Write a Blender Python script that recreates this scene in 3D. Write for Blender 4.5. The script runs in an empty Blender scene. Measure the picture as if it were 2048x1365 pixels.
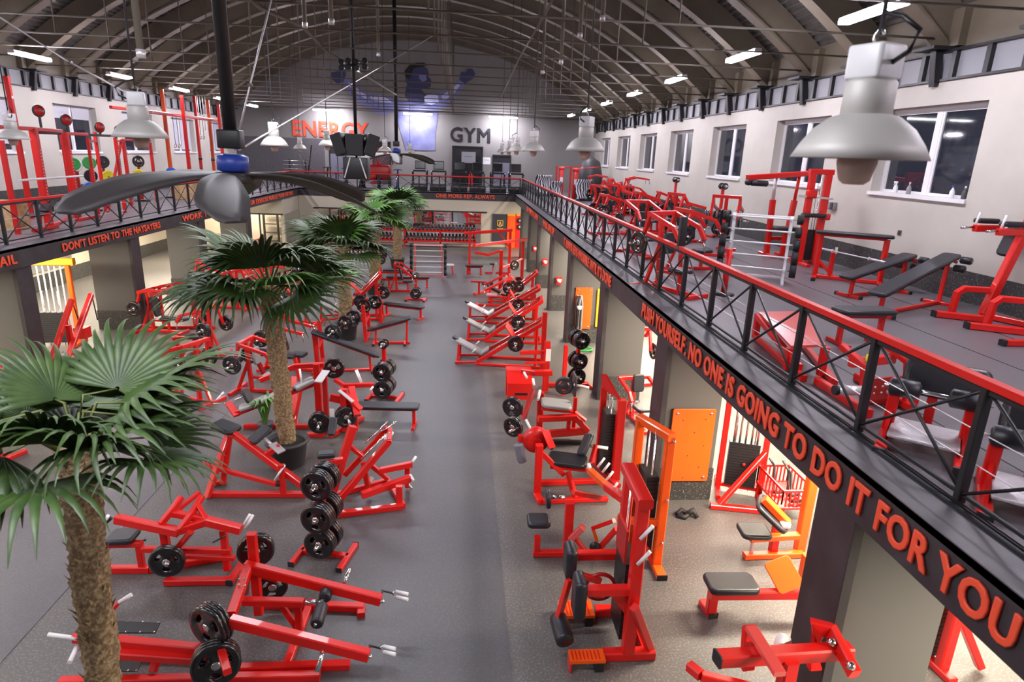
import bpy, bmesh, math, random
from mathutils import Vector, Matrix
random.seed(7)
C = bpy.context.scene.collection
SC = bpy.context.scene
# ------------------------------------------------------------------ camera, world, exposure
FPX, CX, CY, CAMZ = 1264.56, 1024.0, 682.5, 5.8
RW = ((0.99656953, 0.01263106, 0.08179014), (-0.07480659, -0.28524735, 0.95553018), (0.03539978, -0.9583707, -0.28332393))
cam = bpy.data.cameras.new('camera'); camo = bpy.data.objects.new('camera', cam); C.objects.link(camo)
cam.sensor_width = 36; cam.lens = 36*FPX/2048; cam.clip_end = 300; cam.clip_start = 0.05
camo.matrix_world = Matrix(((RW[0][0], -RW[0][1], -RW[0][2], 0), (RW[1][0], -RW[1][1], -RW[1][2], 0), (RW[2][0], -RW[2][1], -RW[2][2], CAMZ), (0, 0, 0, 1)))
cam.dof.use_dof = True; cam.dof.focus_distance = 13; cam.dof.aperture_fstop = 2.2
SC.camera = camo
w = bpy.data.worlds.new('night'); SC.world = w; w.use_nodes = True
w.node_tree.nodes['Background'].inputs[0].default_value = (0.012, 0.014, 0.025, 1); w.node_tree.nodes['Background'].inputs[1].default_value = 1
SC.view_settings.view_transform = 'Standard'; SC.view_settings.look = 'None'; SC.view_settings.gamma = 1
SC.view_settings.use_curve_mapping = False; SC.view_settings.exposure = 0.45
SC.cycles.use_denoising = True; SC.cycles.max_bounces = 7; SC.cycles.diffuse_bounces = 4; SC.cycles.glossy_bounces = 4; SC.cycles.sample_clamp_indirect = 4; SC.cycles.caustics_reflective = False; SC.cycles.caustics_refractive = False
TUBE_E, TUBE_COL = 125.0, (0.93, 0.88, 1.0)
def area(name, loc, sx, sy, power, col, rx=0, ry=0):
    l = bpy.data.lights.new(name, 'AREA'); l.shape = 'RECTANGLE'; l.size = sx; l.size_y = sy; l.energy = power; l.color = col
    o = bpy.data.objects.new(name, l); C.objects.link(o); o.location = loc; o.rotation_euler = (rx, ry, 0); return o
WARM = (1.0, 0.87, 0.68); COOL = (0.92, 0.92, 1.0)
for k in range(8):                                   # ceiling lamps of the rooms below the galleries
    area('gallery_soffit_lamp', (6.6, 2.5+5*k, 2.86), 4.4, 0.5, 640, WARM)
    area('gallery_soffit_lamp', (-13.2, 2.5+5*k, 2.86), 4.4, 0.5, 400, WARM)
for k in range(4):                                   # added fill lights that brighten the aisle, no fixture hangs there
    area('aisle_fill_light', (-3.3, 3+10*k, 8.3), 5.0, 0.6, 420, COOL)
# ------------------------------------------------------------------ pixel geometry (2048 x 1365 frame)
def ray(px, py):
    v = (px-CX, py-CY, FPX); return [sum(RW[i][j]*v[j] for j in range(3)) for i in range(3)]
def G(px, py, z=0.0):
    r = ray(px, py); t = (z-CAMZ)/r[2]; return Vector((r[0]*t, r[1]*t, z))
def AX(px, py, X):
    r = ray(px, py); t = X/r[0]; return Vector((X, r[1]*t, CAMZ+r[2]*t))
def AY(px, py, Y):
    r = ray(px, py); t = Y/r[1]; return Vector((r[0]*t, Y, CAMZ+r[2]*t))
# ------------------------------------------------------------------ materials
MATS = {}
def mat(name, col, rough=0.5, metal=0.0, noise=None, bump=0.0, bscale=60, coat=0.0, emit=None, estr=0, trans=0):
    m = bpy.data.materials.new(name); m.use_nodes = True; nt = m.node_tree; b = nt.nodes['Principled BSDF']
    b.inputs['Base Color'].default_value = (*col, 1); b.inputs['Roughness'].default_value = rough; b.inputs['Metallic'].default_value = metal
    b.inputs['Coat Weight'].default_value = coat
    if trans: b.inputs['Transmission Weight'].default_value = trans
    if emit: b.inputs['Emission Color'].default_value = (*emit, 1); b.inputs['Emission Strength'].default_value = estr
    tc = None
    if noise:                                        # noise = (scale, other colour, low, high, detail)
        tc = nt.nodes.new('ShaderNodeTexCoord'); n = nt.nodes.new('ShaderNodeTexNoise'); n.inputs['Scale'].default_value = noise[0]; n.inputs['Detail'].default_value = noise[4] if len(noise) > 4 else 4
        r = nt.nodes.new('ShaderNodeValToRGB'); r.color_ramp.elements[0].position = noise[2]; r.color_ramp.elements[1].position = noise[3]
        r.color_ramp.elements[0].color = (*col, 1); r.color_ramp.elements[1].color = (*noise[1], 1)
        nt.links.new(tc.outputs['Object'], n.inputs['Vector']); nt.links.new(n.outputs['Fac'], r.inputs['Fac']); nt.links.new(r.outputs['Color'], b.inputs['Base Color'])
    if bump:
        tc = tc or nt.nodes.new('ShaderNodeTexCoord'); n2 = nt.nodes.new('ShaderNodeTexNoise'); n2.inputs['Scale'].default_value = bscale; n2.inputs['Detail'].default_value = 3
        bp = nt.nodes.new('ShaderNodeBump'); bp.inputs['Strength'].default_value = bump; bp.inputs['Distance'].default_value = 0.02
        nt.links.new(tc.outputs['Object'], n2.inputs['Vector']); nt.links.new(n2.outputs['Fac'], bp.inputs['Height']); nt.links.new(bp.outputs['Normal'], b.inputs['Normal'])
    MATS[name] = m; return m
RED = mat('red_paint', (0.68, 0.011, 0.008), 0.34, coat=0.15)
DRED = mat('dark_red_paint', (0.42, 0.012, 0.012), 0.35)
ORANGE = mat('orange_and_warm_lit_red', (0.86, 0.10, 0.006), 0.35, coat=0.2)  # own orange on boards; on lit machines, red with warm light in the colour
YELLOW = mat('yellow_paint', (0.90, 0.36, 0.01), 0.4)
BLACK = mat('black_steel', (0.012, 0.012, 0.014), 0.45)
IRON = mat('black_iron_plate', (0.010, 0.010, 0.012), 0.22, coat=0.5)
RUBBER = mat('black_rubber', (0.014, 0.014, 0.016), 0.6)
VINYL = mat('black_vinyl', (0.018, 0.018, 0.024), 0.38, bump=0.08, bscale=300)
GVINYL = mat('grey_vinyl', (0.30, 0.29, 0.29), 0.5, bump=0.1, bscale=300)
CHROME = mat('chrome', (0.75, 0.75, 0.77), 0.18, 1.0)
WHITE = mat('white_paint', (0.80, 0.79, 0.80), 0.4)
WSTEEL = mat('pale_steel', (0.72, 0.68, 0.70), 0.35, 0.5)
GREY = mat('grey_plastic', (0.25, 0.25, 0.27), 0.5)
DGREY = mat('dark_grey_plastic', (0.05, 0.05, 0.055), 0.5)
ALU = mat('spun_aluminium', (0.56, 0.54, 0.51), 0.6, 0.35)
BLADE = mat('fan_grey', (0.050, 0.043, 0.043), 0.55)
BLUE = mat('blue_paint', (0.02, 0.05, 0.32), 0.4)
GREEN = mat('green_rubber', (0.02, 0.28, 0.05), 0.5)
YRUB = mat('yellow_rubber', (0.75, 0.62, 0.02), 0.5)
BRUB = mat('blue_rubber', (0.03, 0.12, 0.55), 0.5)
WOOD = mat('plywood', (0.62, 0.42, 0.22), 0.55, noise=(6, (0.5, 0.32, 0.15), 0.4, 0.6))
FLOORM = mat('speckled_rubber_floor', (0.095, 0.088, 0.086), 0.40, noise=(38, (0.21, 0.20, 0.185), 0.50, 0.74, 8), bump=0.25, bscale=140)
MEZZ = mat('gallery_rubber_floor', (0.135, 0.125, 0.140), 0.36, noise=(70, (0.20, 0.19, 0.205), 0.5, 0.75, 6), bump=0.15, bscale=140)
SPECK = mat('speckled_wall_guard', (0.030, 0.030, 0.030), 0.6, noise=(45, (0.30, 0.28, 0.25), 0.58, 0.72, 8), bump=0.4, bscale=60)
DARKP = mat('charcoal_paint', (0.028, 0.024, 0.028), 0.5, noise=(2.5, (0.045, 0.040, 0.045), 0.4, 0.7))
LEDGE = mat('lit_charcoal_ledge', (0.085, 0.078, 0.085), 0.45, noise=(3, (0.12, 0.11, 0.12), 0.4, 0.7))  # charcoal ledge made greyer to carry the light on its top
COLM = mat('grey_column_paint', (0.092, 0.090, 0.087), 0.42)
WALLM = mat('pale_wall_paint', (0.53, 0.50, 0.445), 0.6, noise=(0.8, (0.47, 0.44, 0.39), 0.35, 0.7), bump=0.03, bscale=8)
CREAM = mat('cream_wall_paint', (0.50, 0.45, 0.36), 0.6)
RIBM = mat('cream_roof_beam', (0.165, 0.137, 0.098), 0.5, noise=(1.2, (0.13, 0.108, 0.077), 0.4, 0.7))
DECK = mat('galvanised_deck', (0.20, 0.185, 0.175), 0.38, 0.6, noise=(2.0, (0.13, 0.12, 0.11), 0.4, 0.7))
ROD = mat('cream_tie_rod', (0.17, 0.15, 0.12), 0.5)
BACKW = mat('back_wall_paint', (0.27, 0.258, 0.25), 0.6, noise=(0.5, (0.235, 0.225, 0.22), 0.35, 0.7))
MIRROR = mat('mirror_glass', (0.82, 0.82, 0.82), 0.02, 1.0)
PANE = mat('night_window_glass', (0.02, 0.024, 0.035), 0.04, coat=0.5)
TUBE = mat('lit_tube', (1, 1, 1), 0.5, emit=TUBE_COL, estr=TUBE_E)
SLOGAN = mat('red_lettering', (0.82, 0.085, 0.035), 0.45)
LETBLK = mat('black_lettering', (0.02, 0.02, 0.025), 0.45)
BLIND = mat('grey_roller_blind', (0.52, 0.52, 0.58), 0.7)
LEAFM = mat('palm_leaf', (0.022, 0.052, 0.010), 0.48, noise=(4, (0.055, 0.100, 0.020), 0.35, 0.7))
LEAFL = mat('young_palm_leaf', (0.10, 0.24, 0.03), 0.45, noise=(6, (0.05, 0.15, 0.025), 0.4, 0.7))
STALK = mat('palm_stalk', (0.13, 0.15, 0.04), 0.5)
BARK = mat('palm_fibre', (0.20, 0.13, 0.065), 0.9, noise=(28, (0.48, 0.36, 0.20), 0.42, 0.68, 8), bump=0.9, bscale=40)
SOIL = mat('pot_soil', (0.03, 0.022, 0.016), 0.9)
# ------------------------------------------------------------------ mesh building
class MB:
    def __init__(s): s.v = []; s.f = []; s.sm = []
    def add(s, vs, fs, smooth=False):
        o = len(s.v); s.v += [tuple(v) for v in vs]
        for k, f in enumerate(fs):
            s.f.append([i+o for i in f]); s.sm.append(smooth if isinstance(smooth, bool) else smooth[k])
        return s
    def mesh(s, name, m):
        me = bpy.data.meshes.new(name); me.from_pydata(s.v, [], s.f); me.polygons.foreach_set('use_smooth', s.sm)
        me.materials.append(m); me.update(); return me
def V(*a): return Vector(a)
def frame(d, up=None):
    d = d.normalized(); up = Vector(up) if up else (V(0, 0, 1) if abs(d.z) < 0.95 else V(0, 1, 0))
    x = d.cross(up)
    if x.length < 1e-5: x = d.cross(V(1, 0, 0))
    x.normalize(); y = x.cross(d); return x, y, d
def sweep(rings, closed_caps=True, smooth=True):
    n = len(rings[0]); vs = [v for r in rings for v in r]; fs = []; sm = []
    for k in range(len(rings)-1):
        for i in range(n):
            j = (i+1) % n; fs.append([k*n+i, k*n+j, (k+1)*n+j, (k+1)*n+i]); sm.append(smooth)
    if closed_caps:
        fs.append(list(range(n))[::-1]); fs.append([(len(rings)-1)*n+i for i in range(n)]); sm += [False, False]
    return vs, fs, sm
def beam(p, q, w, h=None, up=None, c=0.12):
    h = h or w; p = Vector(p); q = Vector(q); x, y, d = frame(q-p, up); c = min(w, h)*c; a, b = w/2, h/2
    pts = [(a-c, -b), (a, -b+c), (a, b-c), (a-c, b), (-a+c, b), (-a, b-c), (-a, -b+c), (-a+c, -b)]
    return MB().add(*sweep([[o+x*u+y*t for u, t in pts] for o in (p, q)], smooth=False))
def polybeam(path, w, h, up=(0, 0, 1), c=0.12):
    """a bent rectangular tube through several points"""
    P = [Vector(p) for p in path]; c = min(w, h)*c; a, b = w/2, h/2
    pts = [(a-c, -b), (a, -b+c), (a, b-c), (a-c, b), (-a+c, b), (-a, b-c), (-a, -b+c), (-a+c, -b)]; rings = []
    for i, o in enumerate(P):
        d0 = (P[i]-P[i-1]).normalized() if i else (P[1]-P[0]).normalized(); d1 = (P[i+1]-P[i]).normalized() if i < len(P)-1 else d0
        d = (d0+d1).normalized(); x, y, d = frame(d, up); k = 1/max(0.4, d.dot(d1)); rings.append([o+x*u+y*t*k for u, t in pts])
    return MB().add(*sweep(rings, smooth=False))
def rod(p, q, r, n=10, r2=None):
    p = Vector(p); q = Vector(q); x, y, d = frame(q-p); r2 = r if r2 is None else r2
    return MB().add(*sweep([[o+(x*math.cos(t)+y*math.sin(t))*rr for t in [6.28318*i/n for i in range(n)]] for o, rr in ((p, r), (q, r2))]))
def pipe(path, r, n=8):
    P = [Vector(p) for p in path]; rings = []; px = None
    for i, o in enumerate(P):
        d = (P[min(i+1, len(P)-1)]-P[max(i-1, 0)]).normalized(); x, y, d = frame(d, px); 
        rings.append([o+(x*math.cos(t)+y*math.sin(t))*(r if not isinstance(r, (list, tuple)) else r[i]) for t in [6.28318*k/n for k in range(n)]])
    return MB().add(*sweep(rings))
def lathe(prof, o=(0, 0, 0), ax=(0, 0, 1), n=24, caps=True, smooth=True):
    o = Vector(o); x, y, d = frame(Vector(ax))
    return MB().add(*sweep([[o+d*z+(x*math.cos(t)+y*math.sin(t))*max(r, 1e-4) for t in [6.28318*i/n for i in range(n)]] for r, z in prof], caps, smooth))
def pad(c, lx, ly, lz, X=(1, 0, 0), Y=(0, 1, 0), rc=None, e=None, n=3, taper=1.0):
    """cushion / rounded block: lx along X, ly along Y, thickness lz; taper scales the far end's width"""
    c = Vector(c); X = Vector(X).normalized(); Y = Vector(Y).normalized(); Z = X.cross(Y).normalized(); Y = Z.cross(X)
    rc = min(lx, ly)*0.22 if rc is None else rc; e = min(lz*0.35, rc) if e is None else e; out = []
    for k, (sx, sy) in enumerate(((1, 1), (-1, 1), (-1, -1), (1, -1))):
        for i in range(n+1):
            t = math.pi/2*(k+i/n); out.append((sx*(lx/2-rc)+rc*math.cos(t), sy*(ly/2-rc)+rc*math.sin(t), math.cos(t), math.sin(t)))
    rings = []
    for z, ins in ((-lz/2, e), (-lz/2+e*0.3, e*0.3), (-lz/2+e, 0), (lz/2-e, 0), (lz/2-e*0.3, e*0.3), (lz/2, e)):
        rings.append([c+X*(u-ins*a)*(1+(taper-1)*(t/ly+0.5))+Y*(t-ins*b)+Z*z for u, t, a, b in out])
    return MB().add(*sweep(rings))
def box(x0, x1, y0, y1, z0, z1):
    vs = [(x, y, z) for z in (z0, z1) for y in (y0, y1) for x in (x0, x1)]
    return MB().add(vs, [[0, 2, 3, 1], [4, 5, 7, 6], [0, 1, 5, 4], [2, 6, 7, 3], [0, 4, 6, 2], [1, 3, 7, 5]])
def prism(poly, d, o=(0, 0, 0)):
    """flat polygon (list of points) given thickness d (vector)"""
    n = len(poly); d = Vector(d); P = [Vector(p) for p in poly]
    return MB().add(*sweep([P, [p+d for p in P]], smooth=False))
def tag(o, label=None, cat=None, group=None, kind=None):
    if label: o['label'] = label
    if cat: o['category'] = cat
    if group: o['group'] = group
    if kind: o['kind'] = kind
    return o
def obj(name, mb, m, parent=None, loc=None, kind=None):
    me = mb if isinstance(mb, bpy.types.Mesh) else mb.mesh(name, m)
    o = bpy.data.objects.new(name, me); C.objects.link(o)
    if parent: o.parent = parent
    if loc: o.location = loc
    if kind: o['kind'] = kind
    return o
SUB = {'foot_cap': ('foot', 'front_foot', 'end_foot', 'rear_foot'), 'handle': ('lever_arm', 'door_leaf', 'handle_arm'), 'handle_strap': ('chain',), 'plate_horn': ('plate_arm', 'post'), 'hole_pin': ('upright',), 'bolt': ('foot_plate', 'sheet', 'pivot_column', 'front_upright'), 'hole': ('sheet',),
       'spoke': ('rim',), 'pane': ('sash',), 'roller_blind': ('sash',), 'grille': ('cabinet',), 'strap': ('cabinet',), 'screen': ('console',), 'belt': ('deck',), 'roller_bar': ('roller_bracket',), 'grip_rib': ('foot_box',), 'bar_hook': ('upright', 'bar_post'), 'pulley': ('upright',), 'corner_strip': ('shaft',), 'side_panel': ('shaft',), 'hook': ('ballast_box',), 'cord': ('ballast_box',), 'disc_face': ('disc_pad',), 'hole_rim': ('front_plate',), 'badge': ('front_plate',), 'knob_ring': ('knob',), 'trigger': ('cap',), 'outlet': ('plate',), 'crest_letter': ('crest',), 'end_cap': ('diffuser',), 'tube_cap': ('cross_tube',), 'base_cap': ('side_base',), 'peg': ('side_frame',)}
class T:
    """a thing: an Empty at its base; parts are given in its own frame, or in world points when w=True"""
    def __init__(s, name, label, cat, loc=(0, 0, 0), rz=0, group=None, w=False):
        s.e = bpy.data.objects.new(name, None); C.objects.link(s.e); s.e.empty_display_size = 0.1
        s.e.location = loc; s.e.rotation_euler = (0, 0, rz); tag(s.e, label, cat, group)
        s.o = Vector(loc) if w else V(0, 0, 0); s.last = None; s.by = {}
    def p(s, name, mb, m=RED, parent=None):
        if parent is None:
            parent = next((s.by[k] for k in SUB.get(name, ()) if k in s.by), None)
        if s.o.length > 0: mb.v = [(v[0]-s.o.x, v[1]-s.o.y, v[2]-s.o.z) for v in mb.v]
        s.last = obj(name, mb, m, parent or s.e)
        if parent is None: s.by[name] = s.last
        return s.last
    def beam(s, name, p, q, w=0.07, h=None, m=RED, up=None): return s.p(name, beam(p, q, w, h, up), m)
    def rod(s, name, p, q, r=0.02, m=CHROME, n=8, parent=None): return s.p(name, rod(p, q, r, n), m, parent)
    def pad(s, name, c, lx, ly, lz, X=(1, 0, 0), Y=(0, 1, 0), m=VINYL, **k): return s.p(name, pad(c, lx, ly, lz, X, Y, **k), m)
def kids(o): return [c for c in C.objects if c.parent == o]
KID = {}
def copy(root, loc, rz=None, label=None, group=None):
    root = root.e if isinstance(root, T) else root
    if root.name not in KID:
        KID[root.name] = [(c, [g for g in bpy.data.objects if g.parent == c]) for c in bpy.data.objects if c.parent == root]
    r = root.copy(); C.objects.link(r); r.location = loc
    if rz is not None: r.rotation_euler = (0, 0, rz)
    tag(r, label, None, group)
    for c, gs in KID[root.name]:
        d = c.copy(); C.objects.link(d); d.parent = r
        for g in gs:
            h = g.copy(); C.objects.link(h); h.parent = d
    return r
DEPS = []
def text(name, s, o, X, Y, width, height, m, depth=0.02, parent=None, bold=0.028, shear=0.0):
    """raised lettering fitted to width x height, standing on o, reading along X with Y up"""
    cu = bpy.data.curves.new(name, 'FONT'); cu.body = s; cu.bevel_depth = bold; cu.bevel_resolution = 0; cu.extrude = 0.5; cu.resolution_u = 3; cu.space_character = 1.08
    tmp = bpy.data.objects.new(name, cu); C.objects.link(tmp); dg = bpy.context.evaluated_depsgraph_get()
    me = bpy.data.meshes.new_from_object(tmp.evaluated_get(dg)); bpy.data.objects.remove(tmp); me.name = name
    xs = [v.co.x for v in me.vertices]; ys = [v.co.y for v in me.vertices]; x0, x1, y0, y1 = min(xs), max(xs), min(ys), max(ys)
    X = Vector(X).normalized(); Y = Vector(Y).normalized(); Z = X.cross(Y); o = Vector(o); c = me.vertices
    for v in c:
        a = (v.co.x-x0)/(x1-x0)*width; b = (v.co.y-y0)/(y1-y0)*height; v.co = X*a+Y*b+Z*(depth if v.co.z > 0 else 0)+o
    me.materials.clear(); me.materials.append(m); me.update()
    return obj(name, me, m, parent)
# ------------------------------------------------------------------ the hall
XF, XR, XLF, XL, YB, YW, Y0, ZM = 3.4, 10.0, -10.1, -16.4, 41.0, 49.5, -7.0, 3.30
XC = -3.2
def struct(name, mb, m, parent=None): return obj(name, mb, m, parent, kind=None if parent else 'structure')
struct('floor', box(XL-0.3, XR+0.3, Y0, YW, -0.2, 0), FLOORM)
# smoother aisle strip, coloured darker for getting less light than the sides
struct('floor_aisle', box(-1.75, 0.65, Y0, 37.0, 0.0, 0.006), mat('dim_aisle_rubber', (0.080, 0.076, 0.082), 0.36, noise=(60, (0.13, 0.125, 0.13), 0.5, 0.75, 6), bump=0.15, bscale=140))
struct('floor_left_lane', box(-7.2, -5.2, Y0, 37.0, 0.0, 0.006), MATS['dim_aisle_rubber'])
def wall_x(name, X, d, u0, u1, v0, v1, ops, m, flip=1):
    """wall in the plane x = X with thickness d (outwards), openings = (u0,u1,v0,v1)"""
    us = sorted({u0, u1, *[a for o in ops for a in o[:2]]}); vs = sorted({v0, v1, *[a for o in ops for a in o[2:]]})
    hole = lambda i, j: any(o[0] <= us[i] < o[1] and o[2] <= vs[j] < o[3] for o in ops)
    P = []; F = []; n = len(vs)
    for s in (0, 1):
        for u in us:
            for v in vs: P.append((X+d*s, u, v))
    N = len(us)*n; idx = lambda s, i, j: s*N+i*n+j
    solid = lambda i, j: 0 <= i < len(us)-1 and 0 <= j < n-1 and not hole(i, j)
    for i in range(len(us)-1):
        for j in range(n-1):
            if not solid(i, j): continue
            q = [(i, j), (i+1, j), (i+1, j+1), (i, j+1)]
            F.append([idx(0, *a) for a in q]); F.append([idx(1, *a) for a in q[::-1]])
            for a, b, di, dj in ((0, 1, 0, -1), (1, 2, 1, 0), (2, 3, 0, 1), (3, 0, -1, 0)):
                if not solid(i+di, j+dj): F.append([idx(0, *q[a]), idx(1, *q[a]), idx(1, *q[b]), idx(0, *q[b])])
    return struct(name, MB().add(P, F), m)
WY = [(12.15+5.38*k, 15.25+5.38*k) for k in range(-3, 7)]
WZ = (5.2, 7.12)
WT = 7.58                                           # top of the side walls
wall_x('wall_right', XR, 0.42, Y0, YW, 0, WT, [(a, b, *WZ) for a, b in WY], WALLM)
wall_x('wall_left', XL, -0.42, Y0, YW, 0, WT, [(a, b, *WZ) for a, b in WY], WALLM)
struct('wall_front', box(XL-0.3, XR+0.3, Y0-0.2, Y0, 0, 13.6), BACKW)
struct('trim_1', box(XR-0.03, XR, Y0, YW, ZM, ZM+0.60), SPECK); struct('trim_2', box(XL, XL+0.03, Y0, YW, ZM, ZM+0.60), SPECK)
wn = 0
for side, X, s in (('right', XR, 1), ('left', XL, -1)):
    for k, (a, b) in enumerate(WY):
        wn += 1; xi = X+s*0.30; F = T('window_%d' % wn, None, None, (xi, (a+b)/2, WZ[0])); F.e['kind'] = 'structure'; L = (b-a)/2; H = WZ[1]-WZ[0]
        for nm, bx in (('sill', box(-0.36, 0.05, -L-0.03, L+0.03, -0.03, 0.05)), ('head', box(-0.05, 0.05, -L, L, H-0.07, H)), ('jamb', box(-0.05, 0.05, -L, -L+0.07, 0.05, H-0.07)),
                       ('jamb', box(-0.05, 0.05, L-0.07, L, 0.05, H-0.07)), ('mullion', box(-0.05, 0.05, -0.06, 0.06, 0.05, H-0.07))):
            if nm == 'sill' and s < 0: bx = box(-0.05, 0.36, -L-0.03, L+0.03, -0.03, 0.05)
            F.p(nm, bx, WHITE)
        for c in (-1, 1):
            y0, y1 = sorted((c*0.06, c*(L-0.07)))
            F.p('sash', MB().add([(-0.04, y, z) for y, z in ((y0, 0.05), (y1, 0.05), (y1, H-0.07), (y0, H-0.07), (y0+0.06, 0.11), (y1-0.06, 0.11), (y1-0.06, H-0.13), (y0+0.06, H-0.13))] + [(0.03, y, z) for y, z in ((y0, 0.05), (y1, 0.05), (y1, H-0.07), (y0, H-0.07), (y0+0.06, 0.11), (y1-0.06, 0.11), (y1-0.06, H-0.13), (y0+0.06, H-0.13))],
                [[0, 1, 5, 4], [1, 2, 6, 5], [2, 3, 7, 6], [3, 0, 4, 7], [8, 12, 13, 9], [9, 13, 14, 10], [10, 14, 15, 11], [11, 15, 12, 8], [4, 5, 13, 12], [5, 6, 14, 13], [6, 7, 15, 14], [7, 4, 12, 15]]), WHITE)
            F.p('pane', box(-0.01, 0.01, y0, y1, 0.05, H-0.07), PANE)
            if s < 0:
                drop = (0.55, 0.75, 1.75, 1.75, 1.6, 1.6)[k % 6]
                F.p('roller_blind', box(0.05, 0.07, y0+0.05, y1-0.05, H-drop, H-0.03), BLIND)
# galleries: floor slabs, fascia, ledges
struct('floor_gallery_right', box(XF+0.02, XR, Y0, YW, 2.96, ZM), MEZZ)
struct('floor_gallery_left', box(XL, XLF-0.02, Y0, YW, 2.96, ZM), MEZZ)
struct('floor_gallery_back', box(XLF-0.02, XF+0.02, YB+0.02, YW, 2.96, ZM), MEZZ)
for k in range(4): struct('floor_seam', box(XF+1.5+1.25*k, XF+1.512+1.25*k, Y0, YW, ZM-0.01, ZM+0.004), BLACK)
struct('trim_3', box(XF-0.03, XF+0.05, Y0, YB, 2.90, 3.36), DARKP); struct('trim_4', box(XLF-0.05, XLF+0.03, Y0, YB, 2.90, 3.36), DARKP); struct('trim_5', box(XLF, XF, YB-0.03, YB+0.05, 2.90, 3.36), DARKP)
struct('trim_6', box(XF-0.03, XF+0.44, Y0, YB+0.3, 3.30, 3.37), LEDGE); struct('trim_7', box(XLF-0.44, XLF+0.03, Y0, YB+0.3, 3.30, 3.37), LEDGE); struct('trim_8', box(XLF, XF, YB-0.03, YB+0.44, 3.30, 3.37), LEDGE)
for nm, a in (('trim_9', (XF+0.30, XF+0.33)), ('trim_10', (XF+0.36, XF+0.39))): struct(nm, box(a[0], a[1], Y0, YB, 3.37, 3.395), BLACK)
# slogans
def slogan(s, label, o, X, width, height, shear=0):
    t = text('slogan', s, o, X, (0, 0, 1), width, height, SLOGAN, 0.025); tag(t, label, 'lettering', None); return t
def sg_right(s, px0, px1, label, h=0.27):
    a = AX(*px0, XF-0.035); b = AX(*px1, XF-0.035); slogan(s, label, (XF-0.035, a.y, 3.0), (0, -1, 0), a.y-b.y, h)
def sg_left(s, px0, px1, label, h=0.22):
    a = AX(*px0, XLF+0.035); b = AX(*px1, XLF+0.035); slogan(s, label, (XLF+0.035, a.y, 3.02), (0, 1, 0), b.y-a.y, h)
sg_right('PUSH YOURSELF. NO ONE IS GOING TO DO IT FOR YOU', (1287, 612), (2040, 1270), 'red motto telling you to push yourself, raised letters on the dark gallery beam')
sg_right("IT ALWAYS SEEMS IMPOSSIBLE UNTIL IT'S DONE", (1130, 475), (1224, 558), 'red raised motto ending in the word done, farther along the right gallery beam')
sg_right('NEVER GIVE UP', (1087, 437), (1110, 455), 'short red motto on the gallery beam just beyond the one ending in done')
sg_right('NO PAIN NO GAIN', (1055, 400), (1077, 422), 'smallest red motto by the far corner of the right gallery beam')
sg_left("DON'T LISTEN TO THE NAYSAYERS", (123, 490), (320, 455), 'red motto about the naysayers on the left gallery beam')
sg_left('NEVER FAIL', (-110, 540), (32, 520), 'red lettering ending in ail, cut by the left edge of the photo')
sg_left('WORK YOUR DREAM', (364, 440), (470, 415), 'red motto beginning with work, half hidden behind the fan blade')
sg_left('YOUR EXERCISE BUILDS YOUR FUTURE', (491, 410), (586, 391), 'red motto on the far end of the left gallery beam, above the lit glass room')
for s, a, b, lb in (('ONE MORE REP. ALWAYS', 872, 989, 'red motto about one more rep on the back gallery beam'), ('STRONG  MIND', 738, 800, 'red lettering on the back gallery beam behind the palm tops')):
    p = AY(a, 397, YB-0.035); q = AY(b, 397, YB-0.035); slogan(s, lb, (p.x, YB-0.035, 3.02), (1, 0, 0), q.x-p.x, 0.25)
# columns
def column(x0, x1, y0, y1):
    t = T('column', None, None, ((x0+x1)/2, (y0+y1)/2, 0)); t.e['kind'] = 'structure'; hx, hy = (x1-x0)/2, (y1-y0)/2
    t.p('shaft', box(-hx, hx, -hy, hy, 0.62, 2.96), COLM); t.p('wall_guard', box(-hx-0.02, hx+0.02, -hy-0.02, hy+0.02, 0, 0.62), SPECK)
    s = -1 if x0 > 0 else 1
    t.p('side_panel', box(*sorted((s*(hx+0.025), s*(hx+0.03))), -hy-0.025, hy+0.01, 0, 2.93), DARKP)
    t.p('corner_strip', box(*sorted((s*(hx-0.06), s*(hx+0.03))), -hy-0.03, -hy-0.022, 0, 2.93), DARKP)
for y in (4.55, 9.75, 14.5, 19.45, 23.8, 28.1, 32.2, 36.6): column(XF+0.04, XF+1.06, y, y+0.55)
for y in (-0.7, 4.6, 9.9, 15.1, 20.3, 25.6, 31.2): column(XLF-1.3, XLF-0.04, y, y+0.5)
# back wall of the ground floor under the back gallery: header and mirrors
wb = struct('wall_back_lower', box(XLF, XF+0.4, YB-0.02, YB+0.2, 0, 2.95), CREAM)
for i in range(7):
    x0 = -8.9+1.45*i; struct('mirror', box(x0, x0+1.43, YB-0.06, YB-0.03, 0.15, 2.14), MIRROR)
struct('trim_11', box(-9.2, 1.6, YB-0.08, YB-0.02, 2.14, 2.22), BLACK)
struct('wall_side_lower', box(XLF-0.2, XLF-0.02, 37.5, YB, 0, 2.95), CREAM); struct('wall_room_front', box(XL, XLF-0.02, 37.3, 37.5, 2.1, 2.95), CREAM)
struct('mirror', box(XLF-0.015, XLF+0.01, 37.6, 40.8, 0.3, 2.05), MIRROR); struct('wall_room_back', box(XL, XLF-0.3, 39.4, 39.5, 0, 2.95), CREAM)
struct('trim_12', box(XLF-3.0, XLF-0.02, 37.26, 37.3, 2.02, 2.1), BLACK); struct('trim_13', box(XLF-1.35, XLF-1.28, 37.26, 37.34, 0, 2.1), BLACK)
area('glass_room_lamp', (-12.2, 38.4, 2.8), 2.5, 0.4, 50, WARM)
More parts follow.
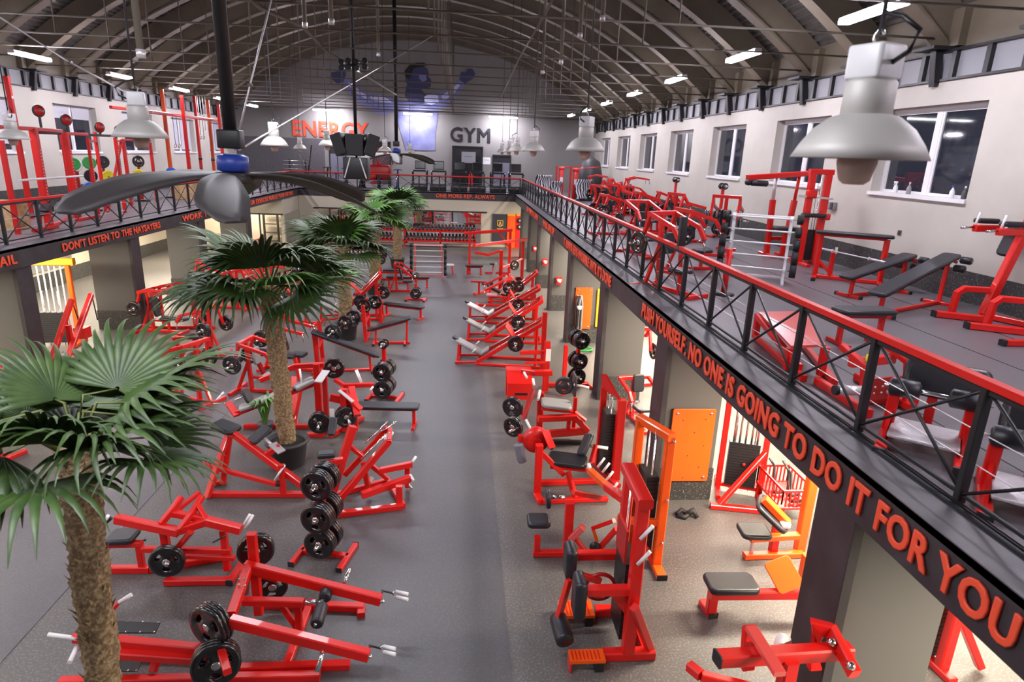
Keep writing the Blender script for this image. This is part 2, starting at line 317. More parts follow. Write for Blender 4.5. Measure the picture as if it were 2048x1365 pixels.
struct('wall_left_lower', box(XL, XL+0.02, Y0, YW, 0, 2.96), CREAM); struct('wall_right_lower', box(XR-0.02, XR, Y0, YW, 0.62, 2.96), CREAM); struct('trim_14', box(XR-0.05, XR-0.02, Y0, YW, 0, 0.62), SPECK); struct('trim_15', box(XL+0.02, XL+0.05, Y0, YW, 0, 0.62), SPECK)
for y in (20.4, 25.6, 30.2): struct('mirror', box(XL+0.05, XL+0.08, y-0.6, y+2.2, 0.75, 2.6), MIRROR)
# ------------------------------------------------------------------ roof: corrugated deck on arched beams
ZS, RISE, HALF = 8.2, 5.0, 13.2
RR = (HALF*HALF+RISE*RISE)/(2*RISE); ZC = ZS+RISE-RR; AM = math.asin(HALF/RR)
def arc(a, dr=0): return (XC+(RR+dr)*math.sin(a), ZC+(RR+dr)*math.cos(a))
rows = []
n = 150
for i in range(n*4+1):
    a = -AM*1.05+2.1*AM*i/(n*4); dr = (0.72, 0.72, 0.78, 0.78)[i % 4]; rows.append(arc(a, dr))
vs = [(x, y, z) for y in (Y0-0.2, YW+0.2) for x, z in rows]; m = len(rows)
ceil = struct('ceiling', MB().add(vs, [[i, i+1, m+i+1, m+i] for i in range(m-1)]), DECK)
RIBY = [13.7+2.7*k for k in range(-7, 14)]
seg = 44
def ribmesh(w, d0, d1):
    rings = []
    for i in range(seg+1):
        a = -AM+2*AM*i/seg; (x0, z0), (x1, z1) = arc(a, d0), arc(a, d1)
        rings.append([V(x0, -w/2, z0), V(x0, w/2, z0), V(x1, w/2, z1), V(x1, -w/2, z1)])
    return MB().add(*sweep(rings, smooth=False))
ribm = ribmesh(0.30, 0.06, 0.72).mesh('roof_beam', RIBM); flm = ribmesh(0.44, 0.0, 0.06).mesh('flange', RIBM)
rodm = rod((XC-HALF, 0, 8.42), (XC+HALF, 0, 8.42), 0.024, 6).mesh('tie_rod', ROD)
HX = (-7.5, -2.5, 2.5, 7.5)
def archz(x): return ZC+math.sqrt(RR*RR-(x-XC)**2)
hangm = [rod((XC+h, 0, 8.42), (XC+h, 0, archz(XC+h)), 0.022, 6).mesh('hanger', ROD) for h in HX]
brm = {}
for s in (-1, 1):
    X = XR if s > 0 else XL
    brm[s] = (polybeam([(X-s*0.02, 0, 7.50), (X-s*0.14, 0, 8.2)], 0.20, 0.16, (0, 1, 0)).mesh('bracket', BLACK), box(*sorted((X-s*0.45, X+s*0.2)), -0.32, 0.32, 8.18, 8.24).mesh('bracket_plate', BLACK),
              box(*sorted((X-s*0.05, X+s*0.25)), -0.45, 0.45, 8.24, 8.95).mesh('beam_foot', RIBM))
for y in RIBY:
    r = obj('roof_beam', ribm, None, ceil, (0, y, 0)); obj('flange', flm, None, r); obj('tie_rod', rodm, None, r)
    for h in hangm: obj('hanger', h, None, r)
    for s in (-1, 1):
        for q in brm[s]: obj(q.name.split('.')[0], q, None, r)
for s, X in ((1, XR), (-1, XL)):
    b = struct('wall_band', box(*sorted((X+s*0.05, X+s*0.1)), Y0, YW, WT, 8.18), GREY)
    for z in (WT, 8.14): obj('band_rail', box(*sorted((X-s*0.06, X+s*0.1)), Y0, YW, z, z+0.045), BLACK, b)
    sm = box(*sorted((X-s*0.04, X+s*0.06)), -0.06, 0.06, WT, 8.18).mesh('stiffener', BLACK)
    for k in range(62): obj('stiffener', sm, None, b, (0, Y0+0.5+0.9*k, 0))
    struct('wall_eave', box(*sorted((X+s*0.12, X+s*0.4)), Y0, YW, 8.18, 9.1), RIBM)
poly = [(XL-0.5, 0)]+[(x, z) for x, z in [arc(-AM*1.05+2.1*AM*i/40, 0.8) for i in range(41)]]+[(XR+0.5, 0)]
struct('wall_back', MB().add(*sweep([[V(x, YW, z) for x, z in poly], [V(x, YW+0.25, z) for x, z in poly]], smooth=False)), BACKW)
# ------------------------------------------------------------------ railings with red handrails and crossed bars
def railing(name, label, a, b, n, inward):
    a = Vector(a); b = Vector(b); d = (b-a); L = d.length; u = d/L; inn = Vector(inward); t = T(name, label, 'railing', a, 0, None)
    H = 0.94
    t.p('handrail', polybeam([V(0, 0, H+0.02), u*L+V(0, 0, H+0.02)], 0.10, 0.06), RED); t.p('bottom_rail', beam(V(0, 0, 0.07), u*L+V(0, 0, 0.07), 0.03, 0.03), BLACK); t.p('top_rail', beam(V(0, 0, H-0.04), u*L+V(0, 0, H-0.04), 0.04, 0.04), BLACK)
    s = L/n; pm = None; dm = None
    for k in range(n+1):
        if not pm: pm = beam((0, 0, 0), (0, 0, H), 0.075, 0.06).mesh('post', BLACK); dm = [rod(u*0.03+V(0, 0, 0.08)+inn*0.012, u*(s-0.03)+V(0, 0, H-0.05)+inn*0.012, 0.015, 6).mesh('diagonal_bar', BLACK), rod(u*0.03+V(0, 0, H-0.05)-inn*0.012, u*(s-0.03)+V(0, 0, 0.08)-inn*0.012, 0.015, 6).mesh('diagonal_bar', BLACK)]
        obj('post', pm, None, t.e, u*(s*k))
        if k < n:
            for q in dm: obj('diagonal_bar', q, None, t.e, u*(s*k))
    for z in (0.30, 0.55): t.p('wire', rod(V(0, 0, z)+inn*0.08, u*L+V(0, 0, z)+inn*0.08, 0.005, 5), WSTEEL)
    return t
railing('railing', 'long black railing with red handrail along the slogan beam to push yourself', (XF+0.42, -1.12, 3.37), (XF+0.42, YB+0.3, 3.37), 33, (1, 0, 0))
railing('railing', 'black railing with red handrail on the gallery opposite, behind the ceiling fan', (XLF-0.42, -1.2, 3.37), (XLF-0.42, YB+0.3, 3.37), 33, (-1, 0, 0))
railing('railing', 'black railing with thin red handrail in front of the treadmills', (XLF-0.30, YB+0.42, 3.37), (XF+0.30, YB+0.42, 3.37), 11, (0, 1, 0))
# ------------------------------------------------------------------ lamps
tubem = None
def tube_lamp(x, y, z, along, label, group=None, L=1.75, hw=0.085):
    t = T('tube_light', label, 'ceiling light', (x, y, z), 0 if along == 'y' else math.pi/2, group)
    t.p('diffuser', box(-0.10, 0.10, -L/2, L/2, -0.06, 0.022), TUBE); t.p('housing', box(-hw, hw, -L/2-0.03, L/2+0.03, 0.023, 0.06), WHITE)
    for e in (-1, 1): t.p('end_cap', box(-0.095, 0.095, *sorted((e*L/2, e*(L/2+0.02))), -0.04, 0.022), WHITE)
    return t
ORD = ['nearest', 'second', 'third', 'fourth', 'fifth', 'sixth', 'seventh', 'eighth', 'ninth', 'tenth', 'eleventh', 'twelfth']
for k in range(-3, 7):
    y = 11.9+5.4*k
    tube_lamp(7.2, y, 8.45, 'y', ('bright tube light in the row above the windowed gallery, %s counted away from the camera' % ORD[k]) if k >= 0 else 'bright tube light above the right gallery, behind the camera', 'tube lights above the right gallery')
    tube_lamp(-13.4, y-0.3, 8.2, 'y', ('bright tube light in the row above the power racks, %s counted away from the camera' % ORD[k-1]) if k >= 1 else 'bright tube light above the left gallery, out of view', 'tube lights above the left gallery')
for x, lb in ((-9.5, 'bright tube light in front of the red word on the back wall'), (-3.2, 'bright tube light in front of the mural torso'), (2.9, 'bright tube light above the black word gym')):
    tube_lamp(x, 48.2, 8.33, 'x', lb, 'tube lights on the back wall', 2.0, 0.16)
def pendant(x, y, z, label, ztop=None):
    t = T('pendant_lamp', label, 'pendant lamp', (x, y, z), random.uniform(0, 6), 'industrial pendant lamps'); ztop = ztop or archz(x)
    t.p('shade', lathe([(0.10, 0.205), (0.15, 0.19), (0.22, 0.135), (0.27, 0.065), (0.305, 0.0), (0.295, 0.0), (0.26, 0.065), (0.21, 0.128), (0.145, 0.178), (0.09, 0.195)], n=32, caps=False), ALU)
    t.p('neck', lathe([(0.10, 0.19), (0.112, 0.20), (0.112, 0.34), (0.10, 0.355)], n=24), ALU)
    t.p('ballast_box', pad((0, 0, 0.43), 0.18, 0.18, 0.15, rc=0.02, e=0.012), WHITE)
    t.p('bulb', lathe([(0.085, 0.04), (0.09, -0.02), (0.07, -0.10), (0.045, -0.12)], n=20), mat_bulb)
    t.p('hook', pipe([(0.02, 0, 0.50), (0.03, 0, 0.55), (0, 0, 0.58), (-0.02, 0, 0.55)], 0.008, 6), CHROME)
    t.p('suspension_rod', rod((0, 0, 0.56), (0, 0, ztop-z), 0.012, 6), DGREY)
    t.p('cord', pipe([(-0.08, 0, 0.42), (-0.17, 0.02, 0.46), (-0.20, 0.02, 0.54), (-0.10, 0, 0.61), (-0.01, 0, 0.64)], 0.011, 6), BLACK)
mat_bulb = mat('lamp_bulb', (0.55, 0.40, 0.33), 0.4)
PEND = [((1715, 318), 3.05, 'large near spun-metal pendant lamp hanging in front of the big window'), ((1170, 303), 10.0, 'pendant lamp second nearest over the right railing'), ((1067, 303), 17.0, 'pendant lamp third in the row beside the word gym'), ((1033, 303), 24.0, 'pendant lamp fourth in the row beside the word gym'),
        ((1018, 305), 31.0, 'small pendant lamp fifth in the row, at the far end of the hall'), ((1004, 305), 38.0, 'smallest pendant lamp at the far end of the hall near the black doorway'), ((282, 276), 8.1, 'pendant lamp in front of the yellow weight discs and tall rig'), ((549, 292), 15.2, 'pendant lamp below the red word on the back wall'),
        ((655, 293), 22.3, 'pendant lamp just beside the black loudspeaker cluster'), ((770, 303), 29.5, 'pendant lamp between loudspeakers and mural'), ((600, 298), 31, 'tiny pendant lamp against the dark grey wall panel'), ((820, 305), 40, 'tiny pendant lamp under the mural torso'), ((26, 279), 14.3, 'pendant lamp in front of the red power rack by the left photo edge')]
for (px, py), y, lb in PEND:
    p = AY(px, py, y); pendant(p.x, p.y, p.z, lb)
# ceiling fans on poles, loudspeakers
def fan(x, y, z, label, angs):
    t = T('ceiling_fan', label, 'ceiling fan', (x, y, z), 0, 'large ceiling fans'); top = archz(x)-z
    t.p('pole', rod((0, 0, 0.45), (0, 0, top), 0.085, 14), BLACK); t.p('motor', lathe([(0.14, -0.08), (0.2, -0.05), (0.2, 0.12), (0.13, 0.15)], n=24), BLUE); t.p('bracket', pad((0, 0, 0.34), 0.30, 0.22, 0.24, rc=0.03, e=0.02), BLACK)
    t.p('hub', lathe([(0.05, -0.24), (0.26, -0.22), (0.28, -0.15), (0.24, -0.10), (0.10, -0.08)], n=28), BLADE)
    for k, a in enumerate(angs):
        rings = []; ca, sa = math.cos(a), math.sin(a)
        for i in range(15):
            u = i/14; r = 0.14+1.92*u; wd = (0.08+0.21*min(1, (u/0.6)**1.2)) * (1 if u < 0.86 else math.sqrt(max(0.03, 1-((u-0.86)/0.142)**2))); dz = -0.13+0.03*math.sin(u*2.8)-0.40*u**2.1
            tw = -0.42+0.08*u; rg = []
            for s2, th in ((-1, 0.0), (-0.5, 0.03), (0.4, 0.035), (1, 0.0), (0.4, -0.012), (-0.5, -0.012)):
                ly = s2*wd; rg.append(V(r*ca-ly*math.cos(tw)*sa, r*sa+ly*math.cos(tw)*ca, dz+ly*math.sin(tw)+th*(1-0.6*u)))
            rings.append(rg)
        t.p('blade', MB().add(*sweep(rings)), BLADE)
    return t
p = AY(466, 332, 9.0); fan(p.x, p.y, p.z, 'large dark grey ceiling fan with drooping blades in front of the naysayers beam', [math.radians(a) for a in (224, 284, 344, 44, 104, 164)])
p = AY(793, 303, 31.0); fan(p.x, p.y, p.z, 'smaller-looking far ceiling fan on its pole in front of the treadmills', [math.radians(a) for a in (215, 275, 335, 35, 95, 155)])
# ------------------------------------------------------------------ weight plates and machine builders
def plate_mesh(name, R, th, m, holes=3):
    N = 30; rr = [0.026, R*0.24, R*0.44, R*0.64, R*0.84, R]; tt = [th, th, th*0.45, th*0.45, th, th*0.8]; vs = []; fs = []; sm = []
    for s in (1, -1):
        for r, t in zip(rr, tt):
            for i in range(N): a = 2*math.pi*i/N; vs.append((r*math.cos(a), r*math.sin(a), s*t/2))
    hole = lambda k, i: k == 2 and holes and (i % (N//holes)) < 4
    id_ = lambda s, k, i: (s*6+k)*N+i % N
    for k in range(5):
        for i in range(N):
            if hole(k, i): continue
            fs += [[id_(0, k, i), id_(0, k+1, i), id_(0, k+1, i+1), id_(0, k, i+1)], [id_(1, k, i), id_(1, k, i+1), id_(1, k+1, i+1), id_(1, k+1, i)]]; sm += [True, True]
            if k == 2:
                if hole(k, (i+1) % N): fs.append([id_(0, 2, i+1), id_(0, 3, i+1), id_(1, 3, i+1), id_(1, 2, i+1)]); sm.append(False)
                if hole(k, (i-1) % N): fs.append([id_(0, 3, i), id_(0, 2, i), id_(1, 2, i), id_(1, 3, i)]); sm.append(False)
    for i in range(N):
        fs += [[id_(0, 5, i), id_(1, 5, i), id_(1, 5, i+1), id_(0, 5, i+1)], [id_(0, 0, i+1), id_(1, 0, i+1), id_(1, 0, i), id_(0, 0, i)]]; sm += [True, True]
        if holes and hole(2, i): fs += [[id_(0, 2, i), id_(1, 2, i), id_(1, 2, i+1), id_(0, 2, i+1)], [id_(0, 3, i+1), id_(1, 3, i+1), id_(1, 3, i), id_(0, 3, i)]]; sm += [True, True]
    return MB().add(vs, fs, sm).mesh(name, m)
PL = {}
def plate_proto(R, m, holes=3):
    k = (R, m.name, holes)
    if k not in PL:
        PL[k] = (plate_mesh('weight_plate', R, (0.045 if holes else 0.075) if R > 0.15 else 0.03, m, holes), lathe([(0.027, -0.0245), (0.05, -0.0245), (0.05, 0.0245), (0.027, 0.0245)], n=16).mesh('hub_ring', CHROME if m is IRON else DGREY))
    return PL[k]
def plates(pos, axis, n, label, group=None, R=0.225, m=None, gap=0.05, holes=3):
    """n plates threaded on a horn that starts at pos and runs along axis: every plate is a thing"""
    m = m or IRON; d, h = plate_proto(R, m, holes); axis = Vector(axis).normalized(); q = axis.to_track_quat('Z', 'Y').to_matrix().to_4x4()
    for k in range(n):
        o = bpy.data.objects.new('weight_plate', d); C.objects.link(o); tag(o, label, 'weight plate', group or label)
        o.matrix_world = Matrix.Translation(Vector(pos)+axis*(0.03+gap*k)) @ q
        c = bpy.data.objects.new('hub_ring', h); C.objects.link(c); c.parent = o
class M(T):
    """a machine whose parts are given in its own frame (loc, rz)"""
    def __init__(s, name, label, cat, loc, rz=0, group=None, nick=None):
        super().__init__(name, label, cat, loc, rz, group); s.rm = Matrix.Rotation(rz, 3, 'Z'); s.L = Vector(loc); s.nick = nick or label
    def W(s, p): return s.L + s.rm @ Vector(p)
    def plates(s, p, ax, n, R=0.225, m=None, where=None):
        a = s.rm @ Vector(ax); side = where or ('camera-side horn' if a.y < 0 else 'far-side horn')
        nk = ' '.join(s.nick.split()[:9]); plates(s.W(p), a, n, 'black weight plate, %s of the %s' % (side, nk), 'plates on the '+nk, R, m)
class Wd(T):
    """a machine whose parts are given as pixels of the 2048 x 1365 frame plus a height above the floor: (px, py, z)"""
    def __init__(s, name, label, cat, anchor, group=None, nick=None, z=0.0):
        s.z0 = z; super().__init__(name, label, cat, G(*anchor, z), 0, group, w=True); s.nick = nick or label
    def P(s, a): return a if isinstance(a, Vector) else G(a[0], a[1], a[2]+s.z0)
    def b(s, name, p, q, w=0.08, h=None, m=RED, up=None): return s.p(name, beam(s.P(p), s.P(q), w, h, up), m)
    def bb(s, name, path, w=0.08, h=None, m=RED): return s.p(name, polybeam([s.P(a) for a in path], w, h or w), m)
    def post(s, name, p, z, w=0.08, h=None, m=RED, lean=(0, 0)): a = s.P(p); return s.p(name, beam(a, V(a.x+lean[0], a.y+lean[1], z+s.z0), w, h, (0, 1, 0)), m)
    def r(s, name, p, q, r=0.02, m=CHROME, n=10): return s.p(name, rod(s.P(p), s.P(q), r, n), m)
    def roll(s, name, p, q, r=0.07, m=VINYL):
        a = s.P(p); b = s.P(q); d = (b-a); l = d.length; return s.p(name, lathe([(r*0.7, 0), (r*0.95, 0.012), (r, 0.03), (r, l-0.03), (r*0.95, l-0.012), (r*0.7, l)], a, d, 18), m)
    def padl(s, name, p, q, wd=0.3, th=0.07, m=VINYL, side=None, taper=1.0):
        a = s.P(p); b = s.P(q); d = (b-a); X = Vector(side) if side else d.cross(V(0, 0, 1)); X = (X-d*(X.dot(d)/d.length_squared)).normalized()
        return s.p(name, pad((a+b)/2, wd, d.length, th, X, d.normalized(), taper=taper), m)
    def plates(s, p, ax, n, R=0.225, m=None):
        plates(s.P(p), ax, n, 'black weight plate loaded on the '+s.nick, 'plates on the '+s.nick, R, m)
def flat_bench(loc, rz, label, group=None, L=1.25, H=0.46, m=RED, W=0.28):
    t = M('flat_bench', label, 'bench', loc, rz, group)
    t.pad('bench_pad', (0, L/2, H-0.035), W, L, 0.075); t.beam('spine', (0, 0.08, H-0.11), (0, L-0.08, H-0.11), 0.06, 0.07, m)
    for y in (0.12, L-0.12):
        t.beam('leg', (0, y, H-0.12), (0, y, 0.06), 0.07, 0.07, m, (0, 1, 0)); t.beam('foot', (-0.25, y, 0.03), (0.25, y, 0.03), 0.07, 0.06, m)
    return t
def incline_bench(loc, rz, label, group=None, L=1.3, z0=0.32, z1=0.85, m=RED, roller=True, W=0.30):
    """pad rising from z0 at y=0 to z1 at y=L"""
    t = M('incline_bench', label, 'bench', loc, rz, group); s = V(0, L, z1-z0).normalized()
    t.pad('bench_pad', (0, L/2, (z0+z1)/2), W, (L*L+(z1-z0)**2)**0.5, 0.075, (1, 0, 0), s); t.beam('spine', (0, 0.12, z0-0.03), (0, L-0.1, z1-0.10), 0.06, 0.07, m)
    t.beam('base_beam', (0, 0.15, 0.04), (0, L-0.05, 0.04), 0.07, 0.06, m)
    for y, z in ((0.25, z0+0.02), (L-0.15, z1-0.15)): t.beam('leg', (0, y, 0.05), (0, y+0.02, z), 0.07, 0.06, m, (0, 1, 0)); t.beam('foot', (-0.27, y-0.05, 0.03), (0.27, y-0.05, 0.03), 0.07, 0.06, m)
    for x in (-0.27, 0.27):
        for y in (0.20, L-0.20): t.p('foot_cap', box(x-0.02, x+0.02, y-0.04, y+0.04, 0, 0.065), RUBBER)
    if roller:
        t.beam('roller_bracket', (0, L-0.05, z1-0.06), (0, L+0.22, z1-0.16), 0.05, 0.05, m); t.rod('roller_bar', (-0.28, L+0.2, z1-0.10), (0.28, L+0.2, z1-0.10), 0.014)
        for x in (-1, 1): t.p('foam_roller', lathe([(0.05, 0), (0.07, 0.02), (0.07, 0.18), (0.05, 0.2)], (x*0.07, L+0.2, z1-0.10), (x, 0, 0), 16), VINYL)
        for x in (-1, 1): t.p('foam_roller', lathe([(0.05, 0), (0.07, 0.02), (0.07, 0.18), (0.05, 0.2)], (x*0.07, L-0.02, z1-0.24), (x, 0, 0), 16), VINYL)
    return t
def seated_lever(loc, rz, label, nick, group=None, L=1.5, H=1.45, W=0.8, style='press', n=2, R=0.225, m=RED, pm=VINYL):
    t = M('lever_machine', label, 'gym machine', loc, rz, group, nick); u = L*0.72
    t.beam('base_beam', (0, 0.05, 0.045), (0, L, 0.045), 0.08, 0.08, m); t.beam('foot', (-W/2, L-0.05, 0.04), (W/2, L-0.05, 0.04), 0.08, 0.08, m); t.beam('foot', (-0.28, 0.08, 0.04), (0.28, 0.08, 0.04), 0.08, 0.08, m)
    t.beam('upright', (0, u, 0.08), (0, u+0.06, H), 0.09, 0.09, m, (0, 1, 0)); t.beam('brace', (0, L-0.08, 0.08), (0, u+0.03, H*0.62), 0.07, 0.07, m)
    t.beam('seat_post', (0, L*0.36, 0.08), (0, L*0.36, 0.42), 0.07, 0.07, m, (0, 1, 0)); t.pad('seat', (0, L*0.36, 0.46), 0.36, 0.42, 0.08, m=pm)
    t.beam('seat_beam', (0, L*0.36, 0.38), (0, u, 0.38), 0.06, 0.06, m)
    if style == 'row':
        t.pad('chest_pad', (0, u-0.18, 0.95), 0.28, 0.42, 0.08, (1, 0, 0), (0, 0.1, 1), m=pm); t.beam('chest_arm', (0, u-0.14, 0.92), (0, u, 0.92), 0.06, 0.06, m)
    else:
        t.pad('backrest', (0, u-0.16, 0.88), 0.30, 0.74, 0.08, (1, 0, 0), (0, 0.22, 1), m=pm); t.beam('backrest_arm', (0, u-0.12, 0.85), (0, u+0.02, 0.85), 0.06, 0.06, m)
    t.beam('top_beam', (-W/2+0.02, u+0.06, H), (W/2-0.02, u+0.06, H), 0.09, 0.09, m)
    for s in (-1, 1):
        x = s*(W/2-0.05)
        pth = {'press': [(x, u+0.04, H-0.02), (x, u-0.12, H*0.84), (x, L*0.16, H*0.74)], 'over': [(x, u+0.12, H*0.98), (x, L*0.5, H*1.06), (x, L*0.08, H*1.0)], 'row': [(x, u+0.06, H), (x, L*0.34, H*0.86), (x, L*0.22, H*0.70)], 'fly': [(x, u+0.06, H), (x+s*0.18, u-0.2, H*0.95), (x+s*0.2, L*0.2, H*0.62)]}[style]
        t.p('lever_arm', polybeam(pth, 0.07, 0.08), m); e = pth[-1]
        t.rod('handle', (e[0]-s*0.02, e[1]+0.02, e[2]), (e[0]-s*0.20, e[1]+0.02, e[2]), 0.018); t.rod('handle', (e[0], e[1]+0.01, e[2]), (e[0], e[1]-0.02, e[2]-0.22), 0.018)
        if n:
            h = (x+s*0.04, u+0.22, H*0.62) if style != 'fly' else (x+s*0.05, u-0.02, H*0.7)
            t.beam('plate_arm', (x, u+0.05, H-0.03), (x, h[1], h[2]), 0.07, 0.07, m); t.rod('plate_horn', h, (h[0]+s*0.28, h[1], h[2]), 0.025); t.plates(h, (s, 0, 0), n, R)
    return t
def leg_press(loc, rz, label, nick, group=None, L=2.2, W=0.62, n=2, pm=GVINYL, m=RED, up=1.25):
    """y = 0: end of the back pad; the sled rails climb towards y = L"""
    t = M('leg_press', label, 'gym machine', loc, rz, group, nick)
    for s in (-1, 1):
        x = s*W/2
        t.beam('base_beam', (x, 0.62, 0.04), (x, L, 0.04), 0.08, 0.07, m); t.beam('sled_rail', (x, 0.66, 0.10), (x, L-0.05, up), 0.08, 0.11, m); t.rod('guide_rod', (x*0.72, 0.80, 0.26), (x*0.72, L-0.12, up), 0.018)
        t.beam('rail_support', (x, L-0.22, 0.06), (x, L-0.20, up-0.17), 0.07, 0.07, m, (0, 1, 0)); t.beam('side_brace', (x, 0.05, 0.05), (x*0.9, 0.66, 0.08), 0.06, 0.06, m); t.rod('side_handle', (x*1.05, 0.5, 0.36), (x*1.05, 0.62, 0.50), 0.018, WHITE)
        c = (x*1.05, L-0.78, 0.72); t.beam('plate_arm', (x*0.7, L-0.80, up*0.58), (x*1.1, L-0.74, up*0.5), 0.07, 0.07, m); t.rod('plate_horn', c, (c[0]+s*0.34, c[1], c[2]), 0.025); t.plates(c, (s, 0, 0), n)
    t.beam('cross_foot', (-W/2-0.05, L-0.03, 0.04), (W/2+0.05, L-0.03, 0.04), 0.08, 0.07, m); t.beam('cross_foot', (-W/2, 0.06, 0.035), (W/2, 0.06, 0.035), 0.07, 0.06, m); t.beam('top_cross', (-W/2, L-0.06, up), (W/2, L-0.06, up), 0.09, 0.08, m)
    d = V(0, 0.78, -0.38).normalized(); t.pad('back_pad', (0, 0.40, 0.44), 0.42, 0.92, 0.08, (1, 0, 0), d, m=pm); t.beam('pad_frame', (0, 0.05, 0.55), (0, 0.74, 0.20), 0.10, 0.06, m)
    t.pad('head_pad', (0, -0.02, 0.68), 0.28, 0.18, 0.07, (1, 0, 0), d); t.pad('seat', (0, 0.84, 0.34), 0.40, 0.26, 0.07, (1, 0, 0), (0, 0.75, 0.55), m=pm)
    for s in (-1, 1): t.beam('pad_leg', (s*0.22, 0.08, 0.05), (s*0.16, 0.10, 0.52), 0.06, 0.06, m, (0, 1, 0))
    k = V(0, L-0.71, up-0.10).normalized(); t.pad('foot_plate', (0, L-0.95, up*0.72), 0.62, 0.50, 0.03, (1, 0, 0), (0, -k.z, k.y), m=m, rc=0.03, e=0.008)
    t.p('sled', box(-W/2+0.06, W/2-0.06, L-0.95, L-0.62, up*0.52, up*0.60), m)
    return t
def plate_tree(loc, rz, label, nick, group=None, n=(1, 3, 3), H=1.25, small=True):
    """post with plate horns to the front (-y) and back (+y)"""
    t = M('plate_tree', label, 'plate rack', loc, rz, group, nick)
    t.beam('post', (0, 0, 0.06), (0, 0, H), 0.09, 0.09, RED, (0, 1, 0)); t.beam('cross_foot', (-0.36, 0, 0.04), (0.36, 0, 0.04), 0.08, 0.07)
    for x in (-0.36, 0.36):
        t.beam('foot', (x, -0.34, 0.04), (x, 0.30, 0.04), 0.08, 0.07); 
        for y in (-0.345, 0.30): t.p('foot_cap', box(x-0.045, x+0.045, y-0.005, y+0.005, 0.0, 0.08), RUBBER)
    for z, k in zip((0.30, 0.74, H-0.04), n):
        for s in (-1, 1):
            t.rod('plate_horn', (0, s*0.04, z), (0, s*0.30, z), 0.024); sm = small and z > 1
            if k: t.plates((0, s*0.04, z), (0, s, 0), k, 0.11 if sm else 0.225, None, ('front ' if s < 0 else 'rear ')+('bottom' if z < 0.5 else 'middle' if z < 0.9 else 'top')+' horn')
    return t
def weight_stack(t, c, w, d, z0, z1, n=16, zt=None):
    """notched black stack between two guide rods"""
    prof = []; h = (z1-z0)/n
    for k in range(n): prof += [(0, z0+h*k+0.004), (1, z0+h*k+0.004), (1, z0+h*(k+1)-0.004), (0, z0+h*(k+1)-0.004)]
    rings = []
    for k, z in prof:
        e = 0 if k else 0.008; rings.append([V(c[0]+sx*(w/2-e), c[1]+sy*(d/2-e), z) for sx, sy in ((1, 1), (-1, 1), (-1, -1), (1, -1))])
    t.p('weight_stack', MB().add(*sweep(rings, smooth=False)), BLACK)
    for s in (-1, 1):
        o = (w if w > d else d)*0.32*s; x, y = (c[0]+o, c[1]) if w > d else (c[0], c[1]+o); t.p('guide_rod', rod((x, y, z0-0.1), (x, y, zt or z1+0.6), 0.012, 8), CHROME)
def tower(loc, rz, label, nick=None, group=None, W=0.62, H=2.0, m=RED, stack=True, D=0.7):
    """upright frame for a weight stack; frame lies in local x-z"""
    t = M('cable_tower', label, 'gym machine', loc, rz, group, nick)
    for s in (-1, 1):
        t.beam('upright', (s*W/2, 0, 0.05), (s*W/2, 0, H), 0.10, 0.09, m, (0, 1, 0)); t.beam('foot', (s*W/2, -D/2, 0.04), (s*W/2, D/2, 0.04), 0.09, 0.08, m)
    t.beam('top_beam', (-W/2-0.05, 0, H), (W/2+0.05, 0, H), 0.10, 0.09, m); t.beam('cross_beam', (-W/2, 0, 0.12), (W/2, 0, 0.12), 0.07, 0.07, m)
    if stack: weight_stack(t, (0, 0), W-0.2, 0.16, 0.16, H*0.52, zt=H)
    t.p('pulley', lathe([(0.02, -0.02), (0.07, -0.02), (0.055, 0), (0.07, 0.02), (0.02, 0.02)], (0, -0.1, H-0.08), (1, 0, 0), 16), BLACK); t.rod('cable', (0, 0, H*0.5), (0, 0, H-0.03), 0.004, BLACK, 5)
    return t
def barbell(loc, rz, label, nick, L=2.2, n=1, R=0.225, group=None, m=CHROME):
    t = M('barbell', label, 'barbell', loc, rz, group, nick); t.rod('bar', (-L/2, 0, 0), (L/2, 0, 0), 0.014, m)
    for s in (-1, 1):
        t.rod('sleeve', (s*(L/2-0.42), 0, 0), (s*L/2, 0, 0), 0.025, m); t.rod('collar', (s*(L/2-0.44), 0, 0), (s*(L/2-0.41), 0, 0), 0.04, m)
        if n: t.plates((s*(L/2-0.41), 0, 0), (s, 0, 0), n, R)
    return t
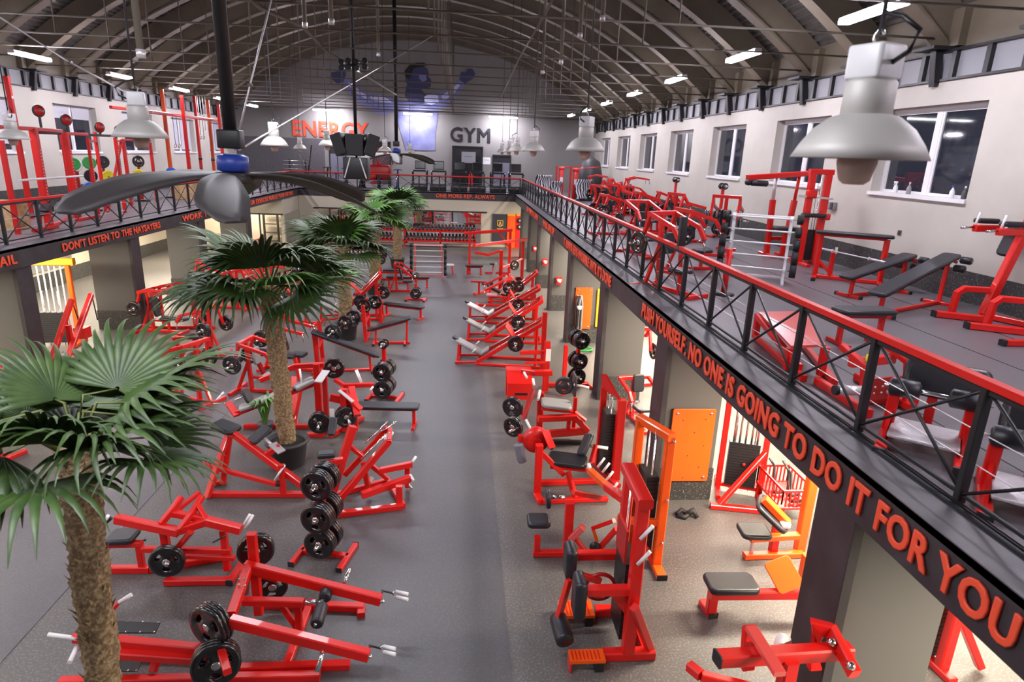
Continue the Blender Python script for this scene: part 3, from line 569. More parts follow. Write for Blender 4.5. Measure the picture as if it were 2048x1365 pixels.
def bench_press(loc, rz, label, nick, group=None, tilt=0.0, n=1, bar=True, pad_=True):
    """bench along +y with rack uprights at y = 0"""
    t = M('bench_press' if pad_ else 'bar_stand', label, 'bench' if pad_ else 'rack', loc, rz, group, nick); L = 1.3; z0 = 0.45; z1 = 0.45+tilt
    if pad_: t.pad('bench_pad', (0, L/2-0.1, (z0+z1)/2), 0.30, L, 0.08, (1, 0, 0), (0, -L, z0-z1) if tilt else (0, 1, 0))
    if pad_: t.beam('spine', (0, -0.15, 0.34), (0, L-0.2, 0.34), 0.07, 0.07); t.beam('base_beam', (0, -0.25, 0.04), (0, L-0.2, 0.04), 0.08, 0.07); t.beam('leg', (0, L-0.32, 0.05), (0, L-0.32, 0.40), 0.08, 0.08, RED, (0, 1, 0)); t.beam('foot', (-0.28, L-0.32, 0.035), (0.28, L-0.32, 0.035), 0.08, 0.07)
    t.beam('rear_foot', (-0.62, -0.2, 0.035), (0.62, -0.2, 0.035), 0.08, 0.07)
    for s in (-1, 1): t.beam('upright', (s*0.52, -0.2, 0.05), (s*0.52, -0.26, 1.15), 0.09, 0.11, RED, (0, 1, 0)); t.p('bar_hook', polybeam([(s*0.52, -0.24, 1.02), (s*0.52, -0.12, 1.0), (s*0.52, -0.09, 1.08)], 0.05, 0.03), CHROME)
    t.beam('cross_beam', (-0.52, -0.22, 0.55), (0.52, -0.22, 0.55), 0.07, 0.07)
    if bar: barbell(t.W((0, -0.14, 1.06)), rz, 'chrome barbell resting on the '+nick, 'bar of the '+nick, n=n)
    return t
def bar_rack(loc, rz, label, nick, group=None, W=0.9, H=1.35, m=WSTEEL, bars=5):
    """A-frame for fixed-weight barbells: two side frames with pegs, a bar on each level"""
    t = M('barbell_rack', label, 'barbell rack', loc, rz, group, nick)
    for s in (-1, 1):
        x = s*W/2
        t.p('side_frame', polybeam([(x, -0.30, 0.03), (x, -0.06, H-0.04), (x, 0.02, H), (x, 0.30, 0.03)], 0.05, 0.05, (1, 0, 0)), m); t.beam('foot', (x, -0.36, 0.03), (x, 0.36, 0.03), 0.06, 0.05, m)
        for k in range(bars): z = 0.28+(H-0.36)*k/(bars-1); t.beam('peg', (x, -0.30+0.24*z/H, z), (x, -0.42+0.24*z/H, z+0.03), 0.03, 0.03, m)
    t.beam('top_bar', (-W/2, 0, H-0.01), (W/2, 0, H-0.01), 0.05, 0.05, m); t.beam('low_bar', (-W/2, 0.3, 0.06), (W/2, 0.3, 0.06), 0.05, 0.05, m)
    for k in range(bars):
        z = 0.28+(H-0.36)*k/(bars-1); b = M('fixed_barbell', '%s pale fixed barbell counted from the floor on the %s' % (('first', 'second', 'third', 'fourth', 'fifth', 'sixth')[k], nick), 'barbell', t.W((0, -0.35+0.24*z/H, z+0.045)), rz, 'fixed barbells on the '+nick)
        b.rod('bar', (-W/2-0.12, 0, 0), (W/2+0.12, 0, 0), 0.018, WHITE)
        for s in (-1, 1): b.p('end_weight', lathe([(0.02, 0), (0.09+0.012*(bars-k), 0.005), (0.09+0.012*(bars-k), 0.13), (0.02, 0.135)], (s*(W/2+0.10), 0, 0), (s, 0, 0), 18), RUBBER)
    return t
NTH = 'first second third fourth fifth sixth seventh eighth ninth tenth eleventh twelfth thirteenth fourteenth fifteenth sixteenth seventeenth eighteenth nineteenth twentieth'.split()
def dumbbell(loc, rz, label, group, proto=[None]):
    if proto[0] is None:
        t = M('dumbbell', label, 'dumbbell', loc, rz, group); t.rod('grip', (0, -0.07, 0), (0, 0.07, 0), 0.016, DGREY)
        for s in (-1, 1): t.p('head', lathe([(0.03, 0), (0.075, 0.006), (0.075, 0.10), (0.03, 0.106)], (0, s*0.065, 0), (0, s, 0), 12), IRON)
        proto[0] = t; return t.e
    return copy(proto[0], loc, rz, label, group)
def dumbbell_rack(loc, rz, label, nick, L=3.2, rows=(0.42, 0.92), n=14):
    t = M('dumbbell_rack', label, 'dumbbell rack', loc, rz)
    for s in (-1, 1): t.beam('side_post', (s*(L/2-0.1), 0.14, 0.03), (s*(L/2-0.1), 0.06, rows[-1]+0.05), 0.09, 0.09, RED, (0, 1, 0)); t.beam('foot', (s*(L/2-0.1), -0.34, 0.03), (s*(L/2-0.1), 0.34, 0.03), 0.09, 0.06)
    t.beam('mid_post', (0, 0.14, 0.03), (0, 0.06, rows[-1]+0.05), 0.09, 0.09, RED, (0, 1, 0))
    for k, z in enumerate(rows):
        y = -0.10+0.14*k; d = V(0, 0.92, 0.38)
        t.p('shelf', beam((-L/2, y, z), (L/2, y, z), 0.06, 0.40, (0, -0.38, 0.92)).__class__().add(*sweep([[V(x, y+a*0.92-b*0.38, z+a*0.38+b*0.92) for a, b in ((-0.18, -0.02), (0.18, -0.02), (0.18, 0.02), (-0.14, 0.02), (-0.14, 0.07), (-0.18, 0.07))] for x in (-L/2, L/2)], smooth=False)), RED)
        for i in range(n):
            x = -L/2+0.14+(L-0.28)*i/(n-1); e = dumbbell(t.W((x, y+0.0-0.09*0.38, z+0.125)), t.e.rotation_euler.z, 'black dumbbell, %s from the left, on the %s row of the %s' % (NTH[i], 'upper' if k else 'lower', nick), 'dumbbells on the %s shelf of the %s' % ('upper' if k else 'lower', nick))
            e.rotation_euler = (math.radians(22), 0, t.e.rotation_euler.z)
    return t
def squat_rack(loc, rz, label, nick, W=1.15, D=1.15, H=2.35, m=RED, group=None, tall=False):
    t = M('power_rack', label, 'gym machine', loc, rz, group, nick)
    for sx in (-1, 1):
        for sy in (-1, 1):
            t.beam('upright', (sx*W/2, sy*D/2, 0.04), (sx*W/2, sy*D/2, H), 0.10, 0.10, m, (0, 1, 0))
            if sy < 0:
                for k in range(18): t.p('hole_pin', box(sx*W/2-0.012, sx*W/2+0.012, -D/2-0.056, -D/2-0.05, 0.35+0.1*k, 0.375+0.1*k), WHITE)
        for z in (0.05, H-0.05): t.beam('side_beam', (sx*W/2, -D/2, z), (sx*W/2, D/2, z), 0.08, 0.08, m)
    for sy in (-1, 1): t.beam('top_beam', (-W/2, sy*D/2, H-0.05), (W/2, sy*D/2, H-0.05), 0.08, 0.08, m)
    t.beam('rear_foot', (-W/2, D/2, 0.05), (W/2, D/2, 0.05), 0.08, 0.08, m)
    return t
# ================================================================== ground floor, rows left of the aisle
# --- machine with diamond-tread foot plates at the bottom edge
t = Wd('lever_machine', 'red lever machine with black diamond-tread foot plates at the bottom edge, behind the palm trunk', 'gym machine', (300, 1330), nick='machine with diamond-tread foot plates')
t.b('lever_arm', (150, 1275, 0.50), (436, 1303, 0.50), 0.10, 0.11); t.b('lever_arm', (170, 1305, 0.42), (420, 1322, 0.42), 0.09, 0.09)
t.b('base_beam', (120, 1365, 0.05), (640, 1352, 0.05), 0.10, 0.09); t.b('cross_beam', (330, 1280, 0.30), (305, 1345, 0.10), 0.08, 0.08); t.b('base_beam', (225, 1300, 0.08), (470, 1310, 0.08), 0.09, 0.09)
t.post('upright', (437, 1330, 0.08), 0.75, 0.10, 0.10); t.b('pivot_bar', (437, 1285, 0.62), (455, 1345, 0.62), 0.08, 0.08)
for q in ((222, 1236, 321, 1268), (222, 1312, 285, 1345)):
    a, b, c, d = G(q[0], q[1]+8, 0.16), G(q[2], q[1]+12, 0.16), G(q[2]-10, q[3], 0.16), G(q[0], q[3], 0.16)
    t.p('foot_plate', prism([d, c, b, a], (0, 0, 0.015)), RUBBER)
    for k in range(4):
        for e in (0.03, 0.97): u = k/3*0.94+0.03; p = a.lerp(b, u).lerp(d.lerp(c, u), e); t.p('bolt', lathe([(0.014, 0), (0.012, 0.012), (0.004, 0.016)], p+V(0, 0, 0.015), n=8), CHROME)
for a, b, c in (((155, 1278, 0.52), (97, 1270, 0.55), 0), ((153, 1296, 0.45), (139, 1326, 0.45), 0), ((219, 1228, 0.62), (238, 1205, 0.75), 1)): t.r('handle' if not c else 'handle_arm', a, b, 0.024, RED if c else WHITE)
t.r('handle', (238, 1206, 0.75), (263, 1190, 0.82), 0.024, WHITE)
t.plates((432, 1316, 0.46), (0.35, -0.94, 0.1), 3, 0.25); t.r('plate_horn', (436, 1300, 0.46), (428, 1335, 0.46), 0.024)
# --- isolateral lever machine with foam rollers
t = Wd('lever_machine', 'red machine with two long lever arms, black foam rollers and chain handles', 'gym machine', (520, 1235), nick='machine with foam rollers and chain handles')
t.b('lever_arm', (490, 1133, 0.86), (762, 1201, 0.60), 0.10, 0.13); t.b('lever_arm', (462, 1243, 0.86), (738, 1312, 0.60), 0.10, 0.13)
t.b('arm_gusset', (500, 1142, 0.80), (556, 1158, 0.72), 0.05, 0.10); t.b('arm_gusset', (466, 1240, 0.80), (508, 1248, 0.72), 0.05, 0.10)
t.b('base_beam', (515, 1208, 0.05), (728, 1216, 0.05), 0.11, 0.10); t.p('foot', beam(G(722, 1203, 0.04), G(722, 1232, 0.04), 0.10, 0.08), RED)
t.b('front_base', (470, 1338, 0.05), (700, 1330, 0.05), 0.10, 0.09); t.b('diagonal_base', (622, 1203, 0.05), (571, 1337, 0.05), 0.09, 0.08)
t.b('pivot_column', (488, 1185, 0.10), (490, 1140, 0.92), 0.12, 0.10); t.post('upright', (518, 1228, 0.08), 1.25, 0.11, 0.09); t.b('pivot_beam', (494, 1142, 0.88), (462, 1232, 0.88), 0.10, 0.10)
t.b('roller_arm', (486, 1203, 0.62), (608, 1206, 0.62), 0.09, 0.09); t.r('roller_slide', (600, 1206, 0.62), (648, 1204, 0.64), 0.030); t.post('roller_post', (600, 1272, 0.08), 0.58, 0.08, 0.07); t.b('roller_brace', (560, 1208, 0.55), (600, 1265, 0.10), 0.07, 0.06)
t.r('roller_bar', (656, 1160, 0.66), (630, 1252, 0.66), 0.016); t.roll('foam_roller', (659, 1163, 0.66), (649, 1198, 0.66), 0.075); t.roll('foam_roller', (644, 1212, 0.66), (633, 1250, 0.66), 0.075)
t.r('plate_peg', (685, 1178, 0.66), (699, 1138, 0.82), 0.024); t.r('plate_peg', (650, 1292, 0.66), (634, 1345, 0.50), 0.028)
for a in ((762, 1190), (737, 1300)):
    t.r('chain', (a[0]-4, a[1]+12, 0.58), (a[0]+4, a[1]-8, 0.66), 0.012, BLACK, 6); t.r('chain', (a[0]+2, a[1]-8, 0.66), (a[0]+22, a[1]-3, 0.50), 0.012, BLACK, 6); t.r('arm_bolt', (a[0]-2, a[1]+15, 0.60), (a[0]+7, a[1]+13, 0.60), 0.022)
    for e in (-4, 7): t.p('handle_strap', pipe([G(a[0]+22, a[1]-3, 0.5), G(a[0]+28, a[1]-3+e, 0.5), G(a[0]+31, a[1]-2+e, 0.5)], 0.008, 6), CHROME); t.r('handle', (a[0]+30, a[1]-2+e, 0.5), (a[0]+54, a[1]+3+e, 0.5), 0.022, WHITE)
for x, y in ((478, 1158), (490, 1158), (478, 1170), (490, 1172)): t.p('bolt', lathe([(0.016, 0), (0.014, 0.01), (0.004, 0.016)], G(x, y, 0.95), (0, -0.9, 0.3), 8), CHROME)
t.plates((512, 1095, 0.88), (0.25, -0.95, 0), 2); t.plates((545, 1172, 0.35), (0.25, -0.95, 0), 1, 0.19); t.plates((434, 1240, 0.80), (-0.45, -0.88, 0), 3, 0.25)
t.r('plate_horn', (512, 1085, 0.88), (500, 1108, 0.88), 0.024); t.r('plate_horn', (440, 1230, 0.80), (412, 1256, 0.80), 0.024)
# --- seated lever machine with V-shaped yoke
t = Wd('lever_machine', 'red seated lever machine with V-shaped yoke and small black seat, right of the near palm', 'gym machine', (330, 1160), nick='machine with the V-shaped yoke')
t.b('base_beam', (200, 1139, 0.05), (300, 1139, 0.05), 0.10, 0.10); t.b('base_beam', (300, 1139, 0.05), (460, 1112, 0.05), 0.10, 0.09); t.b('front_base', (330, 1164, 0.05), (468, 1162, 0.05), 0.10, 0.09); t.b('end_foot', (490, 1118, 0.05), (459, 1166, 0.05), 0.09, 0.08)
t.p('foot_cap', beam(G(459, 1166, 0.05), G(457.5, 1168, 0.05), 0.095, 0.085), RUBBER)
t.post('seat_leg', (214, 1134, 0.08), 0.42, 0.08, 0.08); t.post('seat_leg', (284, 1134, 0.08), 0.46, 0.08, 0.08); t.b('seat_beam', (206, 1090, 0.43), (284, 1088, 0.46), 0.09, 0.08); t.b('side_rail', (284, 1099, 0.40), (462, 1102, 0.40), 0.08, 0.08); t.b('side_rail', (360, 1112, 0.30), (470, 1117, 0.30), 0.07, 0.07)
t.padl('seat', (218, 1075, 0.52), (274, 1072, 0.54), 0.34, 0.09); t.post('seat_knob', (290, 1082, 0.50), 0.52, 0.03, 0.03, BLACK)
t.b('lever_arm', (232, 1038, 0.98), (358, 1065, 0.82), 0.11, 0.12); t.b('lever_arm', (414, 1043, 0.95), (482, 1060, 0.85), 0.11, 0.12); t.b('yoke_link', (355, 1063, 0.84), (416, 1043, 0.95), 0.09, 0.10)
t.bb('yoke', [(322, 1048, 0.92), (345, 1020, 1.05), (363, 995, 1.15)], 0.07, 0.08); t.bb('yoke', [(360, 1060, 0.88), (382, 1030, 1.02), (405, 993, 1.15)], 0.07, 0.08); t.b('yoke_brace', (395, 1010, 1.10), (414, 1042, 0.96), 0.06, 0.06); t.b('cross_beam', (340, 1026, 1.00), (416, 1040, 0.95), 0.09, 0.09)
t.b('handle_arm', (340, 1032, 0.98), (400, 985, 1.1), 0.06, 0.06)
t.post('upright', (340, 1150, 0.08), 0.80, 0.10, 0.10); t.b('brace', (352, 1100, 0.40), (382, 1064, 0.85), 0.07, 0.07); t.post('upright', (455, 1140, 0.08), 0.72, 0.09, 0.09)
t.r('handle', (212, 1044, 0.95), (216, 1032, 1.05), 0.022, WHITE); t.b('handle_grip', (204, 1052, 0.90), (222, 1036, 1.0), 0.05, 0.05, BLACK); t.r('lever', (425, 1086, 0.7), (452, 1072, 0.74), 0.012, BLACK)
t.plates((337, 1117, 0.42), (0.10, -0.99, 0), 2); t.r('plate_horn', (338, 1108, 0.42), (333, 1132, 0.42), 0.024)
for a in ((495, 1055), (501, 1057)): t.r('storage_peg', (a[0]-10, a[1], 0.62), (a[0]+5, a[1]-26, 0.80), 0.02, WHITE)
# --- plate tree at the aisle
c = G(650, 1112); plate_tree((c.x, c.y, 0), -0.22, 'near red plate tree stacked with black discs beside the aisle', 'near plate tree', None, (3, 4, 3), 1.28, False)
# --- linear leg machine
t = Wd('leg_press', 'red linear leg machine with rails rising toward the aisle, beside the near plate tree', 'gym machine', (735, 1022), nick='linear leg machine beside the near plate tree')
t.b('base_beam', (664, 1031, 0.05), (806, 1013, 0.05), 0.10, 0.10); t.b('base_beam', (672, 990, 0.05), (780, 960, 0.05), 0.09, 0.09); t.b('end_beam', (806, 1013, 0.05), (775, 961, 0.05), 0.09, 0.09)
a = G(664, 1028, 0.1); t.b('main_post', (660, 1000, 0.06), (706, 853, 1.32), 0.12, 0.13)
t.b('sled_rail', (676, 1002, 0.10), (776, 885, 1.05), 0.10, 0.11); t.b('sled_rail', (690, 950, 0.22), (776, 856, 1.15), 0.09, 0.10)
for d in (0, 8): t.r('guide_rod', (722+d, 920-d*1.5, 0.90), (772+d, 868-d*0.5, 1.22), 0.012)
for d in (0, 8): t.r('guide_rod', (730+d, 888-d*1.5, 0.95), (776+d*0.8, 843+d*1.2, 1.25), 0.012)
t.b('top_cross', (778, 886, 1.05), (780, 858, 1.15), 0.08, 0.08); t.r('sled_peg', (778, 856, 1.15), (792, 842, 1.25), 0.022); t.padl('sled_block', (771, 882, 1.02), (784, 864, 1.12), 0.10, 0.06, WSTEEL)
t.b('lower_arm', (724, 991, 0.30), (820, 957, 0.36), 0.10, 0.12); t.b('upper_arm', (760, 942, 0.52), (824, 929, 0.56), 0.09, 0.10); t.post('arm_post', (799, 1006, 0.08), 0.40, 0.11, 0.09); t.post('arm_post', (815, 975, 0.05), 0.50, 0.09, 0.08)
t.b('strut', (735, 925, 0.62), (777, 960, 0.34), 0.06, 0.08); t.b('strut', (702, 895, 0.85), (728, 915, 0.70), 0.06, 0.08); t.b('post', (738, 985, 0.10), (727, 925, 0.62), 0.09, 0.09)
t.r('handle', (824, 925, 0.60), (832, 914, 0.66), 0.024, WHITE); t.r('handle', (820, 950, 0.42), (827, 962, 0.36), 0.024, WHITE); t.r('handle', (817, 968, 0.36), (825, 980, 0.28), 0.024, CHROME)
t.b('pad_arm', (650, 925, 0.92), (686, 921, 0.92), 0.10, 0.09); t.padl('shoulder_pad', (634, 911, 1.05), (671, 908, 1.05), 0.20, 0.09)
t.roll('foam_roller', (652, 925, 0.75), (640, 945, 0.70), 0.11); t.b('lower_pad_arm', (745, 955, 0.32), (740, 964, 0.26), 0.06, 0.05, WHITE)
# --- chest supported T-bar machine
t = Wd('t_bar_machine', 'red T-bar machine with long sloping beam and two black pads, before the potted palm', 'gym machine', (520, 990), nick='T-bar machine before the potted palm')
t.b('main_beam', (467, 868, 0.98), (622, 984, 0.16), 0.10, 0.12); t.b('base_beam', (414, 989, 0.05), (612, 989, 0.05), 0.10, 0.09); t.b('front_leg', (456, 868, 0.96), (414, 996, 0.05), 0.09, 0.09); t.b('rear_leg', (460, 870, 0.95), (446, 968, 0.05), 0.09, 0.09); t.b('rear_foot', (425, 968, 0.04), (452, 963, 0.04), 0.09, 0.07)
t.p('foot_cap', beam(G(424, 969, 0.04), G(421.5, 969.5, 0.04), 0.095, 0.075), RUBBER)
t.padl('chest_pad', (430, 846, 1.10), (473, 863, 1.02), 0.34, 0.09); t.b('pad_frame', (426, 852, 1.05), (470, 872, 0.96), 0.12, 0.05); t.padl('arm_pad', (501, 886, 0.86), (537, 855, 1.02), 0.26, 0.06)
t.r('pad_slide', (525, 874, 0.92), (548, 894, 0.80), 0.028, WSTEEL); t.b('slide_block', (528, 912, 0.66), (560, 892, 0.80), 0.09, 0.10); t.b('foot_plate', (545, 888, 0.84), (564, 905, 0.74), 0.16, 0.03, WSTEEL)
t.b('lift_bar', (395, 927, 0.42), (552, 969, 0.30), 0.07, 0.08); t.p('bar_pivot', lathe([(0.03, -0.05), (0.05, -0.05), (0.05, 0.05), (0.03, 0.05)], G(553, 968, 0.28), (1, 0, 0), 14), BLACK)
t.post('support_post', (567, 989, 0.06), 0.62, 0.10, 0.09); t.r('stop_bar', (549, 962, 0.40), (570, 930, 0.62), 0.022, WSTEEL); t.b('handle_beam', (372, 927, 0.42), (400, 927, 0.42), 0.06, 0.06); t.r('handle', (374, 935, 0.40), (390, 906, 0.55), 0.02)
# --- flat bench, plate tree, decline bench
a = G(828, 853); b = G(712, 850); d = b-a; flat_bench((a.x+0.12, a.y, 0), math.atan2(-d.x, d.y), 'red flat bench with long black pad along the aisle edge', None, 1.55, 0.50, W=0.36)
c = G(770, 797); plate_tree((c.x, c.y, 0), -0.18, 'second red plate tree with a tiny disc on top, by the decline bench', 'second plate tree', None, (4, 4, 1), 1.42)
a = G(790, 745); b = G(672, 730); incline_bench((a.x-0.42, a.y+0.15, 0), math.radians(97), 'red decline bench with long dark pad sloping down to the second plate tree', None, 1.75, 0.42, 1.15, roller=False, W=0.36)
c = G(680, 735); bench_press((c.x-0.35, c.y+0.15, 0), math.radians(-85), 'red bench press station whose bar holds big discs, left of the decline bench', 'station left of the decline bench', n=1, bar=False, pad_=False)
# --- crowded cluster between palm and flat bench
t = Wd('lever_machine', 'tall red lever machine with silver pad and dark pivot plates behind the near palm trunk', 'gym machine', (640, 860), nick='tall lever machine behind the near palm trunk')
t.post('upright', (640, 850, 0.06), 1.45, 0.14, 0.12); t.post('upright', (655, 868, 0.06), 1.35, 0.10, 0.10, DRED); t.b('base_beam', (488, 853, 0.05), (640, 853, 0.05), 0.10, 0.09); t.b('front_foot', (615, 870, 0.04), (650, 870, 0.04), 0.12, 0.08)
t.bb('top_arm', [(520, 762, 1.15), (590, 733, 1.40), (648, 730, 1.42)], 0.08, 0.10); t.b('seat_beam', (470, 828, 0.42), (634, 765, 0.95), 0.10, 0.11); t.padl('back_pad', (478, 818, 0.52), (555, 790, 0.76), 0.32, 0.08, GVINYL); t.padl('upper_pad', (590, 778, 0.94), (628, 758, 1.10), 0.26, 0.09, GVINYL)
t.padl('backrest', (488, 778, 0.90), (502, 806, 0.62), 0.30, 0.07, VINYL, side=(0, 1, 0)); t.b('foot_block', (456, 806, 0.60), (474, 832, 0.40), 0.14, 0.06); t.r('pad_slide', (470, 800, 0.66), (490, 793, 0.70), 0.016); t.r('handle', (434, 800, 0.62), (447, 785, 0.72), 0.022, WHITE); t.r('handle', (427, 808, 0.56), (460, 806, 0.60), 0.012)
t.b('rear_column', (590, 850, 0.06), (588, 755, 0.85), 0.12, 0.10); t.b('brace', (590, 845, 0.1), (604, 770, 0.85), 0.06, 0.06); t.padl('elbow_pad', (585, 780, 0.92), (603, 770, 1.0), 0.16, 0.08)
t.b('pivot_plate', (636, 765, 1.28), (652, 742, 1.40), 0.16, 0.03, WSTEEL); t.p('pivot_bolt', lathe([(0.03, -0.02), (0.03, 0.02), (0.01, 0.03)], G(640, 757, 1.30), (0, -1, 0.2), 12), CHROME)
t.plates((640, 842, 0.34), (0.1, -0.99, 0), 3); t.plates((668, 735, 1.20), (0.15, -0.98, 0), 2)
t.r('plate_horn', (640, 838, 0.34), (636, 858, 0.34), 0.024); t.r('storage_peg', (604, 772, 1.0), (598, 728, 1.35), 0.022, WHITE)
t = Wd('lever_machine', 'red bent-arm lever machine with black discs in front of the flat bench', 'gym machine', (690, 862), nick='bent-arm machine in front of the flat bench')
t.bb('lever_arm', [(670, 760, 1.05), (688, 772, 0.95), (748, 770, 0.92)], 0.08, 0.09); t.b('lever_arm', (680, 778, 0.98), (722, 820, 0.60), 0.13, 0.06); t.b('arm_guard', (678, 781, 1.02), (706, 804, 0.82), 0.09, 0.02, WSTEEL); t.post('column', (690, 862, 0.06), 1.0, 0.13, 0.12); t.b('main_plate', (660, 795, 0.8), (716, 808, 0.62), 0.08, 0.16)
t.b('cross_arm', (702, 775, 0.95), (715, 832, 0.50), 0.14, 0.10); t.b('base_beam', (660, 872, 0.05), (725, 836, 0.05), 0.10, 0.09); t.r('storage_peg', (724, 766, 0.95), (714, 740, 1.2), 0.018, WHITE); t.r('storage_peg', (721, 767, 0.95), (711, 741, 1.2), 0.018, WHITE); t.r('handle', (740, 782, 0.86), (746, 774, 0.92), 0.022, WHITE)
t.p('label_plate', box(*[c for k in range(3) for c in sorted((G(664, 830, 0.5)[k]-(0.05, 0.005, 0.13)[k], G(664, 830, 0.5)[k]+(0.05, 0.005, 0.13)[k]))]), WHITE)
t.plates((690, 830, 0.42), (0.35, -0.93, 0), 3); t.r('plate_horn', (690, 826, 0.42), (700, 848, 0.42), 0.024); t.padl('leg_pad', (668, 835, 0.5), (662, 872, 0.2), 0.16, 0.08, VINYL, side=(1, 0, 0)); t.post('pad_post', (713, 860, 0.05), 0.42, 0.08, 0.08)
# --- back extension bench with rollers, left of the palm trunk
t = Wd('roman_chair', 'red slant-legged bench with shiny black roller pair, left of the near palm trunk', 'bench', (530, 745), nick='roller bench')
t.padl('bench_pad', (505, 703, 0.78), (590, 712, 0.66), 0.40, 0.09); t.b('leg', (510, 712, 0.72), (531, 754, 0.05), 0.10, 0.09); t.b('leg', (590, 716, 0.62), (600, 760, 0.05), 0.09, 0.09); t.b('foot', (516, 756, 0.04), (545, 752, 0.04), 0.09, 0.07); t.b('roller_arm', (500, 700, 0.70), (472, 724, 0.52), 0.06, 0.06)
t.roll('foam_roller', (506, 694, 0.82), (486, 708, 0.72), 0.075); t.roll('foam_roller', (484, 716, 0.60), (466, 732, 0.48), 0.075)
t = seated_lever(G(640, 745)+V(0, 0, 0), math.radians(78), 'red lever press with grouped upright arms, behind the near palm fronds', 'lever press behind the near palm fronds', L=1.6, H=1.55, style='press', n=2)
seated_lever(G(590, 790), math.radians(80), 'red row machine with white seat, mostly hidden by the near palm trunk', 'row machine behind the near palm trunk', L=1.5, H=1.3, style='row', n=1, pm=GVINYL)
# --- bench stations farther along the aisle
c = G(745, 693); t = incline_bench((G(735, 688).x, G(735, 688).y, 0), math.radians(-88), 'red incline bench with black foot hook beside the aisle, in front of two loaded bars', None, 1.35, 0.45, 0.85, roller=False, W=0.32)
bench_press(G(737, 690)+V(0.05, 0.9, 0), math.radians(-88), 'red bench press rack with slanted white bar, behind the incline bench with foot hook', 'rack behind the incline bench', n=0, bar=False, pad_=False)
for k, (a, b, nn) in enumerate((((688, 655), (742, 597), 1), ((720, 640), (788, 560), 2), ((655, 672), (700, 640), 1))):
    p = G(*a, 1.1); q = G(*b, 1.1); d = q-p; barbell((p+q)/2, math.atan2(d.y, d.x), ('chrome barbell slanting over the incline bench', 'chrome barbell on the far bench press', 'chrome barbell beside the second palm trunk')[k], ('bar over the incline bench', 'bar on the far bench press', 'bar beside the second palm trunk')[k], L=min(2.2, d.length), n=nn)
a = G(842, 640); b = G(776, 632); d = b-a; flat_bench((a.x+0.1, a.y, 0), math.atan2(-d.x, d.y), 'red flat bench before the far bench press, second along the aisle', None, 1.6, 0.48)
bench_press(G(775, 640), math.radians(-86), 'far red bench press station with leaning uprights by the third palm', 'far bench press', n=1, bar=False, pad_=False)
c = G(832, 601); plate_tree((c.x, c.y, 0), -0.10, 'third red plate tree, in front of the long bench by the barbell rack', 'third plate tree', None, (2, 0, 3), 1.05)
a = G(855, 575); flat_bench((a.x+0.1, a.y, 0), math.radians(92), 'red flat bench behind the third plate tree', None, 1.9, 0.48)
seated_lever(G(838, 584), math.radians(93), 'red leg extension machine behind the third plate tree, with slanted silver rail', 'leg extension behind the third plate tree', L=1.3, H=1.2, style='fly', n=0)
bench_press(G(770, 560), math.radians(-86), 'red press station at the foot of the third palm', 'press station at the third palm', n=1, bar=True)
c = G(857, 556); bar_rack((c.x, c.y, 0), 0.02, 'pale red barbell rack standing alone before the dumbbell shelves', 'lone barbell rack', None, 1.25, 1.6, mat('pink_red_steel', (0.72, 0.12, 0.11), 0.4), 6)
c = G(716, 575); bar_rack((c.x, c.y, 0), 0.02, 'pale barbell rack behind the second palm trunk', 'rack behind the second palm', None, 1.2, 1.6, WSTEEL, 6)
leg_press(G(690, 640)+V(-0.9, 0, 0), math.radians(-80), 'red leg press with steep white-edged rails beside the second palm trunk', 'leg press at the second palm', up=1.6, n=2)
# --- rows farther left, partly behind fronds
spots = [(360, 700, 250, 'row', 'red row machine beyond the near palm fronds, with dark seat'), (330, 790, 245, 'fly', 'dark red fly machine half hidden by the near palm leaves'), 
         (20, 860, 75, 'press', 'red press machine glimpsed through the near palm fronds'), (30, 920, 70, 'row', 'red row machine low at the left photo edge behind fronds'), (420, 615, 260, 'row', 'red row machine in front of the third left column'), (470, 600, 85, 'press', 'red press machine behind the big palm crown'), (372, 668, 80, 'over', 'red overhead machine before the left column'),
         (520, 590, 90, 'fly', 'red fly machine behind the big palm crown, near the glass room'), (470, 545, 265, 'press', 'red and orange press machine by the third left column'), (560, 560, 85, 'row', 'red row machine near the glass room doorway'), (620, 560, 95, 'press', 'red press machine behind the second palm crown'), (600, 620, 80, 'over', 'red overhead machine under the big palm crown'), (640, 650, 70, 'fly', 'red fly machine beside the second palm trunk')]
for k, (x, y, a, st, lb) in enumerate(spots): seated_lever(G(x, y), math.radians(a), lb, lb.split(',')[0].replace('red ', '').replace('dark ', ''), style=st, n=1 if k % 3 else 2, L=1.5, H=1.35+0.1*(k % 3), pm=(VINYL, GVINYL)[k % 2])
t = M('cable_tower', 'orange cable tower with yellow top beam by the left column, with tall white cable bars', 'gym machine', G(118, 690), 0.1)
for x in (-0.75, 0.75): t.beam('upright', (x*0.75, 0, 0.05), (x*0.75, 0, 2.45), 0.12, 0.12, ORANGE, (0, 1, 0)); t.beam('foot', (x*0.75, -0.5, 0.05), (x*0.75, 0.4, 0.05), 0.10, 0.09, ORANGE)
t.beam('top_beam', (-0.85, 0, 2.45), (0.75, 0, 2.45), 0.18, 0.20, YELLOW); t.beam('side_beam', (-0.6, 0, 2.0), (-1.7, 0.1, 1.9), 0.11, 0.11, YELLOW)
for k in range(6): t.p('guide_bar', rod((-0.38+0.15*k, 0, 0.2), (-0.38+0.15*k, 0, 2.4), 0.02, 8), WHITE)
weight_stack(t, (0.0, -0.02), 0.6, 0.2, 0.1, 1.0, 14)
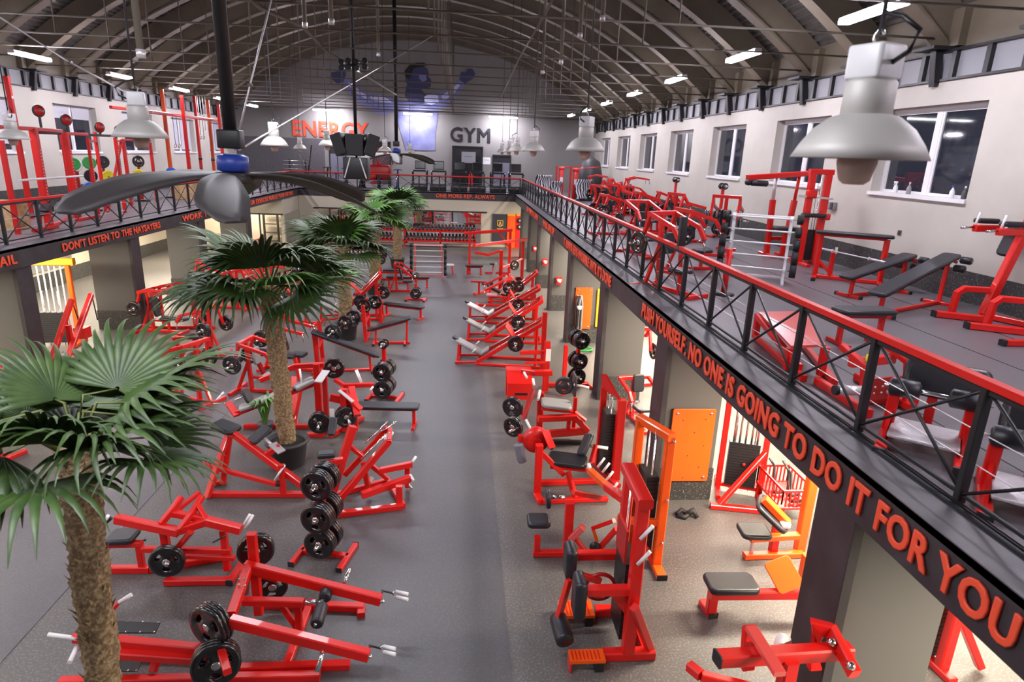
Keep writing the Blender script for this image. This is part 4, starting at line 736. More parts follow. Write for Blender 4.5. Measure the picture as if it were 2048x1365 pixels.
for k, (a, b) in enumerate((((95, 745), (143, 600)), ((120, 760), (182, 590)))):
    if k == 0:
        t = Wd('leg_press', 'red machine with two parallel slanting beams and black chains, below the naysayers motto', 'gym machine', (130, 770), nick='slanting-beam machine')
    t.b('slant_beam', (a[0], a[1], 0.25), (b[0], b[1], 1.75), 0.12, 0.12)
t.b('base_beam', (70, 770, 0.05), (230, 745, 0.05), 0.10, 0.09); t.post('post', (152, 745, 0.05), 1.3, 0.12, 0.1); t.r('chain', (143, 600, 1.72), (160, 650, 1.0), 0.015, BLACK); t.r('chain', (184, 592, 1.72), (195, 640, 1.0), 0.015, BLACK); t.p('weight_box', box(*[c for k in range(3) for c in sorted((G(165, 665, 0.7)[k]-0.15, G(165, 665, 0.7)[k]+0.15))]), RED)
t.b('lower_brace', (60, 790, 0.1), (170, 720, 0.7), 0.1, 0.1)
t = Wd('long_arm_machine', 'red machine with one long pale-lit beam on thin posts, before the middle left column', 'gym machine', (350, 665), nick='long pale-lit beam machine')
t.b('long_beam', (297, 590, 1.30), (408, 566, 1.45), 0.13, 0.16, mat('glossy_coral_red', (0.74, 0.07, 0.05), 0.25, coat=0.6)); t.b('top_rail', (315, 574, 1.45), (392, 558, 1.58), 0.07, 0.07); t.post('post', (307, 652, 0.05), 1.30, 0.08, 0.08); t.post('post', (328, 652, 0.05), 1.34, 0.08, 0.08); t.post('post', (392, 655, 0.05), 1.40, 0.12, 0.11); t.b('base_beam', (300, 655, 0.05), (430, 655, 0.05), 0.10, 0.09); t.b('low_beam', (345, 678, 0.35), (425, 672, 0.35), 0.10, 0.10); t.post('leg', (424, 690, 0.04), 0.35, 0.09, 0.09); t.post('leg', (355, 692, 0.04), 0.35, 0.09, 0.09); t.padl('pad', (330, 632, 0.75), (372, 640, 0.75), 0.3, 0.09)
# ================================================================== ground floor, rows right of the aisle
# --- standing leg curl tower at the bottom
t = Wd('leg_curl_machine', 'large red leg curl tower with two black knee pads, orange-lit foot boxes and thick roller', 'gym machine', (1250, 1290), nick='leg curl tower')
t.b('front_base', (1205, 1310, 0.06), (1308, 1307, 0.06), 0.13, 0.12); t.b('rear_base', (1190, 1222, 0.06), (1272, 1222, 0.06), 0.13, 0.12); t.b('side_base', (1262, 1222, 0.06), (1290, 1304, 0.06), 0.10, 0.11)
f = G(1255, 1304, 0.1); r0 = G(1232, 1226, 0.1)
t.p('front_upright', beam(f, V(f.x, f.y, 2.12), 0.14, 0.14, (0, 1, 0)), RED); t.p('rear_upright', beam(r0, V(r0.x, r0.y, 2.12), 0.12, 0.12, (0, 1, 0)), RED)
t.p('top_beam', beam(V(f.x, f.y-0.10, 2.16), V(r0.x, r0.y+0.10, 2.16), 0.17, 0.12), RED)
d = (r0-f); mid = (f+r0)/2; n_ = V(-d.y, d.x, 0).normalized()
weight_stack(t, (mid.x+n_.x*0.02-t.o.x*0, mid.y+n_.y*0.02), 0.16, 0.46, 0.18, 1.25, 18, 2.1)
t.b('side_brace', (1268, 1215, 0.9), (1300, 1300, 0.10), 0.08, 0.10); 
for z, nm in ((1.78, 'handle'), (1.45, 'handle')): t.p(nm, rod((f.x-0.02, f.y-0.09, z-0.06), (f.x+0.10, f.y-0.11, z+0.12), 0.022), WHITE)
t.p('guard_plate', box(f.x-0.14, f.x-0.11, f.y+0.05, f.y+0.45, 1.30, 1.72), DRED)
for z, yy in ((0.98, f.y), (0.98, r0.y)): t.p('pad_arm', beam(V(f.x-0.05, yy, z), V(f.x-0.56, yy, z), 0.11, 0.11), RED)
t.p('gusset', prism([V(f.x-0.05, f.y, 0.95), V(f.x-0.30, f.y, 0.95), V(f.x-0.05, f.y, 0.60)], (0, 0.04, 0)), RED)
t.p('knee_pad', pad((f.x-0.64, f.y+0.02, 0.90), 0.30, 0.52, 0.14, (0, 1, 0), (0, 0.05, 1), rc=0.05), VINYL); t.p('knee_pad', pad((f.x-0.66, r0.y-0.10, 0.98), 0.30, 0.42, 0.14, (0, 1, 0), (0, 0.05, 1), rc=0.05), VINYL)
t.p('lever', beam(V(f.x-0.70, f.y+0.36, 0.86), V(f.x-0.84, f.y+0.22, 0.36), 0.06, 0.10), RED); t.p('lever', beam(V(f.x-0.60, f.y+0.38, 0.92), V(f.x-0.30, f.y+0.40, 0.80), 0.06, 0.08), RED)
t.p('cam', lathe([(0.16, -0.015), (0.20, -0.015), (0.20, 0.015), (0.16, 0.015), (0.16, -0.015)], (f.x-0.30, f.y+0.40, 0.72), (0, 1, 0), 24, False), DRED); t.p('adjuster', pad((f.x-0.80, f.y+0.30, 0.50), 0.07, 0.07, 0.12), CHROME)
q = V(f.x-0.80, f.y+0.22, 0.34); t.p('foam_roller', lathe([(0.07, 0), (0.105, 0.02), (0.11, 0.05), (0.11, 0.33), (0.105, 0.36), (0.05, 0.38)], q+V(-0.02, 0.10, 0.03), (0.12, -0.95, -0.2), 20), VINYL)
for a, b in (((1136, 1300), (1212, 1322)), ((1116, 1201), (1190, 1232))):
    p0 = G(a[0], a[1], 0.17); p1 = G(b[0], b[1], 0.17); x0, x1 = p0.x, p1.x; y0, y1 = p1.y, p0.y
    t.p('foot_box', box(x0, x1, y0, y1, 0.13, 0.17), ORANGE); t.p('box_side', box(x0, x0+0.02, y0, y1, 0.0, 0.13), RED); t.p('box_front', box(x1-0.12, x1-0.02, y0, y1, 0.0, 0.13), BLACK)
    for k in range(8): t.p('grip_rib', box(x0+0.03+k*(x1-x0-0.06)/8, x0+0.045+k*(x1-x0-0.06)/8, y0+0.02, y1-0.02, 0.17, 0.174), RED)
# --- small seated machine tied to the tower
t = Wd('calf_machine', 'red machine with small black seat and round pad, behind the leg curl tower', 'gym machine', (1130, 1108), nick='seated machine behind the leg curl tower')
t.b('base_beam', (1066, 1107, 0.05), (1246, 1106, 0.05), 0.10, 0.09); t.post('seat_leg', (1073, 1106, 0.06), 0.34, 0.09, 0.09); t.padl('seat', (1054, 1042, 0.52), (1100, 1042, 0.52), 0.34, 0.09); t.post('column', (1133, 1106, 0.06), 0.92, 0.13, 0.12)
t.r('pad_stem', (1096, 995, 0.84), (1130, 996, 0.86), 0.028); t.p('round_pad', lathe([(0.02, -0.03), (0.14, -0.03), (0.155, 0), (0.14, 0.03), (0.02, 0.03)], G(1096, 998, 0.84), (1, 0, 0.05), 20), VINYL)
t.b('brace', (1146, 985, 0.95), (1205, 998, 0.60), 0.07, 0.07); t.b('lever', (1142, 1078, 0.38), (1166, 1055, 0.62), 0.12, 0.09, mat('pink_red_paint', (0.70, 0.10, 0.10), 0.35)); t.b('lever', (1150, 1075, 0.40), (1176, 1110, 0.12), 0.12, 0.05)
t.b('link', (1186, 1057, 0.5), (1228, 1042, 0.85), 0.06, 0.06); t.b('link', (1196, 1100, 0.12), (1234, 1058, 0.75), 0.07, 0.07); t.b('link', (1186, 1058, 0.5), (1194, 1084, 0.30), 0.04, 0.04, ORANGE); t.p('pulley', lathe([(0.03, -0.02), (0.08, -0.02), (0.065, 0), (0.08, 0.02), (0.03, 0.02)], G(1190, 1095, 0.25), (0, 1, 0), 16), BLACK)
t.p('pulley', lathe([(0.02, -0.02), (0.07, -0.02), (0.055, 0), (0.07, 0.02), (0.02, 0.02)], G(1252, 1010, 1.4), (0, 1, 0), 16), BLACK)
# --- orange-lit tower beside the orange board
t = Wd('cable_tower', 'slim orange-lit red weight tower standing before the orange board', 'gym machine', (1315, 1128), nick='slim orange tower')
f = G(1312, 1128, 0.06); H = AY(1350, 872, f.y).z; b_ = V(f.x-0.28, f.y+0.55, 0)
t.p('front_upright', beam(f, V(f.x, f.y, H), 0.13, 0.13, (0, 1, 0)), ORANGE); t.p('rear_upright', beam(V(b_.x, b_.y, 0.06), V(b_.x, b_.y, H), 0.12, 0.12, (0, 1, 0)), ORANGE); t.p('top_beam', beam(V(f.x, f.y-0.06, H), V(b_.x, b_.y+0.06, H), 0.14, 0.12), ORANGE)
t.p('front_foot', beam(V(f.x, f.y-0.30, 0.04), V(f.x, f.y+0.15, 0.04), 0.14, 0.08), ORANGE); t.p('foot_cap', box(f.x-0.075, f.x+0.075, f.y-0.32, f.y-0.30, 0, 0.085), RUBBER); t.p('tie_beam', beam(V(f.x, f.y, 0.75), V(f.x-0.62, f.y+0.1, 0.75), 0.09, 0.10), ORANGE); t.p('side_brace', beam(V(f.x-0.5, f.y+0.3, 0.9), V(f.x-0.04, f.y, 0.08), 0.07, 0.08), RED)
weight_stack(t, (f.x-0.16, f.y+0.28), 0.18, 0.42, 0.12, 1.45, 20, H)
for z in (0.45, 1.15, H-0.06): t.p('bolt', lathe([(0.025, 0), (0.02, 0.012), (0.005, 0.016)], (f.x+0.03, f.y-0.065, z), (0, -1, 0), 10), CHROME)
# orange board on the column, and others
def board(label, x0, x1, Y, z0, z1, m=ORANGE):
    t = T('wall_board', label, 'board', ((x0+x1)/2, Y, z0)); hx = (x1-x0)/2; H = z1-z0
    t.p('sheet', pad((0, 0.0, H/2), x1-x0, H, 0.03, (1, 0, 0), (0, 0, 1), rc=0.03, e=0.006), m)
    for sx in (-1, 1):
        for z in (0.08, H-0.08): t.p('bolt', lathe([(0.03, 0), (0.025, 0.015), (0.006, 0.02)], (sx*(hx-0.08), -0.016, z), (0, -1, 0), 10), CHROME)
    for q in ((-0.5, 0.85), (0.55, 0.86), (0.1, 0.68), (0.6, 0.5), (-0.1, 0.36), (0.5, 0.2), (-0.2, 0.05)): t.p('hole', lathe([(0.012, 0), (0.002, 0.003)], (q[0]*hx, -0.0155, q[1]*H), (0, -1, 0), 8), BLACK)
    return t
a = AY(1347, 818, 9.70); b = AY(1415, 962, 9.70); board('bright orange board bolted to the grey column beside the slim tower', a.x, AY(1433, 818, 9.70).x, 9.70, b.z, a.z)
a = AY(1152, 575, 19.40); board('orange board on the column beyond, with dark resistance bands hanging beside it', a.x, AY(1186, 575, 19.40).x, 19.40, AY(1168, 658, 19.40).z, a.z)
t = T('yellow_strip_board', 'yellow-orange strip board at the edge of the column behind the hanging bands', 'board', AY(1196, 650, 19.40)); t.p('sheet', pad((0, 0, 0.55), 0.20, 1.25, 0.04, (1, 0, 0), (0, 0, 1), rc=0.02), YELLOW); t.p('hook', rod((0, -0.02, 1.0), (0, -0.12, 1.02), 0.02), CHROME)
for k, (x, m, ln) in enumerate(((1160, RUBBER, 1.25), (1156, BLACK, 1.0), (1163, GREY, 1.1))):
    p = AY(x, 592, 19.3); t = T('resistance_band', ('black resistance band hanging on the orange board of the second-to-next column', 'thin black band hanging left of the orange board', 'grey band hanging over the orange board edge')[k], 'band', p, 0, None)
    t.p('loop', pipe([(0, 0, 0), (-0.05, -0.02, -0.3), (-0.06, -0.02, -ln), (0.0, -0.03, -ln-0.08), (0.05, -0.02, -ln), (0.05, -0.02, -0.3), (0.01, 0, 0)], 0.028, 6), m); t.p('hook', rod((0, 0.1, -0.01), (0, -0.04, 0.01), 0.012, 6), CHROME)
t = T('shoes', 'black rubber straps on the floor at the foot of the orange board column', 'strap', G(1372, 1035)); t.p('strap_loop', pipe([(-0.16, 0.02, 0.04), (-0.05, 0.1, 0.08), (0.05, 0, 0.05), (-0.05, -0.06, 0.03), (-0.15, 0.0, 0.03)], 0.045, 8), RUBBER); t.p('strap_end', pipe([(0.02, 0.0, 0.06), (0.12, 0.04, 0.10), (0.18, -0.06, 0.03)], [0.05, 0.06, 0.03], 8), RUBBER); t.e.name = 'rubber_strap'
# --- black seat bicep machine and neighbours
t = Wd('bicep_machine', 'red seated machine with black moulded seat, small black backrest and long grey roller', 'gym machine', (1120, 1000), nick='machine with black moulded seat')
t.b('base_foot', (1073, 990, 0.05), (1082, 1005, 0.05), 0.12, 0.09); t.post('column', (1074, 985, 0.06), 0.98, 0.13, 0.13); t.b('base_beam', (1080, 966, 0.05), (1205, 962, 0.05), 0.10, 0.09); t.b('base_beam', (1085, 1003, 0.05), (1215, 998, 0.05), 0.09, 0.08)
t.b('seat_brace', (1082, 905, 0.85), (1128, 950, 0.40), 0.08, 0.09); t.b('seat_post', (1136, 945, 0.50), (1150, 995, 0.08), 0.08, 0.09); t.b('seat_post', (1150, 985, 0.15), (1180, 998, 0.06), 0.08, 0.08); t.b('seat_frame', (1100, 933, 0.55), (1172, 940, 0.52), 0.10, 0.06)
t.padl('seat', (1096, 915, 0.64), (1174, 925, 0.62), 0.46, 0.09); t.padl('backrest', (1161, 912, 0.70), (1180, 868, 1.05), 0.30, 0.09, VINYL, side=(0, 1, 0)); t.b('backrest_post', (1182, 925, 0.55), (1192, 890, 0.85), 0.07, 0.07); t.r('backrest_slide', (1180, 892, 0.82), (1216, 897, 0.80), 0.03, WHITE)
t.p('cam', lathe([(0.05, -0.03), (0.24, -0.03), (0.24, 0.03), (0.05, 0.03)], G(1072, 880, 0.92), (0.15, -1, 0.1), 26), RED); t.b('cam_arm', (1036, 876, 0.95), (1082, 884, 0.88), 0.10, 0.12); t.padl('arm_pad', (1093, 865, 1.06), (1104, 900, 0.80), 0.18, 0.07, VINYL, side=(0, 1, 0)); t.b('pad_frame', (1090, 862, 1.12), (1105, 897, 0.88), 0.14, 0.03)
t.r('handle', (1068, 872, 1.0), (1052, 840, 1.20), 0.024, WHITE); t.roll('long_roller', (1036, 888, 0.86), (1045, 925, 0.52), 0.085, mat('grey_foam', (0.20, 0.20, 0.24), 0.6)); t.plates((1030, 852, 0.98), (-0.6, -0.8, 0), 2, 0.19); t.r('plate_horn', (1040, 856, 0.98), (1018, 864, 0.98), 0.024)
for a in ((1195, 935), (1205, 945), (1212, 962), (1221, 985)): t.r('handle', (a[0], a[1], 0.80), (a[0]+14, a[1]-18, 0.98), 0.020, WHITE)
t.b('lever', (1180, 942, 0.62), (1232, 990, 0.85), 0.12, 0.10, ORANGE); t.b('lever', (1215, 975, 0.8), (1250, 1000, 0.95), 0.14, 0.12); t.p('end_cap', pad(G(1178, 937, 0.62), 0.06, 0.12, 0.14), WHITE)
t = Wd('glute_machine', 'red machine with pale grey seat pad and hexagonal weight, behind the black-seat machine', 'gym machine', (1130, 885), nick='machine with pale grey seat')
t.bb('main_frame', [(1076, 838, 0.62), (1150, 835, 0.62), (1175, 862, 0.30)], 0.13, 0.12); t.b('lower_frame', (1100, 868, 0.25), (1175, 862, 0.28), 0.14, 0.14, RED); t.b('base_beam', (1075, 884, 0.05), (1170, 885, 0.05), 0.09, 0.08, BLACK); t.b('strut', (1138, 838, 0.55), (1135, 868, 0.22), 0.08, 0.08)
t.padl('seat', (1082, 805, 0.86), (1142, 812, 0.80), 0.50, 0.08, GVINYL); t.b('seat_frame', (1084, 818, 0.78), (1146, 824, 0.72), 0.10, 0.05); t.post('handle_post', (1146, 870, 0.1), 0.95, 0.08, 0.08); t.r('handle', (1148, 770, 1.02), (1178, 776, 1.0), 0.028, WHITE)
t.b('long_lever', (1047, 840, 0.55), (1066, 778, 1.15), 0.09, 0.07, DRED); t.r('curved_handle', (1076, 800, 0.95), (1080, 782, 1.05), 0.03, WHITE); t.r('curved_handle', (1068, 772, 1.12), (1066, 758, 1.22), 0.028, WHITE); t.post('column', (1078, 862, 0.06), 0.95, 0.14, 0.13)
t.b('plate_arm', (1022, 814, 0.72), (1052, 830, 0.60), 0.09, 0.09); t.plates((1028, 813, 0.72), (-0.5, -0.85, 0), 2); t.b('side_tab', (1150, 825, 0.7), (1172, 842, 0.55), 0.10, 0.04)
q = G(1128, 770, 0.95); plates(q, (-0.15, -1, 0.05), 2, 'grey hexagonal-centred weight on the post behind the pale grey seat', 'weights on the post behind the pale grey seat', 0.2, DGREY); t.p('weight_shield', pad(q+V(0.22, -0.05, 0.02), 0.04, 0.40, 0.5, (1, 0, 0), (0, 1, 0), rc=0.015), DGREY)
t.p('plate_post', beam(G(1126, 790, 0.05), G(1126, 790, 0.05)+V(0, 0, 1.3), 0.10, 0.10, (0, 1, 0)), RED)
t = Wd('step_platform', 'red stepped metal platform with slot beside the aisle', 'platform', (1040, 800), nick='red stepped platform')
p0, p1, p2 = G(1013, 800, 0), G(1064, 800, 0), G(1010, 765, 0)
t.p('upper_step', box(p0.x, p1.x, p0.y+0.30, p0.y+0.62, 0.0, 0.62), RED); t.p('lower_step', box(p0.x+0.02, p1.x, p0.y, p0.y+0.30, 0.0, 0.42), RED); t.p('slot', box(p0.x+0.2, p1.x-0.12, p0.y-0.006, p0.y, 0.12, 0.18), BLACK); t.p('slope_plate', prism([V(p0.x, p0.y+0.62, 0.66), V(p0.x, p0.y+0.30, 0.62), V(p0.x, p0.y+0.0, 0.42), V(p0.x, p0.y+0.02, 0.45), V(p0.x, p0.y+0.30, 0.66)], (p1.x-p0.x, 0, 0)), RED)
t = Wd('lever_machine', 'red machine with twin upright posts, white label plates and horizontal arms beside the disc post', 'gym machine', (1090, 785), nick='twin-post machine')
t.post('upright', (1090, 782, 0.05), 1.35, 0.15, 0.13); t.post('upright', (1084, 745, 0.05), 1.75, 0.13, 0.12); t.b('top_arm', (1040, 706, 1.05), (1092, 705, 1.05), 0.10, 0.10); t.b('mid_arm', (1051, 726, 0.85), (1090, 725, 0.85), 0.09, 0.05); t.bb('main_arm', [(1044, 742, 0.95), (1070, 746, 0.95), (1104, 746, 0.95)], 0.14, 0.12); t.b('base_beam', (1085, 770, 0.05), (1125, 770, 0.05), 0.10, 0.10)
p = G(1095, 706, 1.25); t.p('label_plate', box(p.x-0.05, p.x+0.07, p.y-0.10, p.y-0.09, p.z-0.18, p.z+0.12), WHITE); t.r('handle', (1048, 745, 0.95), (1054, 757, 0.85), 0.03, WHITE)
c = G(1128, 790); plate_tree((c.x+0.40, c.y+0.55, 0), 0.3, 'third red disc post with orange strap, left of the far columns', 'disc post left of the far columns', None, (1, 2, 3), 1.35, False)
# --- slim red weight tower with black stack
t = Wd('cable_tower', 'slim red weight tower with slanted top plate, right of the pale grey seat', 'gym machine', (1230, 960), nick='slim red tower')
f = G(1230, 958, 0.05); H = AY(1240, 800, f.y).z
t.p('upright', beam(f, V(f.x, f.y, H), 0.16, 0.14, (0, 1, 0)), RED); t.p('rear_upright', beam(V(f.x-0.22, f.y+0.5, 0.05), V(f.x-0.22, f.y+0.5, H+0.05), 0.12, 0.10, (0, 1, 0)), RED); t.p('top_plate', prism([V(f.x-0.06, f.y+0.0, H), V(f.x-0.26, f.y+0.52, H+0.02), V(f.x-0.30, f.y+0.50, H+0.32), V(f.x-0.26, f.y+0.40, H+0.34)], (0.04, 0, 0)), RED); t.p('base', beam(V(f.x, f.y-0.25, 0.04), V(f.x-0.25, f.y+0.7, 0.04), 0.12, 0.08), RED)
weight_stack(t, (f.x-0.14, f.y+0.26), 0.2, 0.36, 0.12, H-0.32, 20, H)
# --- leg presses by the columns
for k, (a, b, lb, nk, um) in enumerate((((912, 727), (1088, 737), 'red leg press with pale pad, nearest of the leg presses by the columns', 'nearest leg press by the columns', 1.32), ((932, 682), (1085, 688), 'red leg press with white-edged pad, second of the leg presses by the columns', 'second leg press by the columns', 1.40),
                                   ((935, 645), (1080, 650), 'red leg press with curved pale pad, third of those by the columns', 'third leg press by the columns', 1.30), ((975, 605), (1075, 608), 'red leg press with striped dark pads, farthest of those by the columns', 'farthest leg press by the columns', 1.25))):
    p = G(*a); q = G(*b); d = q-p; leg_press(p+V(0, 0.3, 0), math.atan2(-d.x, d.y), lb, nk, None, d.length, 0.72, 2 if k != 2 else 1, (GVINYL, GVINYL, WHITE, VINYL)[k], RED, um)
seated_lever(G(950, 612), math.radians(-92), 'red machine with pink striped seat at the aisle edge, behind the leg presses', 'machine with striped seat', L=1.8, H=1.2, style='fly', n=1, pm=mat('pink_vinyl', (0.62, 0.25, 0.28), 0.5))
# --- overhead machines farther on
t = Wd('lat_machine', 'tall red lat machine frame with long overhead arm, curved grey backrest and disc', 'gym machine', (1000, 580), nick='tall lat frame')
f = G(1043, 566); u = G(1000, 592); 
t.p('rear_post', beam(V(f.x, f.y, 0.05), V(f.x, f.y, 2.05), 0.15, 0.14, (0, 1, 0)), RED); t.p('front_post', beam(V(u.x, u.y, 0.05), V(u.x, u.y, 1.95), 0.15, 0.14, (0, 1, 0)), RED); t.p('top_beam', beam(V(f.x+0.15, f.y, 2.05), V(u.x-1.15, u.y-0.1, 2.12), 0.14, 0.12), RED); t.p('mid_beam', beam(V(f.x, f.y, 1.15), V(u.x, u.y, 1.15), 0.10, 0.09), RED)
t.p('arm', polybeam([V(u.x-0.1, u.y, 1.9), V(u.x-0.55, u.y-0.1, 1.75), V(u.x-1.1, u.y-0.15, 1.85)], 0.09, 0.10), RED); t.p('base_beam', beam(V(u.x-1.1, u.y, 0.05), V(f.x+0.1, f.y, 0.05), 0.12, 0.09), RED); t.p('seat', pad((u.x-0.55, u.y, 0.52), 0.5, 0.42, 0.08), VINYL); t.p('backrest', pad((u.x-0.28, u.y, 1.0), 0.42, 0.85, 0.09, (0, 1, 0), (0.18, 0, 1)), GVINYL); t.p('seat_post', beam(V(u.x-0.9, u.y, 0.05), V(u.x-0.9, u.y, 0.6), 0.08, 0.08, (0, 1, 0)), RED); t.p('knee_bar', beam(V(u.x-1.25, u.y, 0.6), V(u.x-0.4, u.y, 0.56), 0.08, 0.07), RED)
plates(V(u.x+0.55, u.y-0.1, 1.35), (0.5, -0.86, 0), 1, 'black disc on the tall lat frame', 'disc of the tall lat frame', 0.22); t.p('plate_horn', rod((u.x+0.05, u.y, 1.38), (u.x+0.62, u.y-0.22, 1.34), 0.025), CHROME)
t = Wd('lat_machine', 'second red lat frame with overhead arm, behind the tall one by the dumbbell shelves', 'gym machine', (1010, 545), nick='second lat frame')
f = G(1018, 548); t.p('rear_post', beam(V(f.x, f.y, 0.05), V(f.x, f.y, 2.2), 0.13, 0.12, (0, 1, 0)), RED); t.p('front_post', beam(V(f.x-2.0, f.y+0.1, 0.05), V(f.x-2.0, f.y+0.1, 1.95), 0.11, 0.10, (0, 1, 0)), RED); t.p('top_beam', beam(V(f.x+0.1, f.y, 2.2), V(f.x-2.3, f.y+0.1, 1.95), 0.14, 0.14), RED); t.p('front_foot', beam(V(f.x-2.0, f.y-0.35, 0.04), V(f.x-2.0, f.y+0.5, 0.04), 0.12, 0.08), RED); t.p('brace', beam(V(f.x, f.y, 1.3), V(f.x-0.6, f.y, 2.1), 0.07, 0.07), RED); t.p('seat', pad((f.x-0.8, f.y, 0.5), 0.4, 0.4, 0.08), VINYL); t.p('base_beam', beam(V(f.x, f.y, 0.04), V(f.x-1.2, f.y, 0.04), 0.1, 0.08), RED); t.p('seat_post', beam(V(f.x-0.8, f.y, 0.05), V(f.x-0.8, f.y, 0.47), 0.08, 0.08, (0, 1, 0)), RED)
flat_bench(G(930, 548), math.radians(-90), 'tiny red bench before the dumbbell shelves', None, 0.9, 0.45); t = M('step_stool', 'tiny red stool with pale top by the dumbbell shelves', 'stool', G(898, 548)); t.pad('top', (0, 0, 0.45), 0.5, 0.45, 0.06, m=WSTEEL); 
for sx in (-1, 1):
    for sy in (-1, 1): t.beam('leg', (sx*0.2, sy*0.18, 0), (sx*0.14, sy*0.12, 0.43), 0.06, 0.06)
# --- under the right gallery
a = G(1405, 1225); t = Wd('pulley_bench', 'red low pulley bench with grey seat pad, left of the nearest column', 'bench', (1430, 1215), nick='low pulley bench')
t.padl('seat', (1412, 1168, 0.50), (1512, 1168, 0.50), 0.40, 0.09, VINYL); t.b('spine', (1420, 1190, 0.40), (1640, 1188, 0.40), 0.11, 0.12); t.post('leg', (1421, 1226, 0.06), 0.40, 0.13, 0.10); t.b('foot', (1406, 1204, 0.04), (1426, 1232, 0.04), 0.13, 0.09); t.p('foot_cap', beam(G(1426, 1232, 0.04), G(1427.5, 1234, 0.04), 0.135, 0.095), RUBBER)
p = G(1568, 1150, 0.62); t.p('foot_plate', pad(p, 0.36, 0.42, 0.03, (0.9, 0.1, 0.3), (0.2, 0.6, 0.6), rc=0.05, e=0.008), ORANGE); t.post('column', (1600, 1180, 0.05), 0.62, 0.10, 0.10, ORANGE)
t = Wd('preacher_bench', 'orange preacher curl bench with slanted pad, grey seat and tall upright, beside the column', 'bench', (1540, 1108), nick='preacher bench')
t.b('base_beam', (1488, 1112, 0.05), (1605, 1108, 0.05), 0.12, 0.09, ORANGE); t.post('seat_post', (1502, 1108, 0.06), 0.42, 0.04, 0.06, WSTEEL); t.post('arm_post', (1545, 1104, 0.06), 0.85, 0.12, 0.10, RED); t.b('cross_beam', (1500, 1078, 0.38), (1596, 1072, 0.38), 0.11, 0.09, ORANGE); t.padl('seat', (1478, 1062, 0.52), (1538, 1064, 0.52), 0.40, 0.08, VINYL)
t.padl('arm_pad', (1516, 1000, 1.05), (1574, 1056, 0.72), 0.50, 0.08, VINYL); t.b('pad_frame', (1528, 998, 1.12), (1576, 1048, 0.82), 0.16, 0.10, ORANGE); t.p('frame_end', pad(G(1570, 1050, 0.83), 0.14, 0.10, 0.10), WHITE)
t.post('upright', (1598, 1100, 0.06), 1.75, 0.15, 0.13, ORANGE)
t = Wd('basket', 'red slatted basket of black cable attachments behind the preacher bench', 'basket', (1560, 1040), nick='red slatted basket'); c = G(1562, 1020)
for (x0, y0, x1, y1) in ((-0.28, -0.45, 0.28, -0.45), (-0.28, 0.45, 0.28, 0.45), (-0.28, -0.45, -0.28, 0.45), (0.28, -0.45, 0.28, 0.45)):
    for z in (0.30, 0.62): t.p('rim', beam(c+V(x0, y0, z), c+V(x1, y1, z), 0.03, 0.04), RED)
    for k in range(9): u = k/8; t.p('slat', beam(c+V(x0+(x1-x0)*u, y0+(y1-y0)*u, 0.30), c+V(x0+(x1-x0)*u, y0+(y1-y0)*u, 0.62), 0.025, 0.012), RED)
t.p('bottom', box(c.x-0.28, c.x+0.28, c.y-0.45, c.y+0.45, 0.29, 0.31), RED)
for sx in (-1, 1):
    for sy in (-1, 1): t.p('leg', beam(c+V(sx*0.26, sy*0.42, 0), c+V(sx*0.26, sy*0.42, 0.3), 0.04, 0.04), RED)
for k, (dx, dy, lb) in enumerate(((-0.1, 0.2, 'black rope handle hanging over the red basket rim'), (0.05, -0.1, 'black curved bar lying in the red basket'), (0.1, 0.1, 'black straight bar standing in the red basket'))):
    q = T('cable_attachment', lb, 'cable attachment', c+V(dx, dy, 0.32)); q.p('bar', pipe([(-0.1, -0.2, 0.02), (0, 0, 0.12+0.06*k), (0.05, 0.15, 0.34), (0.02, 0.3, 0.42)], 0.022, 7), BLACK); q.p('grip', pipe([(-0.1, -0.2, 0.02), (-0.02, -0.25, 0.05), (0.1, -0.2, 0.03)], 0.026, 7), RUBBER)
t = tower(G(1475, 985), -0.35, 'red cable tower with chrome guide bars under the right gallery, behind the orange board column', None, None, 0.72, 1.95, RED, True, 0.8); t.p('front_brace', beam((-0.36, -0.7, 0.06), (0.36, 0, 0.85), 0.09, 0.09), RED); t.p('base_front', beam((-0.5, -0.75, 0.05), (0.4, -0.62, 0.05), 0.11, 0.09), RED)
for k in range(5): t.p('guide_bar', rod((-0.2+0.1*k, -0.04, 0.9), (-0.2+0.1*k, -0.04, 1.9), 0.018, 8), CHROME)
t.p('pin_handle', lathe([(0.03, 0), (0.03, 0.02), (0.01, 0.03)], (0.02, -0.10, 0.62), (0, -1, 0), 12), RED)
t = Wd('crossed_frame_machine', 'red machine with pale-lit crossed beams at the bottom edge, before the nearest column', 'gym machine', (1560, 1700), nick='crossed-beam machine')
t.b('long_beam', (1436, 1318, 1.62), (1700, 1302, 1.62), 0.13, 0.13); t.b('cross_beam', (1502, 1256, 1.74), (1560, 1350, 1.70), 0.11, 0.05, mat('glossy_light_red', (0.72, 0.08, 0.07), 0.2, coat=0.8)); t.b('side_post', (1500, 1258, 1.72), (1494, 1335, 1.25), 0.12, 0.09); t.bb('yoke', [(1628, 1335, 1.3), (1634, 1255, 1.75), (1662, 1262, 1.75), (1710, 1350, 1.62)], 0.09, 0.12)
t.p('beam_cap', beam(G(1436, 1318, 1.62), G(1433, 1318.5, 1.62), 0.135, 0.135), RUBBER); t.p('round_disc', lathe([(0.03, -0.04), (0.09, -0.04), (0.10, 0), (0.09, 0.04), (0.03, 0.04)], G(1565, 1290, 1.6), (0.6, -0.8, 0.2), 20), WHITE)
for a in ((1662, 1285), (1700, 1332)): t.p('bolt', lathe([(0.035, -0.02), (0.035, 0.03), (0.01, 0.045)], G(a[0], a[1], 1.74), (0.3, -0.8, 0.5), 12), CHROME)
